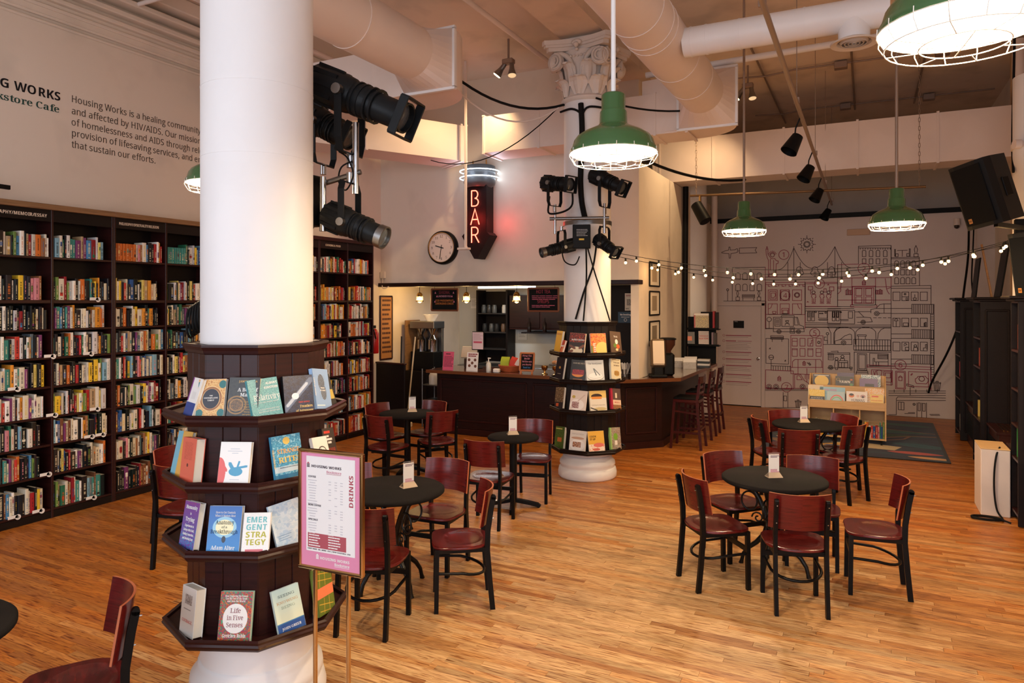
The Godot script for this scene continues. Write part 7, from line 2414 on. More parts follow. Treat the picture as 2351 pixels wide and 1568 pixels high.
func iron_table(label: String, at: Vector3, turn: float, r: float) -> void:
	var t := thing("round_table", label, "table", at, turn)
	var b := mb()
	b.lathe(Vector3.ZERO, [Vector2(0, 0.715), Vector2(r - 0.012, 0.715), Vector2(r, 0.724), Vector2(r, 0.742), Vector2(r - 0.012, 0.752), Vector2(0, 0.753)], 64, 0.5)
	obj("table_top", b, M.table, t)
	for k in 4:
		var a := TAU * k / 4.0 + 0.4
		var d := Vector3(cos(a), 0, sin(a))
		b = mb()
		var pth := []
		for q in [[0.2, 0.71], [0.185, 0.66], [0.12, 0.56], [0.07, 0.45], [0.05, 0.36], [0.075, 0.28], [0.14, 0.2], [0.21, 0.14], [0.25, 0.08], [0.262, 0.03], [0.27, 0.0]]:
			pth.append(d * q[0] + Vector3(0, q[1], 0))
		b.tube(pth, 0.02, 10, false, [0.014, 0.018, 0.021, 0.022, 0.023, 0.022, 0.02, 0.018, 0.016, 0.015, 0.02])
		obj("leg", b, M.iron, t)
		b = mb()
		var ring := []
		for i in 16:
			var e := TAU * i / 16.0
			ring.append(d * (0.2 + 0.065 * cos(e)) + Vector3(0, 0.53 + 0.075 * sin(e), 0))
		b.tube(ring, 0.008, 6, true)
		var sc := []
		for i in 14:
			var e := i / 13.0 * TAU * 1.3
			sc.append(d * (0.13 + 0.05 * (1.0 - i / 16.0) * cos(e)) + Vector3(0, 0.4 + 0.05 * (1.0 - i / 16.0) * sin(e), 0))
		b.tube(sc, 0.007, 6)
		obj("scroll", b, M.iron, t)
	b = mb()
	b.cyl(Vector3(0, 0.3, 0), Vector3(0, 0.4, 0), 0.045, 0.045, 14)
	b.bar([Vector3(-0.2, 0.705, 0), Vector3(0.2, 0.705, 0)], 0.03, 0.012, Vector3.BACK)
	b.bar([Vector3(0, 0.705, -0.2), Vector3(0, 0.705, 0.2)], 0.03, 0.012, Vector3.RIGHT)
	obj("hub", b, M.iron, t)

func pedestal_table(label: String, at: Vector3, turn: float, r: float) -> void:
	var t := thing("pedestal_table", label, "table", at, turn)
	var b := mb()
	b.lathe(Vector3.ZERO, [Vector2(0, 0.715), Vector2(r - 0.012, 0.715), Vector2(r, 0.724), Vector2(r, 0.742), Vector2(r - 0.012, 0.752), Vector2(0, 0.753)], 56, 0.5)
	obj("table_top", b, M.table, t)
	b = mb()
	b.cyl(Vector3(0, 0.06, 0), Vector3(0, 0.7, 0), 0.04, 0.04, 20)
	b.cyl(Vector3(0, 0.69, 0), Vector3(0, 0.715, 0), 0.1, 0.12, 16)
	obj("column", b, M.frame, t)
	for k in 4:
		var d := Vector3(cos(TAU * k / 4.0), 0, sin(TAU * k / 4.0))
		b = mb()
		b.bar([d * 0.02 + Vector3(0, 0.075, 0), d * 0.16 + Vector3(0, 0.05, 0), d * 0.26 + Vector3(0, 0.028, 0), d * 0.28 + Vector3(0, 0.01, 0)], 0.055, 0.036, d.cross(Vector3.UP))
		b.cyl(d * 0.265 + Vector3(0, 0, 0), d * 0.265 + Vector3(0, 0.015, 0), 0.014, 0.014, 8)
		obj("foot", b, M.frame, t)

func build_tables() -> void:
	chair0 = make_chair()
	# (l, d) of the middle of the back feet, direction the sitter faces, label
	var ch := [
		[-1.22, 5.44, 0.78, 0.62, "chair drawn up to the front iron table, its seat catching a copper glint"],
		[-1.17, 6.42, 0.73, -0.68, "chair behind the front iron table, facing the room from the bar side"],
		[-0.40, 5.225, -0.3, 0.954, "chair with its bright red back turned to the viewer at the front iron table"],
		[-0.42, 6.585, 0.05, -1.0, "chair behind the front iron table, nearest the far table"],
		[0.26, 6.015, -0.994, -0.1, "chair standing apart in side view, nearest the white plinth"],
		[-1.14, 8.46, 0.87, 0.5, "chair at the far table on the bar stool side, back half turned"],
		[-0.92, 9.21, 0.5, -0.866, "chair behind the far table, nearest the mural door"],
		[-0.62, 7.84, -0.25, 0.968, "chair at the far table with its back to the front iron table"],
		[-0.08, 8.435, -0.85, 0.53, "chair at the far table nearest the bookshelf on wheels, in three-quarter back view"],
		[-0.2, 9.14, -0.69, -0.72, "chair behind the far table, next to the picture books"],
		[-2.905, 3.615, -0.28, 0.96, "chair partly hidden by the pink menu stand, its back to the viewer"],
		[-2.455, 4.52, -0.83, -0.56, "chair with a shiny red seat facing the pink menu stand"],
		[-3.15, 5.1, 0.05, -1.0, "chair behind the menu stand table, its back to the small pedestal table"],
		[-3.82, 4.56, 0.76, -0.65, "chair almost wholly hidden behind the pink menu stand"],
		[-3.27, 5.87, -0.16, 0.987, "chair with a white gleam on its seat at the small pedestal table"],
		[-3.34, 7.235, 0.24, -0.97, "chair beside the carved column at the small pedestal table"],
		[-5.09, 6.6, 0.05, 1.0, "chair nearest the cooking bookcase at the corner table, back turned"],
		[-4.56, 7.24, -0.8, 0.6, "chair with a glowing rim at the corner table, nearest the carved column"],
		[-5.72, 7.4, 0.98, -0.2, "chair beyond the corner table on the bookcase side"],
		[-5.14, 7.98, -0.1, -0.995, "chair beyond the corner table, closest to the bar front"],
		[-5.0, 3.845, -0.28, 0.96, "chair behind the front display case, its back to the viewer"],
		[-5.72, 4.37, 1.0, 0.05, "chair between the front display case and the memoir bookcase"],
		[-3.06, 2.13, -0.5, -0.866, "chair with worn red back beside the front display case, nearest the viewer"],
	]
	for i in ch.size():
		var q = ch[i]
		var f := Vector2(q[2], q[3]).normalized()
		var at := P(q[0] + f.x * 0.205, 0, q[1] + f.y * 0.205)
		var turn := atan2(-f.x, f.y)
		if i == 0:
			chair0.position = at
			chair0.rotation.y = turn
			tag(chair0, q[4], "chair", "dark red cafe chairs")
		else:
			dup(chair0, at, turn, q[4])
	iron_table("black round table on scrolled iron legs, in front on the right", P(-0.67, 0, 6.03), 0.2, 0.405)
	iron_table("black round table on iron legs beside the rug", P(-0.6, 0, 8.86), 0.6, 0.405)
	iron_table("black round table behind the pink menu stand", P(-3.22, 0, 4.38), 0.0, 0.395)
	iron_table("black round table cut off at the lower corner of the picture", P(-3.66, 0, 1.52), 0.3, 0.4)
	pedestal_table("small black pedestal table beside the carved column", P(-3.33, 0, 6.65), 0.42, 0.27)
	pedestal_table("black pedestal table in the corner by the bar", P(-5.22, 0, 7.42), 0.2, 0.355)
	table_tent(P(-0.67, 0.753, 6.02), deg_to_rad(32), "card in a clear holder on the front iron table")
	table_tent(P(-0.66, 0.753, 8.9), deg_to_rad(30), "card in a clear holder on the table beside the rug")
	table_tent(P(-3.12, 0.753, 4.45), deg_to_rad(60), "card in a clear holder on the table behind the menu stand")
	table_tent(P(-3.36, 0.753, 6.7), deg_to_rad(38), "card in a clear holder on the small pedestal table")
	table_tent(P(-5.2, 0.753, 7.5), deg_to_rad(35), "card in a clear holder on the corner table by the bar")

func build_stools() -> void:
	var s0: Node3D
	var spots := [[-2.37, 10.56, "bar stool nearest the viewer at the counter end"], [-2.38, 11.4, "second bar stool along the counter end"], [-2.38, 12.1, "farthest bar stool along the counter end"]]
	for i in 3:
		if i > 0:
			dup(s0, P(spots[i][0], 0, spots[i][1]), 0.0, spots[i][2])
			continue
		s0 = thing("bar_stool", spots[0][2], "stool", P(spots[0][0], 0, spots[0][1]), 0.0, "dark red bar stools")
		var b: MB
		var wood_m: Material = wood(C8(72, 22, 22), C8(40, 12, 12), 0.3, 0.3, 15)
		for z in [-0.17, 0.17]:
			b = mb()
			b.bar([Vector3(-0.22, 0, z * 1.1), Vector3(-0.17, 0.7, z)], 0.036, 0.036, Vector3.BACK)
			obj("leg", b, wood_m, s0)
			b = mb()
			b.bar([Vector3(0.22, 0, z * 1.1), Vector3(0.17, 0.5, z), Vector3(0.16, 0.72, z), Vector3(0.2, 1.03, z)], 0.036, 0.036, Vector3.BACK)
			obj("leg", b, wood_m, s0)
			b = mb()
			b.bar([Vector3(-0.205, 0.24, z * 1.07), Vector3(0.2, 0.24, z * 1.07)], 0.022, 0.03, Vector3.BACK)
			obj("stretcher", b, wood_m, s0)
			b = mb()
			b.bar([Vector3(-0.185, 0.55, z * 1.02), Vector3(0.17, 0.52, z * 1.02)], 0.02, 0.026, Vector3.BACK)
			obj("stretcher", b, wood_m, s0)
		for q in [[-0.21, 0.2], [0.205, 0.3]]:
			b = mb()
			b.bar([Vector3(q[0], q[1], -0.185), Vector3(q[0], q[1], 0.185)], 0.022, 0.03, Vector3.RIGHT)
			obj("stretcher", b, wood_m, s0)
		b = mb()
		b.bbox(Vector3(0, 0.7, 0), Vector3(0.38, 0.045, 0.38), 0.008)
		obj("seat_frame", b, wood_m, s0)
		b = mb()
		b.bbox(Vector3(0, 0.737, 0), Vector3(0.37, 0.04, 0.37), 0.016)
		obj("seat", b, M.black, s0)
		for y in [0.82, 0.9]:
			b = mb()
			b.bar([Vector3(0.178, y, -0.17), Vector3(0.19, y, 0), Vector3(0.178, y, 0.17)], 0.03, 0.016, Vector3.UP)
			obj("back_slat", b, wood_m, s0)
		b = mb()
		b.bar([Vector3(0.198, 1.02, -0.2), Vector3(0.222, 1.02, -0.1), Vector3(0.228, 1.02, 0), Vector3(0.222, 1.02, 0.1), Vector3(0.198, 1.02, 0.2)], 0.1, 0.02, Vector3.UP)
		obj("top_rail", b, wood_m, s0)

# ------------------------------------------------------------------ menu stand
func build_menu_stand() -> void:
	var t := thing("menu_stand", "brass framed pink drinks menu on a pole stand", "sign stand", P(-2.3, 0, 2.637), deg_to_rad(3.5))
	var w := 0.36
	var h := 0.565
	var y := 1.16
	var b := mb()
	for q in [[0.0, h / 2, w, 0.018], [0.0, -h / 2, w, 0.018], [-w / 2, 0.0, 0.018, h], [w / 2, 0.0, 0.018, h]]:
		b.bbox(Vector3(q[0], y + q[1], 0), Vector3(q[2] + 0.018 if q[2] == w else q[2], q[3], 0.028), 0.005)
	obj("frame", b, M.gold, t)
	b = mb()
	b.box(Vector3(0, y, 0), Vector3(w - 0.01, h - 0.01, 0.008))
	obj("pink_board", b, M.pink, t)
	b = mb()
	b.bbox(Vector3(0.002, y + 0.028, 0.0055), Vector3(0.285, 0.46, 0.003), 0.0006)
	var sh := obj("menu_sheet", b, M.paper, t)
	var z := 0.0076
	var ink := mat(C8(62, 44, 56), 0.7)
	var rose := mat(C8(172, 80, 90), 0.7)
	var grey := mat(C8(196, 192, 196), 0.7)
	house_mark(sh, Vector3(-0.128, y + 0.213, z), 0.016, ink, rose)
	write(sh, "HOUSING WORKS", 0.0125, ink, Vector3(-0.11, y + 0.205, z), Vector3.ZERO, "sans-bold", 0.175)
	write(sh, "Bookstore", 0.012, mat(C8(190, 90, 120), 0.7), Vector3(-0.02, y + 0.183, z), Vector3.ZERO, "sans", 0.085)
	b = mb()
	b.box(Vector3(0.022, y + 0.179, z), Vector3(0.085, 0.0015, 0.001))
	obj("underline", b, rose, sh)
	write(sh, "COFFEE", 0.009, ink, Vector3(-0.128, y + 0.155, z), Vector3.ZERO, "sans-bold", 0.045)
	write(sh, "NON COFFEE", 0.009, ink, Vector3(-0.128, y + 0.018, z), Vector3.ZERO, "sans-bold", 0.075)
	write(sh, "SPECIALS", 0.009, ink, Vector3(-0.128, y - 0.052, z), Vector3.ZERO, "sans-bold", 0.056)
	for q in [[0.142, 10], [0.006, 4], [-0.064, 4]]:
		for i in q[1]:
			b = mb()
			var r := RandomNumberGenerator.new()
			r.seed = int(q[0] * 1000) + i + 500
			b.box(Vector3(-0.128 + 0.025, y + q[0] - i * 0.0125, z), Vector3(0.03 + r.randf() * 0.03, 0.0035, 0.0008))
			for x in [0.0, 0.035, 0.068]:
				if r.randf() < 0.7:
					b.box(Vector3(x, y + q[0] - i * 0.0125, z), Vector3(0.014, 0.0035, 0.0008))
			obj("menu_line", b, grey, sh)
	write(sh, "DRINKS", 0.024, rose, Vector3(0.135, y + 0.03, z), Vector3(0, 0, PI / 2), "sans-bold", 0.15)
	b = mb()
	b.box(Vector3(-0.018, y - 0.148, z - 0.0008), Vector3(0.225, 0.07, 0.001))
	obj("red_box", b, rose, sh)
	lines_on(sh, M.paper, -0.125, -0.055, y - 0.123, 5, 0.0125, 0.005, z, 0.0, 81)
	lines_on(sh, M.paper, -0.01, 0.06, y - 0.123, 5, 0.0125, 0.005, z, 0.0, 82)
	write(sh, "ADD ONS", 0.006, M.paper, Vector3(-0.125, y - 0.1155, z), Vector3.ZERO, "sans-bold")
	write(sh, "SNACKS", 0.006, M.paper, Vector3(-0.01, y - 0.1155, z), Vector3.ZERO, "sans-bold")
	write(sh, "CRAFT BEER - $8 | WINE - $10 | TIPSY COCKTAILS - $10", 0.006, ink, Vector3(-0.132, y - 0.193, z), Vector3.ZERO, "sans-bold", 0.25)
	house_mark(t, Vector3(-0.075, y - 0.228, 0.0052), 0.016, M.paper, M.paper)
	write(t, "HOUSING WORKS", 0.013, M.paper, Vector3(-0.06, y - 0.236, 0.0052), Vector3.ZERO, "sans-bold", 0.17)
	write(t, "Bookstore", 0.0125, M.paper, Vector3(0.025, y - 0.256, 0.0052), Vector3.ZERO, "sans-bold", 0.085)
	b = mb()
	b.box(Vector3(0.068, y - 0.26, 0.0052), Vector3(0.085, 0.0015, 0.001))
	obj("underline", b, M.paper, t)
	for x in [-0.095, 0.1]:
		b = mb()
		b.cyl(Vector3(x, 0.03, -0.004), Vector3(x, y - h / 2, -0.004), 0.011, 0.011, 16)
		obj("pole", b, M.gold, t)
	b = mb()
	b.bbox(Vector3(0, 0.015, 0), Vector3(0.36, 0.03, 0.3), 0.008)
	obj("base", b, M.gold, t)

# the little house of stacked bars
func house_mark(p: Node, at: Vector3, s: float, bars: Material, roof: Material) -> void:
	var b := mb()
	for i in 3:
		b.box(at + Vector3(0, -s * 0.45 + i * s * 0.36, 0), Vector3(s, s * 0.24, 0.0008))
	obj("house_logo", b, bars, p)
	b = mb()
	b.tri(at + Vector3(-s * 0.55, s * 0.5, 0.0004), at + Vector3(s * 0.55, s * 0.5, 0.0004), at + Vector3(0, s * 1.05, 0.0004), Vector3.BACK, Vector3.BACK, Vector3.BACK)
	obj("house_logo", b, roof, p)

# ------------------------------------------------------------------ pendants, string lights, stage lights, signs
var pend0: Node3D
func build_pendants() -> void:
	var L := [
		[-1.22, 3.64, 2.97, "green enamel pendant lamp hanging before the carved column, on a white rod", true],
		[-1.21, 8.09, 2.95, "green enamel pendant lamp in front of the mural's printed airplane", false],
		[0.24, 7.32, 2.88, "green enamel pendant lamp hanging before the upper mural buildings", false],
		[0.26, 2.5, 3.0, "large bright pendant lamp cut off at the top of the picture", true],
		[-3.91, 3.4, 2.97, "green pendant lamp peeking out behind the tall front column", true],
	]
	for i in L.size():
		var q = L[i]
		var at := P(q[0], q[2], q[1])
		omni(at + Vector3(0, 0.035, 0), C8(255, 222, 178), PENDANT_E, 0.06)
		if i > 0:
			var o := dup(pend0, at, 0.7 * i, q[3], "green pendant lamps")
			o.get_node("rod").material_override = M.white if q[4] else M.conduit
			continue
		var t := thing("pendant_lamp", q[3], "lamp", at, 0.0, "green pendant lamps")
		pend0 = t
		var b := mb()
		b.lathe(Vector3.ZERO, [Vector2(0.232, -0.004), Vector2(0.232, 0.012), Vector2(0.222, 0.03), Vector2(0.212, 0.062), Vector2(0.195, 0.085), Vector2(0.16, 0.108), Vector2(0.11, 0.13), Vector2(0.085, 0.142), Vector2(0.074, 0.156), Vector2(0.072, 0.215), Vector2(0.068, 0.222), Vector2(0.064, 0.226), Vector2(0.064, 0.305), Vector2(0.056, 0.314), Vector2(0.014, 0.316)], 48, 0.55)
		obj("lamp_shade", b, M.green_en, t)
		b = mb()
		b.lathe(Vector3.ZERO, [Vector2(0.231, -0.003), Vector2(0.218, 0.03), Vector2(0.208, 0.058), Vector2(0.19, 0.08), Vector2(0.155, 0.103), Vector2(0.1, 0.126), Vector2(0.0, 0.135)], 48, 0.3)
		obj("reflector", b, M.enamel, t)
		b = mb()
		b.ball(Vector3(0, 0.035, 0), 0.06, 18, 1.1)
		obj("bulb", b, glow(C8(255, 240, 214), 9.0), t)
		# wire guard
		b = mb()
		for e in [[0.234, -0.006], [0.215, -0.055], [0.12, -0.062]]:
			var ring := []
			for j in 32:
				ring.append(Vector3(cos(TAU * j / 32.0) * e[0], e[1], sin(TAU * j / 32.0) * e[0]))
			b.tube(ring, 0.0022, 5, true)
		for j in 16:
			var c := Vector3(cos(TAU * j / 16.0), 0, sin(TAU * j / 16.0))
			b.tube([c * 0.234 + Vector3(0, 0.012, 0), c * 0.236 + Vector3(0, -0.02, 0), c * 0.215 + Vector3(0, -0.055, 0), c * 0.12 + Vector3(0, -0.062, 0)] if j % 2 == 0 else [c * 0.234 + Vector3(0, 0.012, 0), c * 0.236 + Vector3(0, -0.02, 0), c * 0.215 + Vector3(0, -0.055, 0)], 0.002, 4)
		for j in 4:
			var c := Vector3(cos(TAU * j / 4.0 + 0.4), 0, sin(TAU * j / 4.0 + 0.4))
			b.tube([Vector3.ZERO + Vector3(0, -0.064, 0), c * 0.12 + Vector3(0, -0.062, 0)], 0.002, 4)
		obj("wire_guard", b, M.wire, t)
		b = mb()
		b.cyl(Vector3(0, 0.31, 0), Vector3(0, CEIL - q[2] - 0.1, 0), 0.013, 0.013, 12)
		b.lathe(Vector3(0, CEIL - q[2] - 0.12, 0), [Vector2(0, 0), Vector2(0.07, 0.0), Vector2(0.08, 0.02), Vector2(0.08, 0.05), Vector2(0.03, 0.06), Vector2(0.03, 0.12), Vector2(0, 0.12)], 18)
		obj("rod", b, M.white, t)

const PENDANT_E := 2.9

func build_string_lights() -> void:
	var st := [
		[P(-2.82, 2.78, 8.2), P(1.5, 2.82, 9.45), 0.27, 17, 0.0, "front strand of globe string lights"],
		[P(-2.9, 2.72, 10.3), P(1.5, 2.86, 9.5), 0.34, 16, 0.4, "back strand of globe string lights dipping lowest"],
		[P(-2.82, 2.74, 8.24), P(1.75, 2.95, 9.3), 0.36, 15, 0.7, "middle strand of globe string lights"],
	]
	var bulb: Mesh
	var socket: Mesh
	var gm := glow(C8(255, 204, 138), 5.0)
	for q in st:
		var pts := sagged(q[0], q[1], q[2], 28)
		var b := mb()
		b.tube(pts, 0.0035, 5)
		var t := thing("string_lights", q[5], "string lights")
		obj("wire", b, M.black, t)
		if bulb == null:
			b = mb()
			b.ball(Vector3(0, -0.055, 0), 0.018, 12)
			bulb = b.done()
			b = mb()
			b.cyl(Vector3(0, 0, 0), Vector3(0, -0.038, 0), 0.011, 0.013, 8)
			socket = b.done()
		for i in q[3]:
			var f: float = (i + 0.3 + q[4] * 0.5) / q[3]
			var p: Vector3 = q[0].lerp(q[1], f) - Vector3(0, q[2] * 4.0 * f * (1.0 - f), 0)
			var so := obj("socket", socket, M.black, t, p)
			obj("bulb", bulb, gm, so)
			omni(p + Vector3(0, -0.058, 0), C8(255, 196, 124), 0.03, 0.02)

func aim(at: Vector3, dir: Vector3) -> Transform3D:
	# local y runs forward along the lamp's axis
	var y := dir.normalized()
	var x := y.cross(Vector3.UP).normalized()
	return Transform3D(Basis(x, y, x.cross(y)), at)

# ellipsoidal stage lamp: profile in local y from the back (0) to the lens
func stage_lamp(label: String, back: Vector3, front: Vector3, k: float, hang: float, flap: bool, silver: bool) -> Node3D:
	var t := thing("stage_lamp", label, "stage lamp", back)
	var dir := front - back
	var len := dir.length()
	var xf := aim(Vector3.ZERO, dir)
	var b := mb()
	b.xf = xf
	b.lathe(Vector3.ZERO, [Vector2(0, 0), Vector2(0.07 * k, 0), Vector2(0.1 * k, len * 0.06), Vector2(0.105 * k, len * 0.3), Vector2(0.095 * k, len * 0.44), Vector2(0.07 * k, len * 0.5)], 16, 0.5)
	for i in 10:
		var a := TAU * i / 10.0
		b.box(Vector3(cos(a) * 0.1 * k, len * 0.2, sin(a) * 0.1 * k), Vector3(0.022 * k, len * 0.26, 0.022 * k))
	obj("housing", b, M.lampblack, t)
	b = mb()
	b.xf = xf
	b.lathe(Vector3.ZERO, [Vector2(0.075 * k, len * 0.46), Vector2(0.088 * k, len * 0.48), Vector2(0.088 * k, len * 0.6), Vector2(0.078 * k, len * 0.62), Vector2(0.074 * k, len * 0.92)], 18, 0.5)
	for e in [0.5, 0.56, 0.64, 0.7]:
		b.lathe(Vector3.ZERO, [Vector2(0.08 * k, len * e), Vector2(0.094 * k, len * e), Vector2(0.094 * k, len * (e + 0.02)), Vector2(0.08 * k, len * (e + 0.02))], 18)
	obj("barrel", b, M.lampblack, t)
	b = mb()
	b.xf = xf
	b.lathe(Vector3.ZERO, [Vector2(0.074 * k, len * 0.9), Vector2(0.082 * k, len * 0.9), Vector2(0.082 * k, len), Vector2(0.072 * k, len), Vector2(0.07 * k, len * 0.92)], 20)
	obj("lens_ring", b, M.steel if silver else M.lampblack, t)
	b = mb()
	b.xf = xf
	b.lathe(Vector3.ZERO, [Vector2(0.071 * k, len * 0.955), Vector2(0.04 * k, len * 0.975), Vector2(0, len * 0.98)], 18, 0.2)
	obj("lens", b, mat(C8(70, 74, 78), 0.08), t)
	if flap:
		b = mb()
		b.xf = xf
		for q in [[Vector3(0.1, 0, 0), Vector3(0.012, 0.05, 0.2)], [Vector3(-0.1, 0, 0), Vector3(0.012, 0.05, 0.2)], [Vector3(0, 0, 0.1), Vector3(0.2, 0.05, 0.012)], [Vector3(0, 0, -0.1), Vector3(0.2, 0.05, 0.012)]]:
			b.bbox(q[0] * k + Vector3(0, len * 1.0, 0), q[1] * k, 0.003)
		obj("gel_frame", b, M.lampblack, t)
	# yoke: a U of flat bar either side, hanging up or standing down from the pipe
	b = mb()
	var mid := dir * 0.42
	var sx := xf.basis.x * 0.125 * k
	var dn := Vector3(0, hang, 0)
	b.bar([mid + sx, mid + sx + dn * 0.8, mid + sx * 0.8 + dn, mid - sx * 0.8 + dn, mid - sx + dn * 0.8, mid - sx], 0.035 * k + 0.008, 0.008, dir.normalized())
	obj("yoke", b, M.lampblack, t)
	for s in [-1.0, 1.0]:
		b = mb()
		b.cyl(mid + sx * s * 0.9, mid + sx * s * 1.2, 0.028 * k, 0.028 * k, 12)
		obj("tilt_knob", b, M.steel, t)
	b = mb()
	b.cyl(mid + dn, mid + dn * 1.25, 0.02, 0.02, 10)
	obj("spigot", b, M.chrome, t)
	return t

func build_stage_lights() -> void:
	stage_lamp("large black stage lamp on the front column, uppermost, with square front", P(-2.99, 3.5, 3.25), P(-2.37, 3.22, 3.36), 1.1, -0.34, true, false)
	stage_lamp("black stage lamp half hidden behind the front column", P(-3.28, 3.39, 3.5), P(-2.93, 3.2, 3.55), 0.95, -0.26, true, false)
	stage_lamp("ribbed black stage lamp with silver nose, lowest on the front column", P(-2.88, 2.69, 3.25), P(-2.5, 2.535, 3.33), 0.85, 0.24, false, true)
	var t := thing("lamp_bracket", "steel pipe bracket holding the lamps behind the front column", "bracket", P(-2.69, 2.9, 3.3))
	var b := mb()
	b.cyl(Vector3(0, -0.1, 0), Vector3(0, 0.32, 0), 0.019, 0.019, 12)
	obj("upright", b, M.chrome, t)
	b = mb()
	b.cyl(Vector3(-0.3, -0.06, 0.08), Vector3(0.03, 0.03, -0.01), 0.016, 0.016, 10)
	obj("arm", b, M.steel, t)
	b = mb()
	b.cyl(Vector3(-0.17, -0.32, 0.09), Vector3(-0.17, 0.0, 0.09), 0.02, 0.02, 10)
	obj("drop_tube", b, M.chrome, t)
	b = mb()
	b.bbox(Vector3(-0.26, -0.14, 0.09), Vector3(0.1, 0.3, 0.08), 0.006)
	obj("connector_box", b, M.black, t)
	var cab := [
		[[P(-2.96, 3.5, 3.2), P(-3.0, 3.3, 3.2), P(-2.97, 3.1, 3.22), P(-3.05, 2.95, 3.2)], 0.012, "black cable hanging from the uppermost lamp of the front column"],
		[[P(-2.9, 2.68, 3.23), P(-2.97, 2.55, 3.2), P(-2.98, 2.2, 3.18), P(-3.02, 1.97, 3.14)], 0.012, "grey cable hanging down behind the front column"],
		[[P(-2.68, 3.0, 3.3), P(-2.76, 2.96, 3.26), P(-2.8, 2.88, 3.28), P(-2.73, 2.82, 3.26), P(-2.66, 2.9, 3.24), P(-2.7, 3.0, 3.24), P(-2.78, 3.05, 3.26)], 0.005, "looped thin safety cable on the lamp bracket"],
	]
	for q in cab:
		b = mb()
		b.tube(smooth_path(q[0]), q[1], 7)
		single("cable", b, M.rubber, q[2], "cable")
	# coil of cable resting on the rim of the front case
	b = mb()
	for k in 5:
		var ring := []
		for j in 20:
			var a := TAU * j / 20.0
			ring.append(P(-3.38, 2.05 + 0.01 * k, 2.72) + Vector3(cos(a) * 0.03 + 0.01 * k, sin(a) * 0.085, cos(a) * 0.05 - 0.01 * k))
		b.tube(ring, 0.007, 6, true)
	single("cable_coil", b, M.rubber, "coil of black cable resting on the top rim of the front case", "cable")
	# the rig on the carved column
	stage_lamp("stage lamp facing forward, upper one nearer the clock on the carved column", P(-3.42, 3.56, 7.62), P(-3.02, 3.5, 7.5), 0.92, -0.26, true, false)
	stage_lamp("stage lamp with black flap, upper one nearer the pictures on the carved column", P(-2.92, 3.68, 7.9), P(-2.5, 3.46, 7.82), 0.95, -0.32, true, false)
	stage_lamp("stage lamp with silver nose, lower one nearer the clock on the carved column", P(-3.1, 2.85, 7.85), P(-3.39, 2.73, 7.5), 0.75, 0.2, false, true)
	stage_lamp("stage lamp with square front, lower one nearer the pictures on the carved column", P(-2.88, 2.92, 7.95), P(-2.6, 2.73, 7.86), 0.75, 0.2, true, false)
	t = thing("lamp_bracket", "cross bar clamped to the carved column carrying four lamps", "bracket", P(-3.05, 3.14, 7.85))
	b = mb()
	b.cyl(Vector3(-0.3, 0, 0.2), Vector3(0.36, 0, -0.02), 0.02, 0.02, 12)
	obj("cross_bar", b, M.steel, t)
	for q in [[-0.24, 0.18], [0.31, 0.0]]:
		b = mb()
		b.cyl(Vector3(q[0], -0.18, q[1]), Vector3(q[0], 0.17, q[1]), 0.016, 0.016, 10)
		obj("upright", b, M.chrome, t)
	b = mb()
	b.lathe(Vector3(-0.06, -0.04, -0.42), [Vector2(0.292, 0.0), Vector2(0.302, 0.0), Vector2(0.302, 0.05), Vector2(0.292, 0.05)], 32)
	obj("clamp_band", b, M.steel, t)
	t = thing("dimmer_box", "black electrical box with white print on the carved column", "electrical box", P(-3.02, 2.8, 7.84), deg_to_rad(20))
	b = mb()
	b.bbox(Vector3(0, 0.13, 0), Vector3(0.21, 0.28, 0.13), 0.006)
	obj("case", b, M.black, t)
	lines_on(t, mat(C8(190, 190, 190), 0.6), -0.06, 0.07, 0.21, 5, 0.018, 0.006, 0.066, 0.0, 91)
	b = mb()
	b.box(Vector3(0.0, 0.095, 0.0655), Vector3(0.06, 0.02, 0.001))
	obj("warning_label", b, mat(C8(226, 190, 70), 0.6), t)
	var runs := [
		[[P(-3.08, 4.55, 7.97), P(-3.06, 4.2, 7.96), P(-3.08, 3.6, 7.96), P(-3.05, 3.3, 7.95), P(-3.0, 3.16, 7.9)], 0.035, "thick taped bundle of black cables down the carved column"],
		[[P(-3.38, 4.5, 8.05), P(-3.2, 4.5, 7.98), P(-3.08, 4.42, 7.97), P(-3.07, 4.1, 7.96)], 0.014, "black cable bending over the carved column's neck towards the clock side"],
		[[P(-2.8, 4.48, 8.05), P(-2.98, 4.5, 7.98), P(-3.05, 4.42, 7.96), P(-3.06, 4.1, 7.96)], 0.014, "black cable bending over the carved column's neck towards the lamp side"],
		[[P(-2.98, 2.8, 7.88), P(-3.0, 2.5, 7.95), P(-3.02, 2.2, 7.96), P(-3.04, 1.93, 7.95)], 0.01, "black cable hanging straight below the electrical box"],
		[[P(-2.86, 2.88, 7.92), P(-2.92, 2.6, 7.97), P(-3.03, 2.3, 7.96), P(-3.14, 1.95, 7.95)], 0.012, "black cable crossing the carved column below the lamps"],
		[[P(-2.96, 2.8, 7.88), P(-2.9, 2.5, 7.97), P(-2.8, 2.15, 8.02), P(-2.74, 1.93, 8.05)], 0.009, "thin black cable slanting down the carved column"],
		[[P(-3.22, 2.8, 7.7), P(-3.2, 2.64, 7.75), P(-3.1, 2.6, 7.82), P(-3.05, 2.7, 7.85)], 0.008, "looped black cable under the lower lamps"],
		[[P(-3.33, 3.4, 7.6), P(-3.34, 3.2, 7.62), P(-3.2, 3.22, 7.7), P(-3.12, 3.3, 7.78), P(-3.12, 3.45, 7.8)], 0.012, "coiled black cable beside the upper lamps"],
	]
	for q in runs:
		b = mb()
		b.tube(smooth_path(q[0]), q[1], 7)
		single("cable", b, M.rubber, q[2], "cable")
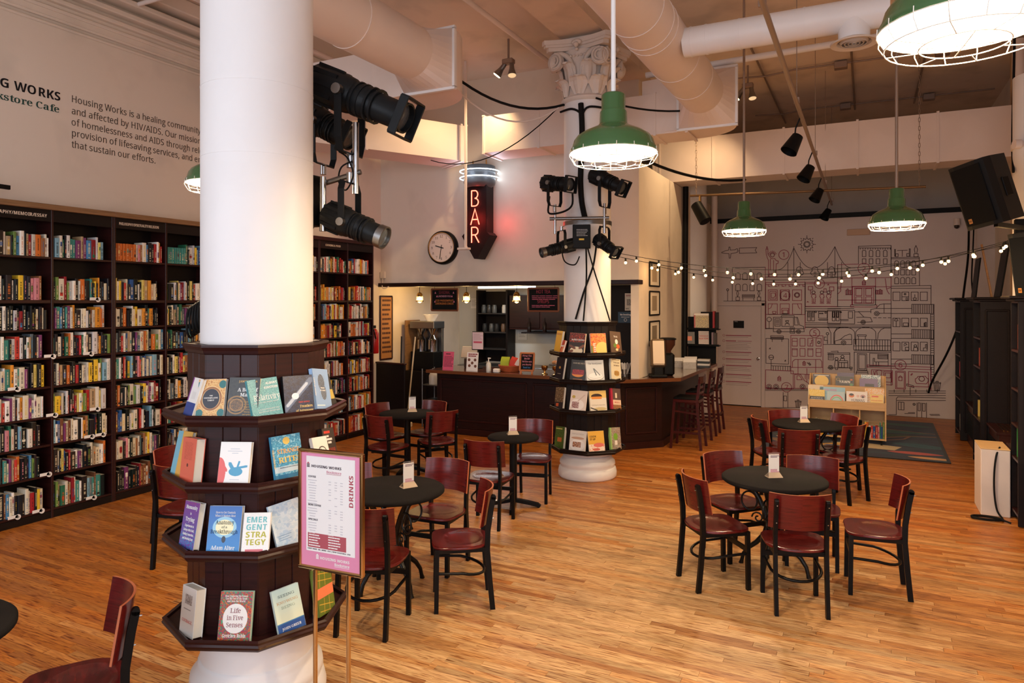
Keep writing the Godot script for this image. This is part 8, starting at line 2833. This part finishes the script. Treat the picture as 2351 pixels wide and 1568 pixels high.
	# lone black can light on the hanging rod
	t = thing("can_lamp", "black can lamp hanging at the end of the thin rod", "lamp", P(-2.4, 3.84, 11.5))
	b = mb()
	b.cyl(Vector3(0, 0.02, 0), Vector3(0, -0.12, 0), 0.02, 0.02, 8)
	obj("clamp", b, M.brass, t)
	b = mb()
	b.cyl(Vector3(-0.06, -0.12, 0), Vector3(0.1, -0.4, 0.06), 0.09, 0.1, 18, false)
	b.cyl(Vector3(-0.06, -0.12, 0), Vector3(-0.055, -0.128, 0.003), 0.09, 0.09, 18)
	b.cyl(Vector3(0.09, -0.385, 0.055), Vector3(0.1, -0.4, 0.06), 0.092, 0.092, 18)
	obj("can", b, M.black, t)

func smooth_path(p: Array) -> Array:
	var c := Curve3D.new()
	for i in p.size():
		var tn: Vector3 = (p[mini(i + 1, p.size() - 1)] - p[maxi(i - 1, 0)]) / 6.0
		c.add_point(p[i], -tn, tn)
	var o := []
	var n: int = p.size() * 5
	var l := c.get_baked_length()
	for i in n + 1:
		o.append(c.sample_baked(l * i / n, true))
	return o

func build_signs() -> void:
	# wall clock
	var t := thing("wall_clock", "round black wall clock above the bar opening", "clock", P(-6.26, 3.05, BARD))
	var b := mb()
	b.lathe(Vector3.ZERO, [Vector2(0, 0.0), Vector2(0.275, 0.0), Vector2(0.28, 0.02), Vector2(0.275, 0.08), Vector2(0.262, 0.1), Vector2(0.245, 0.102), Vector2(0.24, 0.09)], 48, 0.5)
	obj("case", b, M.black, t, Vector3.ZERO, Vector3(PI / 2, 0, 0))
	b = mb()
	b.lathe(Vector3.ZERO, [Vector2(0.245, 0.1), Vector2(0.25, 0.106), Vector2(0.24, 0.106), Vector2(0.235, 0.092)], 48)
	obj("bezel", b, M.gold, t, Vector3.ZERO, Vector3(PI / 2, 0, 0))
	b = mb()
	b.cyl(Vector3(0, 0, 0.085), Vector3(0, 0, 0.09), 0.24, 0.24, 48)
	var dial := obj("dial", b, mat(C8(226, 214, 204), 0.5), t)
	for i in 12:
		var a := TAU * (i + 1) / 12.0
		write(dial, str(i + 1), 0.04, M.ink, Vector3(sin(a) * 0.185, cos(a) * 0.185 - 0.02, 0.0906), Vector3.ZERO, "serif", 0, HORIZONTAL_ALIGNMENT_CENTER, "numeral")
	b = mb()
	var hand := func(a: float, l: float, w: float, z: float) -> void:
		var d := Vector3(sin(a), cos(a), 0)
		b.bar([-d * 0.045 + Vector3(0, 0, z), d * l + Vector3(0, 0, z)], w, 0.002, d.cross(Vector3.BACK))
	hand.call(TAU * 9.53 / 12.0, 0.12, 0.014, 0.095)
	hand.call(TAU * 31.5 / 60.0, 0.19, 0.01, 0.098)
	obj("hands", b, M.black, t)
	# neon BAR sign
	t = thing("neon_sign", "neon BAR sign shaped as an arrow hanging on the bar wall", "sign", P(-5.46, 2.83, 9.72))
	var po := PackedVector2Array()
	b = mb()
	b.bbox(Vector3(0, 0.75, 0), Vector3(0.37, 0.86, 0.24), 0.006)
	obj("box", b, mat(C8(30, 17, 18), 0.5), t)
	# arrow head
	b = mb()
	var tip := [Vector2(-0.25, 0.36), Vector2(-0.2, 0.41), Vector2(0.2, 0.41), Vector2(0.25, 0.36), Vector2(0.03, 0.0), Vector2(-0.03, 0.0)]
	for i in tip.size():
		var p0: Vector2 = tip[i]
		var p1: Vector2 = tip[(i + 1) % 6]
		var nn := Vector3(p1.y - p0.y, -(p1.x - p0.x), 0)
		b.fquad(Vector3(p0.x, p0.y, 0.125), Vector3(p1.x, p1.y, 0.125), Vector3(p1.x, p1.y, -0.125), Vector3(p0.x, p0.y, -0.125), Vector3((p0.x + p1.x) / 2, (p0.y + p1.y) / 2 - 0.22, 0))
	for z in [0.125, -0.125]:
		for e in [[0, 1, 2], [0, 2, 3], [0, 3, 4], [0, 4, 5]]:
			var nz := Vector3(0, 0, signf(z))
			b.tri(Vector3(tip[e[0]].x, tip[e[0]].y, z), Vector3(tip[e[1]].x, tip[e[1]].y, z), Vector3(tip[e[2]].x, tip[e[2]].y, z), nz, nz, nz)
	obj("arrow_head", b, mat(C8(30, 17, 18), 0.5), t)
	b = mb()
	b.lathe(Vector3.ZERO, [Vector2(0.19, 1.12), Vector2(0.24, 1.17), Vector2(0.25, 1.2), Vector2(0.25, 1.44), Vector2(0.24, 1.46), Vector2(0, 1.46)], 36, 0.6)
	obj("drum", b, plaster(C8(70, 72, 74), 71, 0.35, 0.35), t)
	var white_n := glow(C8(225, 240, 255), 7.0)
	for y in [1.27, 1.375]:
		var ring := []
		for j in 48:
			ring.append(Vector3(cos(TAU * j / 48.0) * 0.31, y, sin(TAU * j / 48.0) * 0.31))
		b = mb()
		b.tube(ring, 0.008, 8, true)
		obj("neon_ring", b, white_n, t)
	var red_n := glow(C8(255, 96, 74), 6.0)
	var z := 0.15
	# B, A, R as bent glass tube
	var arc := func(c: Vector2, rx: float, ry: float, a0: float, a1: float) -> Array:
		var o := []
		for i in 11:
			var a := lerpf(a0, a1, i / 10.0)
			o.append(Vector3(c.x + cos(a) * rx, c.y + sin(a) * ry, z))
		return o
	var glyphs := [
		[[Vector3(-0.06, 0.82, z), Vector3(-0.06, 1.06, z)], [Vector3(-0.06, 1.06, z)] + arc.call(Vector2(0.0, 1.0), 0.05, 0.06, PI / 2, -PI / 2) + arc.call(Vector2(0.0, 0.88), 0.06, 0.06, PI / 2, -PI / 2) + [Vector3(-0.06, 0.82, z)]],
		[[Vector3(-0.075, 0.53, z), Vector3(0.0, 0.775, z), Vector3(0.075, 0.53, z)], [Vector3(-0.045, 0.61, z), Vector3(0.045, 0.61, z)]],
		[[Vector3(-0.06, 0.25, z), Vector3(-0.06, 0.49, z)], [Vector3(-0.06, 0.49, z)] + arc.call(Vector2(0.0, 0.43), 0.055, 0.06, PI / 2, -PI / 2) + [Vector3(-0.06, 0.37, z)], [Vector3(0.0, 0.37, z), Vector3(0.07, 0.25, z)]],
	]
	for g in glyphs:
		b = mb()
		for s in g:
			b.tube(s, 0.009, 7)
		obj("neon_letter", b, red_n, t)
	omni(P(-5.46, 3.45, 9.5), C8(255, 60, 50), 0.2, 0.12)
	omni(P(-5.1, 3.4, 9.7), C8(255, 60, 60), 0.06, 0.1)
	omni(P(-5.05, 4.15, 9.5), C8(215, 232, 255), 0.07, 0.1)
	omni(P(-5.5, 4.15, 9.35), C8(215, 232, 255), 0.06, 0.1)
	b = mb()
	for x in [-0.12, 0.12]:
		b.cyl(Vector3(x, 1.46, 0), Vector3(x, 1.56, 0), 0.01, 0.01, 6)
	obj("hanger", b, M.brass, t)
	# switch box and cord by the corner
	b = mb()
	b.bbox(P(-7.5, 2.62, BARD - 0.02), Vector3(0.1, 0.12, 0.04), 0.006)
	b.tube(smooth_path([P(-7.5, 2.57, BARD - 0.03), P(-7.49, 2.5, BARD - 0.04), P(-7.45, 2.4, BARD - 0.1), P(-7.38, 2.39, BARD - 0.1), P(-7.33, 2.42, BARD - 0.08)]), 0.008, 6)
	single("switch_box", b, M.wall, "small switch box with a drooping cord at the end of the lintel", "switch")

# ------------------------------------------------------------------ children's corner
func rug_picture() -> ImageTexture:
	var w := 480
	var h := 700
	var im := Image.create(w, h, false, Image.FORMAT_RGB8)
	var f := FastNoiseLite.new()
	f.seed = 8
	f.frequency = 0.02
	for y in h:
		for x in w:
			var k := f.get_noise_2d(x * 0.5, y)
			im.set_pixel(x, y, C8(20, 30, 62).lerp(C8(22, 66, 84), clampf(k + 0.35, 0.0, 1.0)))
	var ell := func(cx: float, cy: float, rx: float, ry: float, a: float, c: Color, vein: bool) -> void:
		var r := maxf(rx, ry)
		for y in range(maxi(0, int(cy - r)), mini(h, int(cy + r))):
			for x in range(maxi(0, int(cx - r)), mini(w, int(cx + r))):
				var p := Vector2(x - cx, y - cy).rotated(-a)
				if (p.x / rx) ** 2 + (absf(p.y) / ry) ** 1.4 <= 1.0:
					im.set_pixel(x, y, c.darkened(0.3) if vein and (absf(p.y) < 2 or fmod(absf(p.x) + absf(p.y) * 0.8, 16.0) < 2.0) else c)
	var stroke := func(pts: Array, wd: float, c: Color) -> void:
		for i in pts.size() - 1:
			var a: Vector2 = pts[i]
			var b: Vector2 = pts[i + 1]
			var n := int(a.distance_to(b))
			for k in n + 1:
				var p := a.lerp(b, float(k) / maxi(n, 1))
				im.fill_rect(Rect2i(int(p.x - wd / 2), int(p.y - wd / 2), int(wd), int(wd)).intersection(Rect2i(0, 0, w, h)), c)
	var page := func(po: Array, c: Color) -> void:
		var pv := PackedVector2Array(po)
		var mn := pv[0]
		var mx := pv[0]
		for p in pv:
			mn = mn.min(p)
			mx = mx.max(p)
		for y in range(int(mn.y), int(mx.y)):
			for x in range(int(mn.x), int(mx.x)):
				if Geometry2D.is_point_in_polygon(Vector2(x, y), pv):
					im.set_pixel(clampi(x, 0, w - 1), clampi(y, 0, h - 1), c)
	for q in [[330, 240, 120, 34, 0.1, C8(36, 104, 96)], [300, 330, 130, 30, -0.15, C8(48, 84, 44)], [420, 480, 80, 30, 0.3, C8(30, 96, 110)], [60, 200, 90, 30, 0.6, C8(34, 86, 120)], [120, 420, 120, 30, -0.3, C8(60, 92, 46)], [380, 90, 90, 26, 0.2, C8(40, 100, 90)], [200, 80, 100, 24, -0.2, C8(46, 76, 60)], [60, 560, 70, 26, 0.5, C8(150, 110, 70)], [230, 560, 60, 18, 0.1, C8(40, 110, 110)]]:
		ell.call(q[0], q[1], q[2], q[3], q[4], q[5], true)
	for q in [[240, 60, 70, 16, 0.15, C8(170, 70, 40)], [400, 600, 70, 20, 0.05, C8(206, 90, 84)], [150, 640, 60, 18, 0.2, C8(214, 120, 100)], [440, 660, 60, 16, 0.1, C8(226, 170, 110)]]:
		ell.call(q[0], q[1], q[2], q[3], q[4], q[5], false)
	stroke.call([Vector2(480, 300), Vector2(400, 320), Vector2(330, 370), Vector2(250, 400)], 9.0, C8(150, 100, 66))
	stroke.call([Vector2(400, 320), Vector2(380, 380), Vector2(320, 430)], 7.0, C8(150, 100, 66))
	stroke.call([Vector2(480, 250), Vector2(330, 200), Vector2(200, 190)], 6.0, C8(150, 100, 66))
	stroke.call([Vector2(0, 340), Vector2(80, 330), Vector2(150, 300)], 8.0, C8(170, 110, 60))
	for q in [[120, 150], [180, 520]]:
		page.call([Vector2(q[0], q[1]), Vector2(q[0] + 90, q[1] - 30), Vector2(q[0] + 190, q[1]), Vector2(q[0] + 170, q[1] + 60), Vector2(q[0] + 60, q[1] + 50)], C8(226, 206, 160))
		page.call([Vector2(q[0] - 40, q[1] + 50), Vector2(q[0] + 10, q[1] + 10), Vector2(q[0] + 80, q[1] + 40), Vector2(q[0] + 60, q[1] + 84)], C8(226, 176, 60))
		ell.call(q[0] + 10.0, q[1] + 50.0, 26.0, 10.0, 0.1, C8(50, 80, 150), false)
	page.call([Vector2(20, 480), Vector2(90, 440), Vector2(110, 500), Vector2(40, 530)], C8(220, 200, 160))
	for e in [Rect2i(0, 0, w, 8), Rect2i(0, h - 8, w, 8), Rect2i(0, 0, 8, h), Rect2i(w - 8, 0, 8, h)]:
		im.fill_rect(e, C8(14, 16, 24))
	return ImageTexture.create_from_image(im)

func build_kids_corner() -> void:
	var m := StandardMaterial3D.new()
	m.albedo_texture = rug_picture()
	m.roughness = 0.95
	m.rim_enabled = true
	m.rim = 0.3
	var b := mb()
	var c := [P(-1.42, 0.012, 10.95), P(1.0, 0.012, 11.02), P(1.04, 0.012, 14.5), P(-1.4, 0.012, 14.45)]
	b.tri(c[0], c[1], c[2], Vector3.UP, Vector3.UP, Vector3.UP, Vector2(0, 1), Vector2(1, 1), Vector2(1, 0))
	b.tri(c[0], c[2], c[3], Vector3.UP, Vector3.UP, Vector3.UP, Vector2(0, 1), Vector2(1, 0), Vector2(0, 0))
	for i in 4:
		var a: Vector3 = c[i]
		var e: Vector3 = c[(i + 1) % 4]
		var out := ((a + e) / 2 - P(-0.2, 0, 12.7))
		var dn := Vector3(0, -0.011, 0)
		for tq in [[a, e, e + dn], [a, e + dn, a + dn]]:
			b.tri(tq[0], tq[1], tq[2], out.normalized(), out.normalized(), out.normalized(), Vector2(0.005, 0.005), Vector2(0.005, 0.005), Vector2(0.005, 0.005))
	single("picture_rug", b, m, "dark blue rug patterned with leaves and open books", "rug")
	# birch book display on wheels
	var t := thing("picture_book_shelf", "pale birch picture book shelf on wheels standing on the rug", "bookshelf", P(-0.28, 0.0, 11.85))
	var w := 1.07
	for s in [-1.0, 1.0]:
		b = mb()
		var prof := PackedVector2Array([Vector2(0.01, 0.09), Vector2(0.01, 0.66), Vector2(-0.1, 0.72), Vector2(-0.2, 0.88), Vector2(-0.36, 1.02), Vector2(-0.42, 1.02), Vector2(-0.42, 0.09)])
		b.xf = Transform3D(Basis(Vector3(0, 0, 1), Vector3(1, 0, 0), Vector3(0, 1, 0)), Vector3(s * (w / 2 - 0.01), 0, 0))
		b.prism(prof, -0.01, 0.01)
		obj("side_panel", b, M.birch, t)
	for q in [["front_ledge", Vector3(0, 0.59, 0.0), Vector3(w - 0.04, 0.12, 0.018)], ["middle_ledge", Vector3(0, 0.8, -0.17), Vector3(w - 0.04, 0.13, 0.016)], ["back_panel", Vector3(0, 0.56, -0.4), Vector3(w - 0.04, 0.92, 0.016)], ["bottom_shelf", Vector3(0, 0.1, -0.2), Vector3(w - 0.04, 0.02, 0.4)], ["tray", Vector3(0, 0.54, -0.09), Vector3(w - 0.04, 0.014, 0.16)], ["tray", Vector3(0, 0.745, -0.28), Vector3(w - 0.04, 0.014, 0.22)], ["divider", Vector3(-0.18, 0.32, -0.2), Vector3(0.018, 0.42, 0.38)], ["divider", Vector3(0.18, 0.32, -0.2), Vector3(0.018, 0.42, 0.38)]]:
		b = mb()
		b.bbox(q[1], q[2], 0.003)
		obj(q[0], b, M.birch, t)
	for q in [[-0.47, -0.05], [0.47, -0.05], [-0.47, -0.36], [0.47, -0.36]]:
		b = mb()
		b.cyl(Vector3(q[0] - 0.012, 0.035, q[1]), Vector3(q[0] + 0.012, 0.035, q[1]), 0.022, 0.022, 14)
		b.bbox(Vector3(q[0], 0.075, q[1]), Vector3(0.034, 0.035, 0.034), 0.004)
		obj("caster", b, M.rubber, t)
	var K := C8(36, 36, 40)
	var W := C8(240, 236, 230)
	# cover, x, y, z back, w, h, label, titles
	var L := [
		[45, -0.42, 0.549, 0.05, 0.23, 0.25, "yellow and black ocean picture book in front on the birch shelf", [["My First Book of", 0.5, 0.54, 0.05, W, "sans-bold", 0.7], ["Ocean Animals", 0.5, 0.64, 0.06, W, "sans-bold", 0.8]]],
		[46, -0.15, 0.549, 0.05, 0.25, 0.23, "light blue picture book with a rainbow on the birch shelf", []],
		[47, 0.14, 0.549, 0.05, 0.29, 0.25, "white picture book with cartoon boots on the birch shelf", [["HUMANS", 0.55, 0.62, 0.17, K, "sans", 0.62]]],
		[48, 0.41, 0.549, 0.05, 0.18, 0.22, "yellow picture book at the end of the birch shelf's front row", [["DISASTERS", 0.5, 0.45, 0.06, C8(214, 90, 60), "sans-bold", 0.8]]],
		[43, -0.44, 0.552, 0.1, 0.22, 0.31, "pale yellow picture book behind the ocean book", []],
		[44, -0.2, 0.552, 0.1, 0.36, 0.29, "light blue wide picture book behind the rainbow book", [["YOU NEED", 0.42, 0.2, 0.09, C8(214, 130, 170), "sans-bold", 0.5]]],
		[49, 0.38, 0.552, 0.1, 0.26, 0.3, "orange and cream picture book behind the yellow one", []],
		[38, -0.36, 0.755, 0.22, 0.25, 0.27, "dark picture book with a big yellow moon, top row", []],
		[40, -0.03, 0.755, 0.22, 0.26, 0.25, "black picture book with white scrawled capitals, top row", [["YAWN", 0.5, 0.42, 0.16, W, "sans-bold", 0.6]]],
		[39, -0.02, 0.757, 0.28, 0.24, 0.3, "purple picture book behind the black one, top row", []],
		[42, 0.3, 0.755, 0.22, 0.25, 0.23, "lilac picture book, top row of the birch shelf", []],
		[41, 0.33, 0.757, 0.28, 0.27, 0.28, "grey blue picture book behind the lilac one, top row", []],
	]
	for q in L:
		var o := printed_book(q[6], q[4], q[5], 0.012, q[0], C8(200, 196, 190), q[7], "picture books on the birch shelf")
		o.position = P(-0.28 + q[1], q[2], 11.85 + q[3])
		o.basis = Basis(Vector3.RIGHT, -0.2)
	var r := RandomNumberGenerator.new()
	r.seed = 31
	var bright := [10, 11, 14, 15, 18, 19, 21, 22, 13, 3, 17, 27, 20]
	for bin in 3:
		var x := -0.5 + bin * 0.36
		var k := 0
		while true:
			var bw := r.randf_range(0.014, 0.032)
			if x + bw > -0.5 + bin * 0.36 + 0.3:
				break
			k += 1
			var ci: int = bright[r.randi() % bright.size()]
			b = mb()
			spine(b, r, bw, r.randf_range(0.17, 0.25), 0.15, ci)
			var o := obj("bin_book", b, M.book, null, P(-0.28 + x, 0.1105, 11.9), Vector3(0, -PI / 2, 0))
			tag(o, "%s picture book, %s along in the birch shelf's %s bin" % [PAL_NAME[ci], ordinal(k), ordinal(bin + 1)], "book", "books in the birch shelf bins")
			x += bw + 0.001

# ------------------------------------------------------------------ cabinets along the right-hand wall
func side_case(label: String, d0: float, d1: float, hue: Material) -> void:
	var t := thing("side_bookcase", label, "bookcase", P(1.29, 0, d0))
	var len := d1 - d0
	var b := mb()
	b.box(Vector3(0.345, 1.1, -len / 2), Vector3(0.02, 2.18, len))
	obj("back_panel", b, M.shelf_back, t)
	for z in [0.0125, len - 0.0125]:
		b = mb()
		b.bbox(Vector3(0.17, 1.1, -z), Vector3(0.34, 2.18, 0.025), 0.003)
		var sd := obj("side_panel", b, hue, t)
		if z < 0.1:
			b = mb()
			b.xf = Transform3D(Basis(), Vector3(0.18, 1.1, 0.005))
			moulding(b, 0.24, 1.9, Vector3.ZERO, 0.025)
			obj("panel_moulding", b, hue, sd)
	for y in [0.1, 0.62, 0.95, 1.3, 1.68, 2.16]:
		b = mb()
		b.bbox(Vector3(0.17, y, -len / 2), Vector3(0.335, 0.024, len - 0.05), 0.003)
		obj("shelf", b, M.casework, t)
	b = mb()
	b.bbox(Vector3(0.15, 2.205, -len / 2), Vector3(0.46, 0.03, len + 0.1), 0.01)
	b.bbox(Vector3(0.16, 2.18, -len / 2), Vector3(0.4, 0.03, len + 0.05), 0.01)
	obj("cornice", b, hue, t)

func build_right_side() -> void:
	side_case("tall dark bookcase nearest the mural wall", 12.9, 13.6, M.case_dark)
	side_case("tall dark bookcase with a panelled end beside the white plinth", 10.73, 11.44, M.case_dark)
	side_case("tall dark bookcase under the lower loudspeaker", 8.2, 8.6, M.case_dark)
	var b: MB
	var t: Node3D
	for q in [[11.46, 12.88, "wooden radiator cover between the two far dark bookcases"], [8.62, 9.28, "wooden radiator cover behind the white plinth"], [9.92, 10.71, "wooden radiator cover behind the round column"], [6.6, 8.18, "wooden radiator cover at the edge of the picture"]]:
		t = thing("radiator_cover", q[2], "radiator cover", P(1.38, 0, q[0]))
		var len: float = q[1] - q[0]
		b = mb()
		b.bbox(Vector3(0.16, 0.3, -len / 2), Vector3(0.32, 0.6, len), 0.006)
		obj("box", b, M.casework, t)
		b = mb()
		for i in int(len / 0.06):
			b.box(Vector3(-0.004, 0.32, -0.06 - i * 0.06), Vector3(0.01, 0.36, 0.012))
		obj("front_grille", b, M.black, t)
		b = mb()
		b.bbox(Vector3(0.15, 0.615, -len / 2), Vector3(0.36, 0.03, len), 0.006)
		obj("top", b, M.casework, t)
		b = mb()
		for i in 5:
			b.bbox(Vector3(0.06 + i * 0.04, 0.635, -len / 2), Vector3(0.012, 0.012, len * 0.7), 0.002)
		obj("top_grille", b, M.brass, t)
	# books in the visible bays
	for q in [[13.2, 1.312, C8(40, 76, 140), 0.24, "blue book standing in the bookcase nearest the mural"], [13.3, 0.962, C8(190, 60, 70), 0.24, "red book standing in the bookcase nearest the mural"], [13.25, 0.112, C8(206, 200, 190), 0.26, "white book at the foot of the bookcase nearest the mural"], [11.1, 1.312, C8(150, 60, 40), 0.24, "rust coloured book in the bookcase beside the plinth"], [11.2, 0.632, C8(206, 180, 90), 0.22, "gold book low in the bookcase beside the plinth"], [8.4, 1.692, C8(214, 90, 60), 0.25, "bright orange book in the bookcase under the loudspeaker"], [8.45, 0.632, C8(30, 120, 60), 0.3, "tall green book in the bookcase under the loudspeaker"], [8.35, 0.112, C8(60, 56, 60), 0.24, "black book at the foot of the bookcase under the loudspeaker"]]:
		b = mb()
		b.bbox(Vector3(0, q[3] / 2, 0), Vector3(0.2, q[3], 0.045), 0.003)
		single("standing_book", b, mat(q[2], 0.4), q[4], "book", P(1.42, q[1], q[0]))
	# plinth with chipped white paint
	t = thing("display_plinth", "white painted wooden plinth standing before the cabinets", "plinth", P(1.155, 0, 8.77))
	b = mb()
	b.bbox(Vector3(0, 0.335, 0), Vector3(0.25, 0.67, 0.47), 0.006)
	obj("box", b, plaster(C8(226, 214, 206), 81, 0.06, 0.6), t)
	b = mb()
	b.bbox(Vector3(0, 0.675, 0), Vector3(0.252, 0.012, 0.472), 0.003)
	obj("top_board", b, M.birch, t)
	# stack of discs beside it and cable on the floor
	for i in 5:
		b = mb()
		b.bbox(Vector3(0, 0.0075, 0), Vector3(0.14, 0.014, 0.13), 0.001)
		single("disc_case", b, mat([C8(60, 60, 66), C8(140, 140, 144), C8(50, 96, 80), C8(150, 90, 50), C8(196, 196, 200)][i], 0.25), "%s plastic disc case piled on the bookcase ledge by the plinth" % ["lowest", "second lowest", "middle", "second highest", "topmost"][i], "disc case", P(1.4, 0.112 + i * 0.0152, 8.3), 0.1 * i, "disc cases by the plinth")
	b = mb()
	var pth := [P(1.2, 0.69, 8.6), P(1.16, 0.62, 8.52), P(1.14, 0.45, 8.5), P(1.14, 0.25, 8.5), P(1.16, 0.08, 8.48), P(1.2, 0.012, 8.44)]
	for i in 22:
		var a := TAU * i / 11.0
		pth.append(P(1.06 + cos(a) * 0.13, 0.012 + i * 0.0008, 8.36 + sin(a) * 0.07))
	pth.append(P(1.25, 0.012, 8.3))
	b.tube(smooth_path(pth), 0.009, 7)
	single("floor_cable", b, M.rubber, "black cable draped over the plinth and coiled on the floor", "cable")
	# loudspeakers
	t = speaker("black loudspeaker on a wall arm beside the round column", P(1.12, 3.3, 8.72), Basis(Vector3.UP, deg_to_rad(-48)) * Basis(Vector3.BACK, 0.14) * Basis(Vector3.RIGHT, 0.24), 1.0)
	b = mb()
	b.bar([P(1.2, 2.97, 8.85), P(1.5, 2.96, 9.3)], 0.05, 0.04, Vector3.UP)
	b.bbox(P(1.5, 2.96, 9.33), Vector3(0.14, 0.2, 0.05), 0.01)
	single("speaker_mount", b, M.black, "black steel arm holding the upper loudspeaker to the column", "bracket")
	speaker("black loudspeaker standing on the dark bookcase at the picture's edge", P(1.5, 2.53, 8.25), Basis(Vector3.UP, deg_to_rad(-50)) * Basis(Vector3.RIGHT, 0.16), 0.92)
	b = mb()
	b.cyl(P(1.52, 2.222, 8.22), P(1.52, 2.25, 8.22), 0.16, 0.16, 24)
	single("speaker_riser", b, M.duct, "pale round base under the lower loudspeaker", "stand")
	# iron clamp on the column
	b = mb()
	b.lathe(P(1.75, 3.86, 9.6), [Vector2(0.292, 0), Vector2(0.31, 0), Vector2(0.31, 0.06), Vector2(0.292, 0.06)], 32)
	b.cyl(P(1.5, 3.89, 9.42), P(1.44, 3.89, 9.4), 0.05, 0.05, 14)
	single("pipe_clamp", b, M.duct, "white painted clamp band round the column beside the loudspeaker", "clamp")
	# boards leaning on top of the cabinets
	for q in [[1.5, 13.2, 0.62, 0.5, 0.1, "black board leaning on the bookcase nearest the mural", M.black], [1.55, 11.3, 0.75, 0.5, 0.14, "black framed board leaning on the bookcase beside the plinth", M.black], [1.45, 11.02, 0.7, 0.06, -0.16, "pale wooden slat leaning above the bookcase beside the plinth", M.top_rail]]:
		b = mb()
		b.xf = Transform3D(Basis(Vector3.BACK, -q[4]), Vector3.ZERO)
		b.bbox(Vector3(0, q[2] / 2, 0), Vector3(0.02, q[2], q[3]), 0.003)
		single("leaning_board", b, q[6], q[5], "board", P(q[0], 2.222, q[1]))
	# things on the mural wall
	b = mb()
	b.bbox(P(-0.15, 3.5, MURD - 0.02), Vector3(0.4, 0.12, 0.04), 0.006)
	single("wall_vent", b, mat(C8(206, 170, 140), 0.6), "small beige cover plate high on the mural wall", "cover plate")
	t = thing("wall_camera", "small white security camera high on the mural wall", "camera", P(1.46, 3.55, MURD))
	b = mb()
	b.cyl(Vector3(0, 0.12, 0.06), Vector3(0, 0.0, 0.06), 0.05, 0.055, 14)
	b.bbox(Vector3(0, 0.1, 0.02), Vector3(0.06, 0.06, 0.04), 0.006)
	obj("body", b, M.duct, t)
	b = mb()
	b.ball(Vector3(0, -0.02, 0.06), 0.045, 12)
	obj("dome", b, mat(C8(60, 50, 46), 0.1), t)
	var cabs := [[[P(1.62, 3.7, 14.9), P(1.6, 3.0, 14.8), P(1.5, 2.4, 14.4), P(1.4, 1.8, 14.2), P(1.25, 1.3, 14.3), P(1.05, 0.75, 14.7), P(1.0, 0.5, 14.9)], 0.018, "bundle of black cables hanging beside the mural and the far bookcase"], [[P(1.7, 3.7, 14.9), P(1.68, 3.2, 14.85), P(1.64, 2.6, 14.7), P(1.62, 2.3, 14.4)], 0.012, "black cable hanging down the corner beside the mural"]]
	for q in cabs:
		b = mb()
		b.tube(smooth_path(q[0]), q[1], 7)
		single("cable", b, M.rubber, q[2], "cable")
	b = mb()
	b.tube(smooth_path([P(1.52, 5.6, 9.85), P(1.5, 4.8, 9.8), P(1.48, 4.0, 9.75), P(1.45, 3.6, 9.5)]), 0.014, 7)
	single("cable", b, M.rubber, "black cable running down to the upper loudspeaker", "cable")

func speaker(label: String, at: Vector3, bs: Basis, k: float) -> Node3D:
	var t := thing("loudspeaker", label, "speaker", at)
	t.basis = bs
	# tapered cabinet: plan outline narrows to the back, front faces +z
	var po := PackedVector2Array([Vector2(-0.2, 0.19), Vector2(-0.12, 0.215), Vector2(0.12, 0.215), Vector2(0.2, 0.19), Vector2(0.21, 0.1), Vector2(0.13, -0.2), Vector2(-0.13, -0.2), Vector2(-0.21, 0.1)])
	for i in po.size():
		po[i] *= k
	var b := mb()
	b.prism(po, -0.34 * k, 0.34 * k)
	obj("cabinet", b, mat(C8(26, 27, 28), 0.55), t)
	b = mb()
	b.bbox(Vector3(0, 0.0, 0.216 * k), Vector3(0.33, 0.6, 0.012) * k, 0.006)
	var g := obj("grille", b, mat(C8(12, 13, 14), 0.8), t)
	b = mb()
	b.bbox(Vector3(-0.11 * k, -0.25 * k, 0.223 * k), Vector3(0.04, 0.05, 0.003) * k, 0.001)
	var bd := obj("badge", b, mat(C8(190, 120, 50), 0.4), g)
	write(bd, "EV", 0.02 * k, M.black, Vector3(-0.11 * k, -0.26 * k, 0.2252 * k), Vector3.ZERO, "sans-bold", 0.026 * k, HORIZONTAL_ALIGNMENT_CENTER)
	b = mb()
	for s in [-1.0, 1.0]:
		b.bbox(Vector3(s * 0.19, 0.0, -0.02) * k, Vector3(0.02, 0.2, 0.09) * k, 0.008)
	obj("handle", b, M.black, t)
	return t

# ------------------------------------------------------------------ lettering on the left wall
func build_wall_text() -> void:
	var t := thing("wall_lettering", "dark lettering of the shop name and mission on the wall above the bookcases", "lettering", P(LEFT + 0.001, 4.0, 4.0))
	var rot := Vector3(0, PI / 2, 0)
	write(t, "HOUSING WORKS", 0.091, M.ink, Vector3(0.001, 0.265, 0.6), rot, "sans-bold", 1.075)
	write(t, "Bookstore Cafe", 0.07, M.teal_ink, Vector3(0.001, 0.14, 0.33), rot, "serif-bold", 0.8)
	var body := ["Housing Works is a healing community of", "and affected by HIV/AIDS. Our mission is", "of homelessness and AIDS through relentless", "provision of lifesaving services, and entrepreneurial", "that sustain our efforts."]
	var wd := [1.74, 1.72, 1.9, 2.2, 0.99]
	var ys := [4.287, 4.16, 4.04, 3.924, 3.803]
	var ink := mat(C8(74, 62, 50), 0.7)
	for i in 5:
		write(t, body[i], 0.074, ink, Vector3(0.001, ys[i] - 4.0, -(4.6 - 4.0)), rot, "sans", wd[i])
	var b := mb()
	b.bar([P(-7.3, 3.26, 3.2), P(-7.3, 3.25, 3.86)], 0.04, 0.03, Vector3.UP)
	single("track_end", b, M.black, "black bar end above the bookcases at the edge of the picture", "bar")
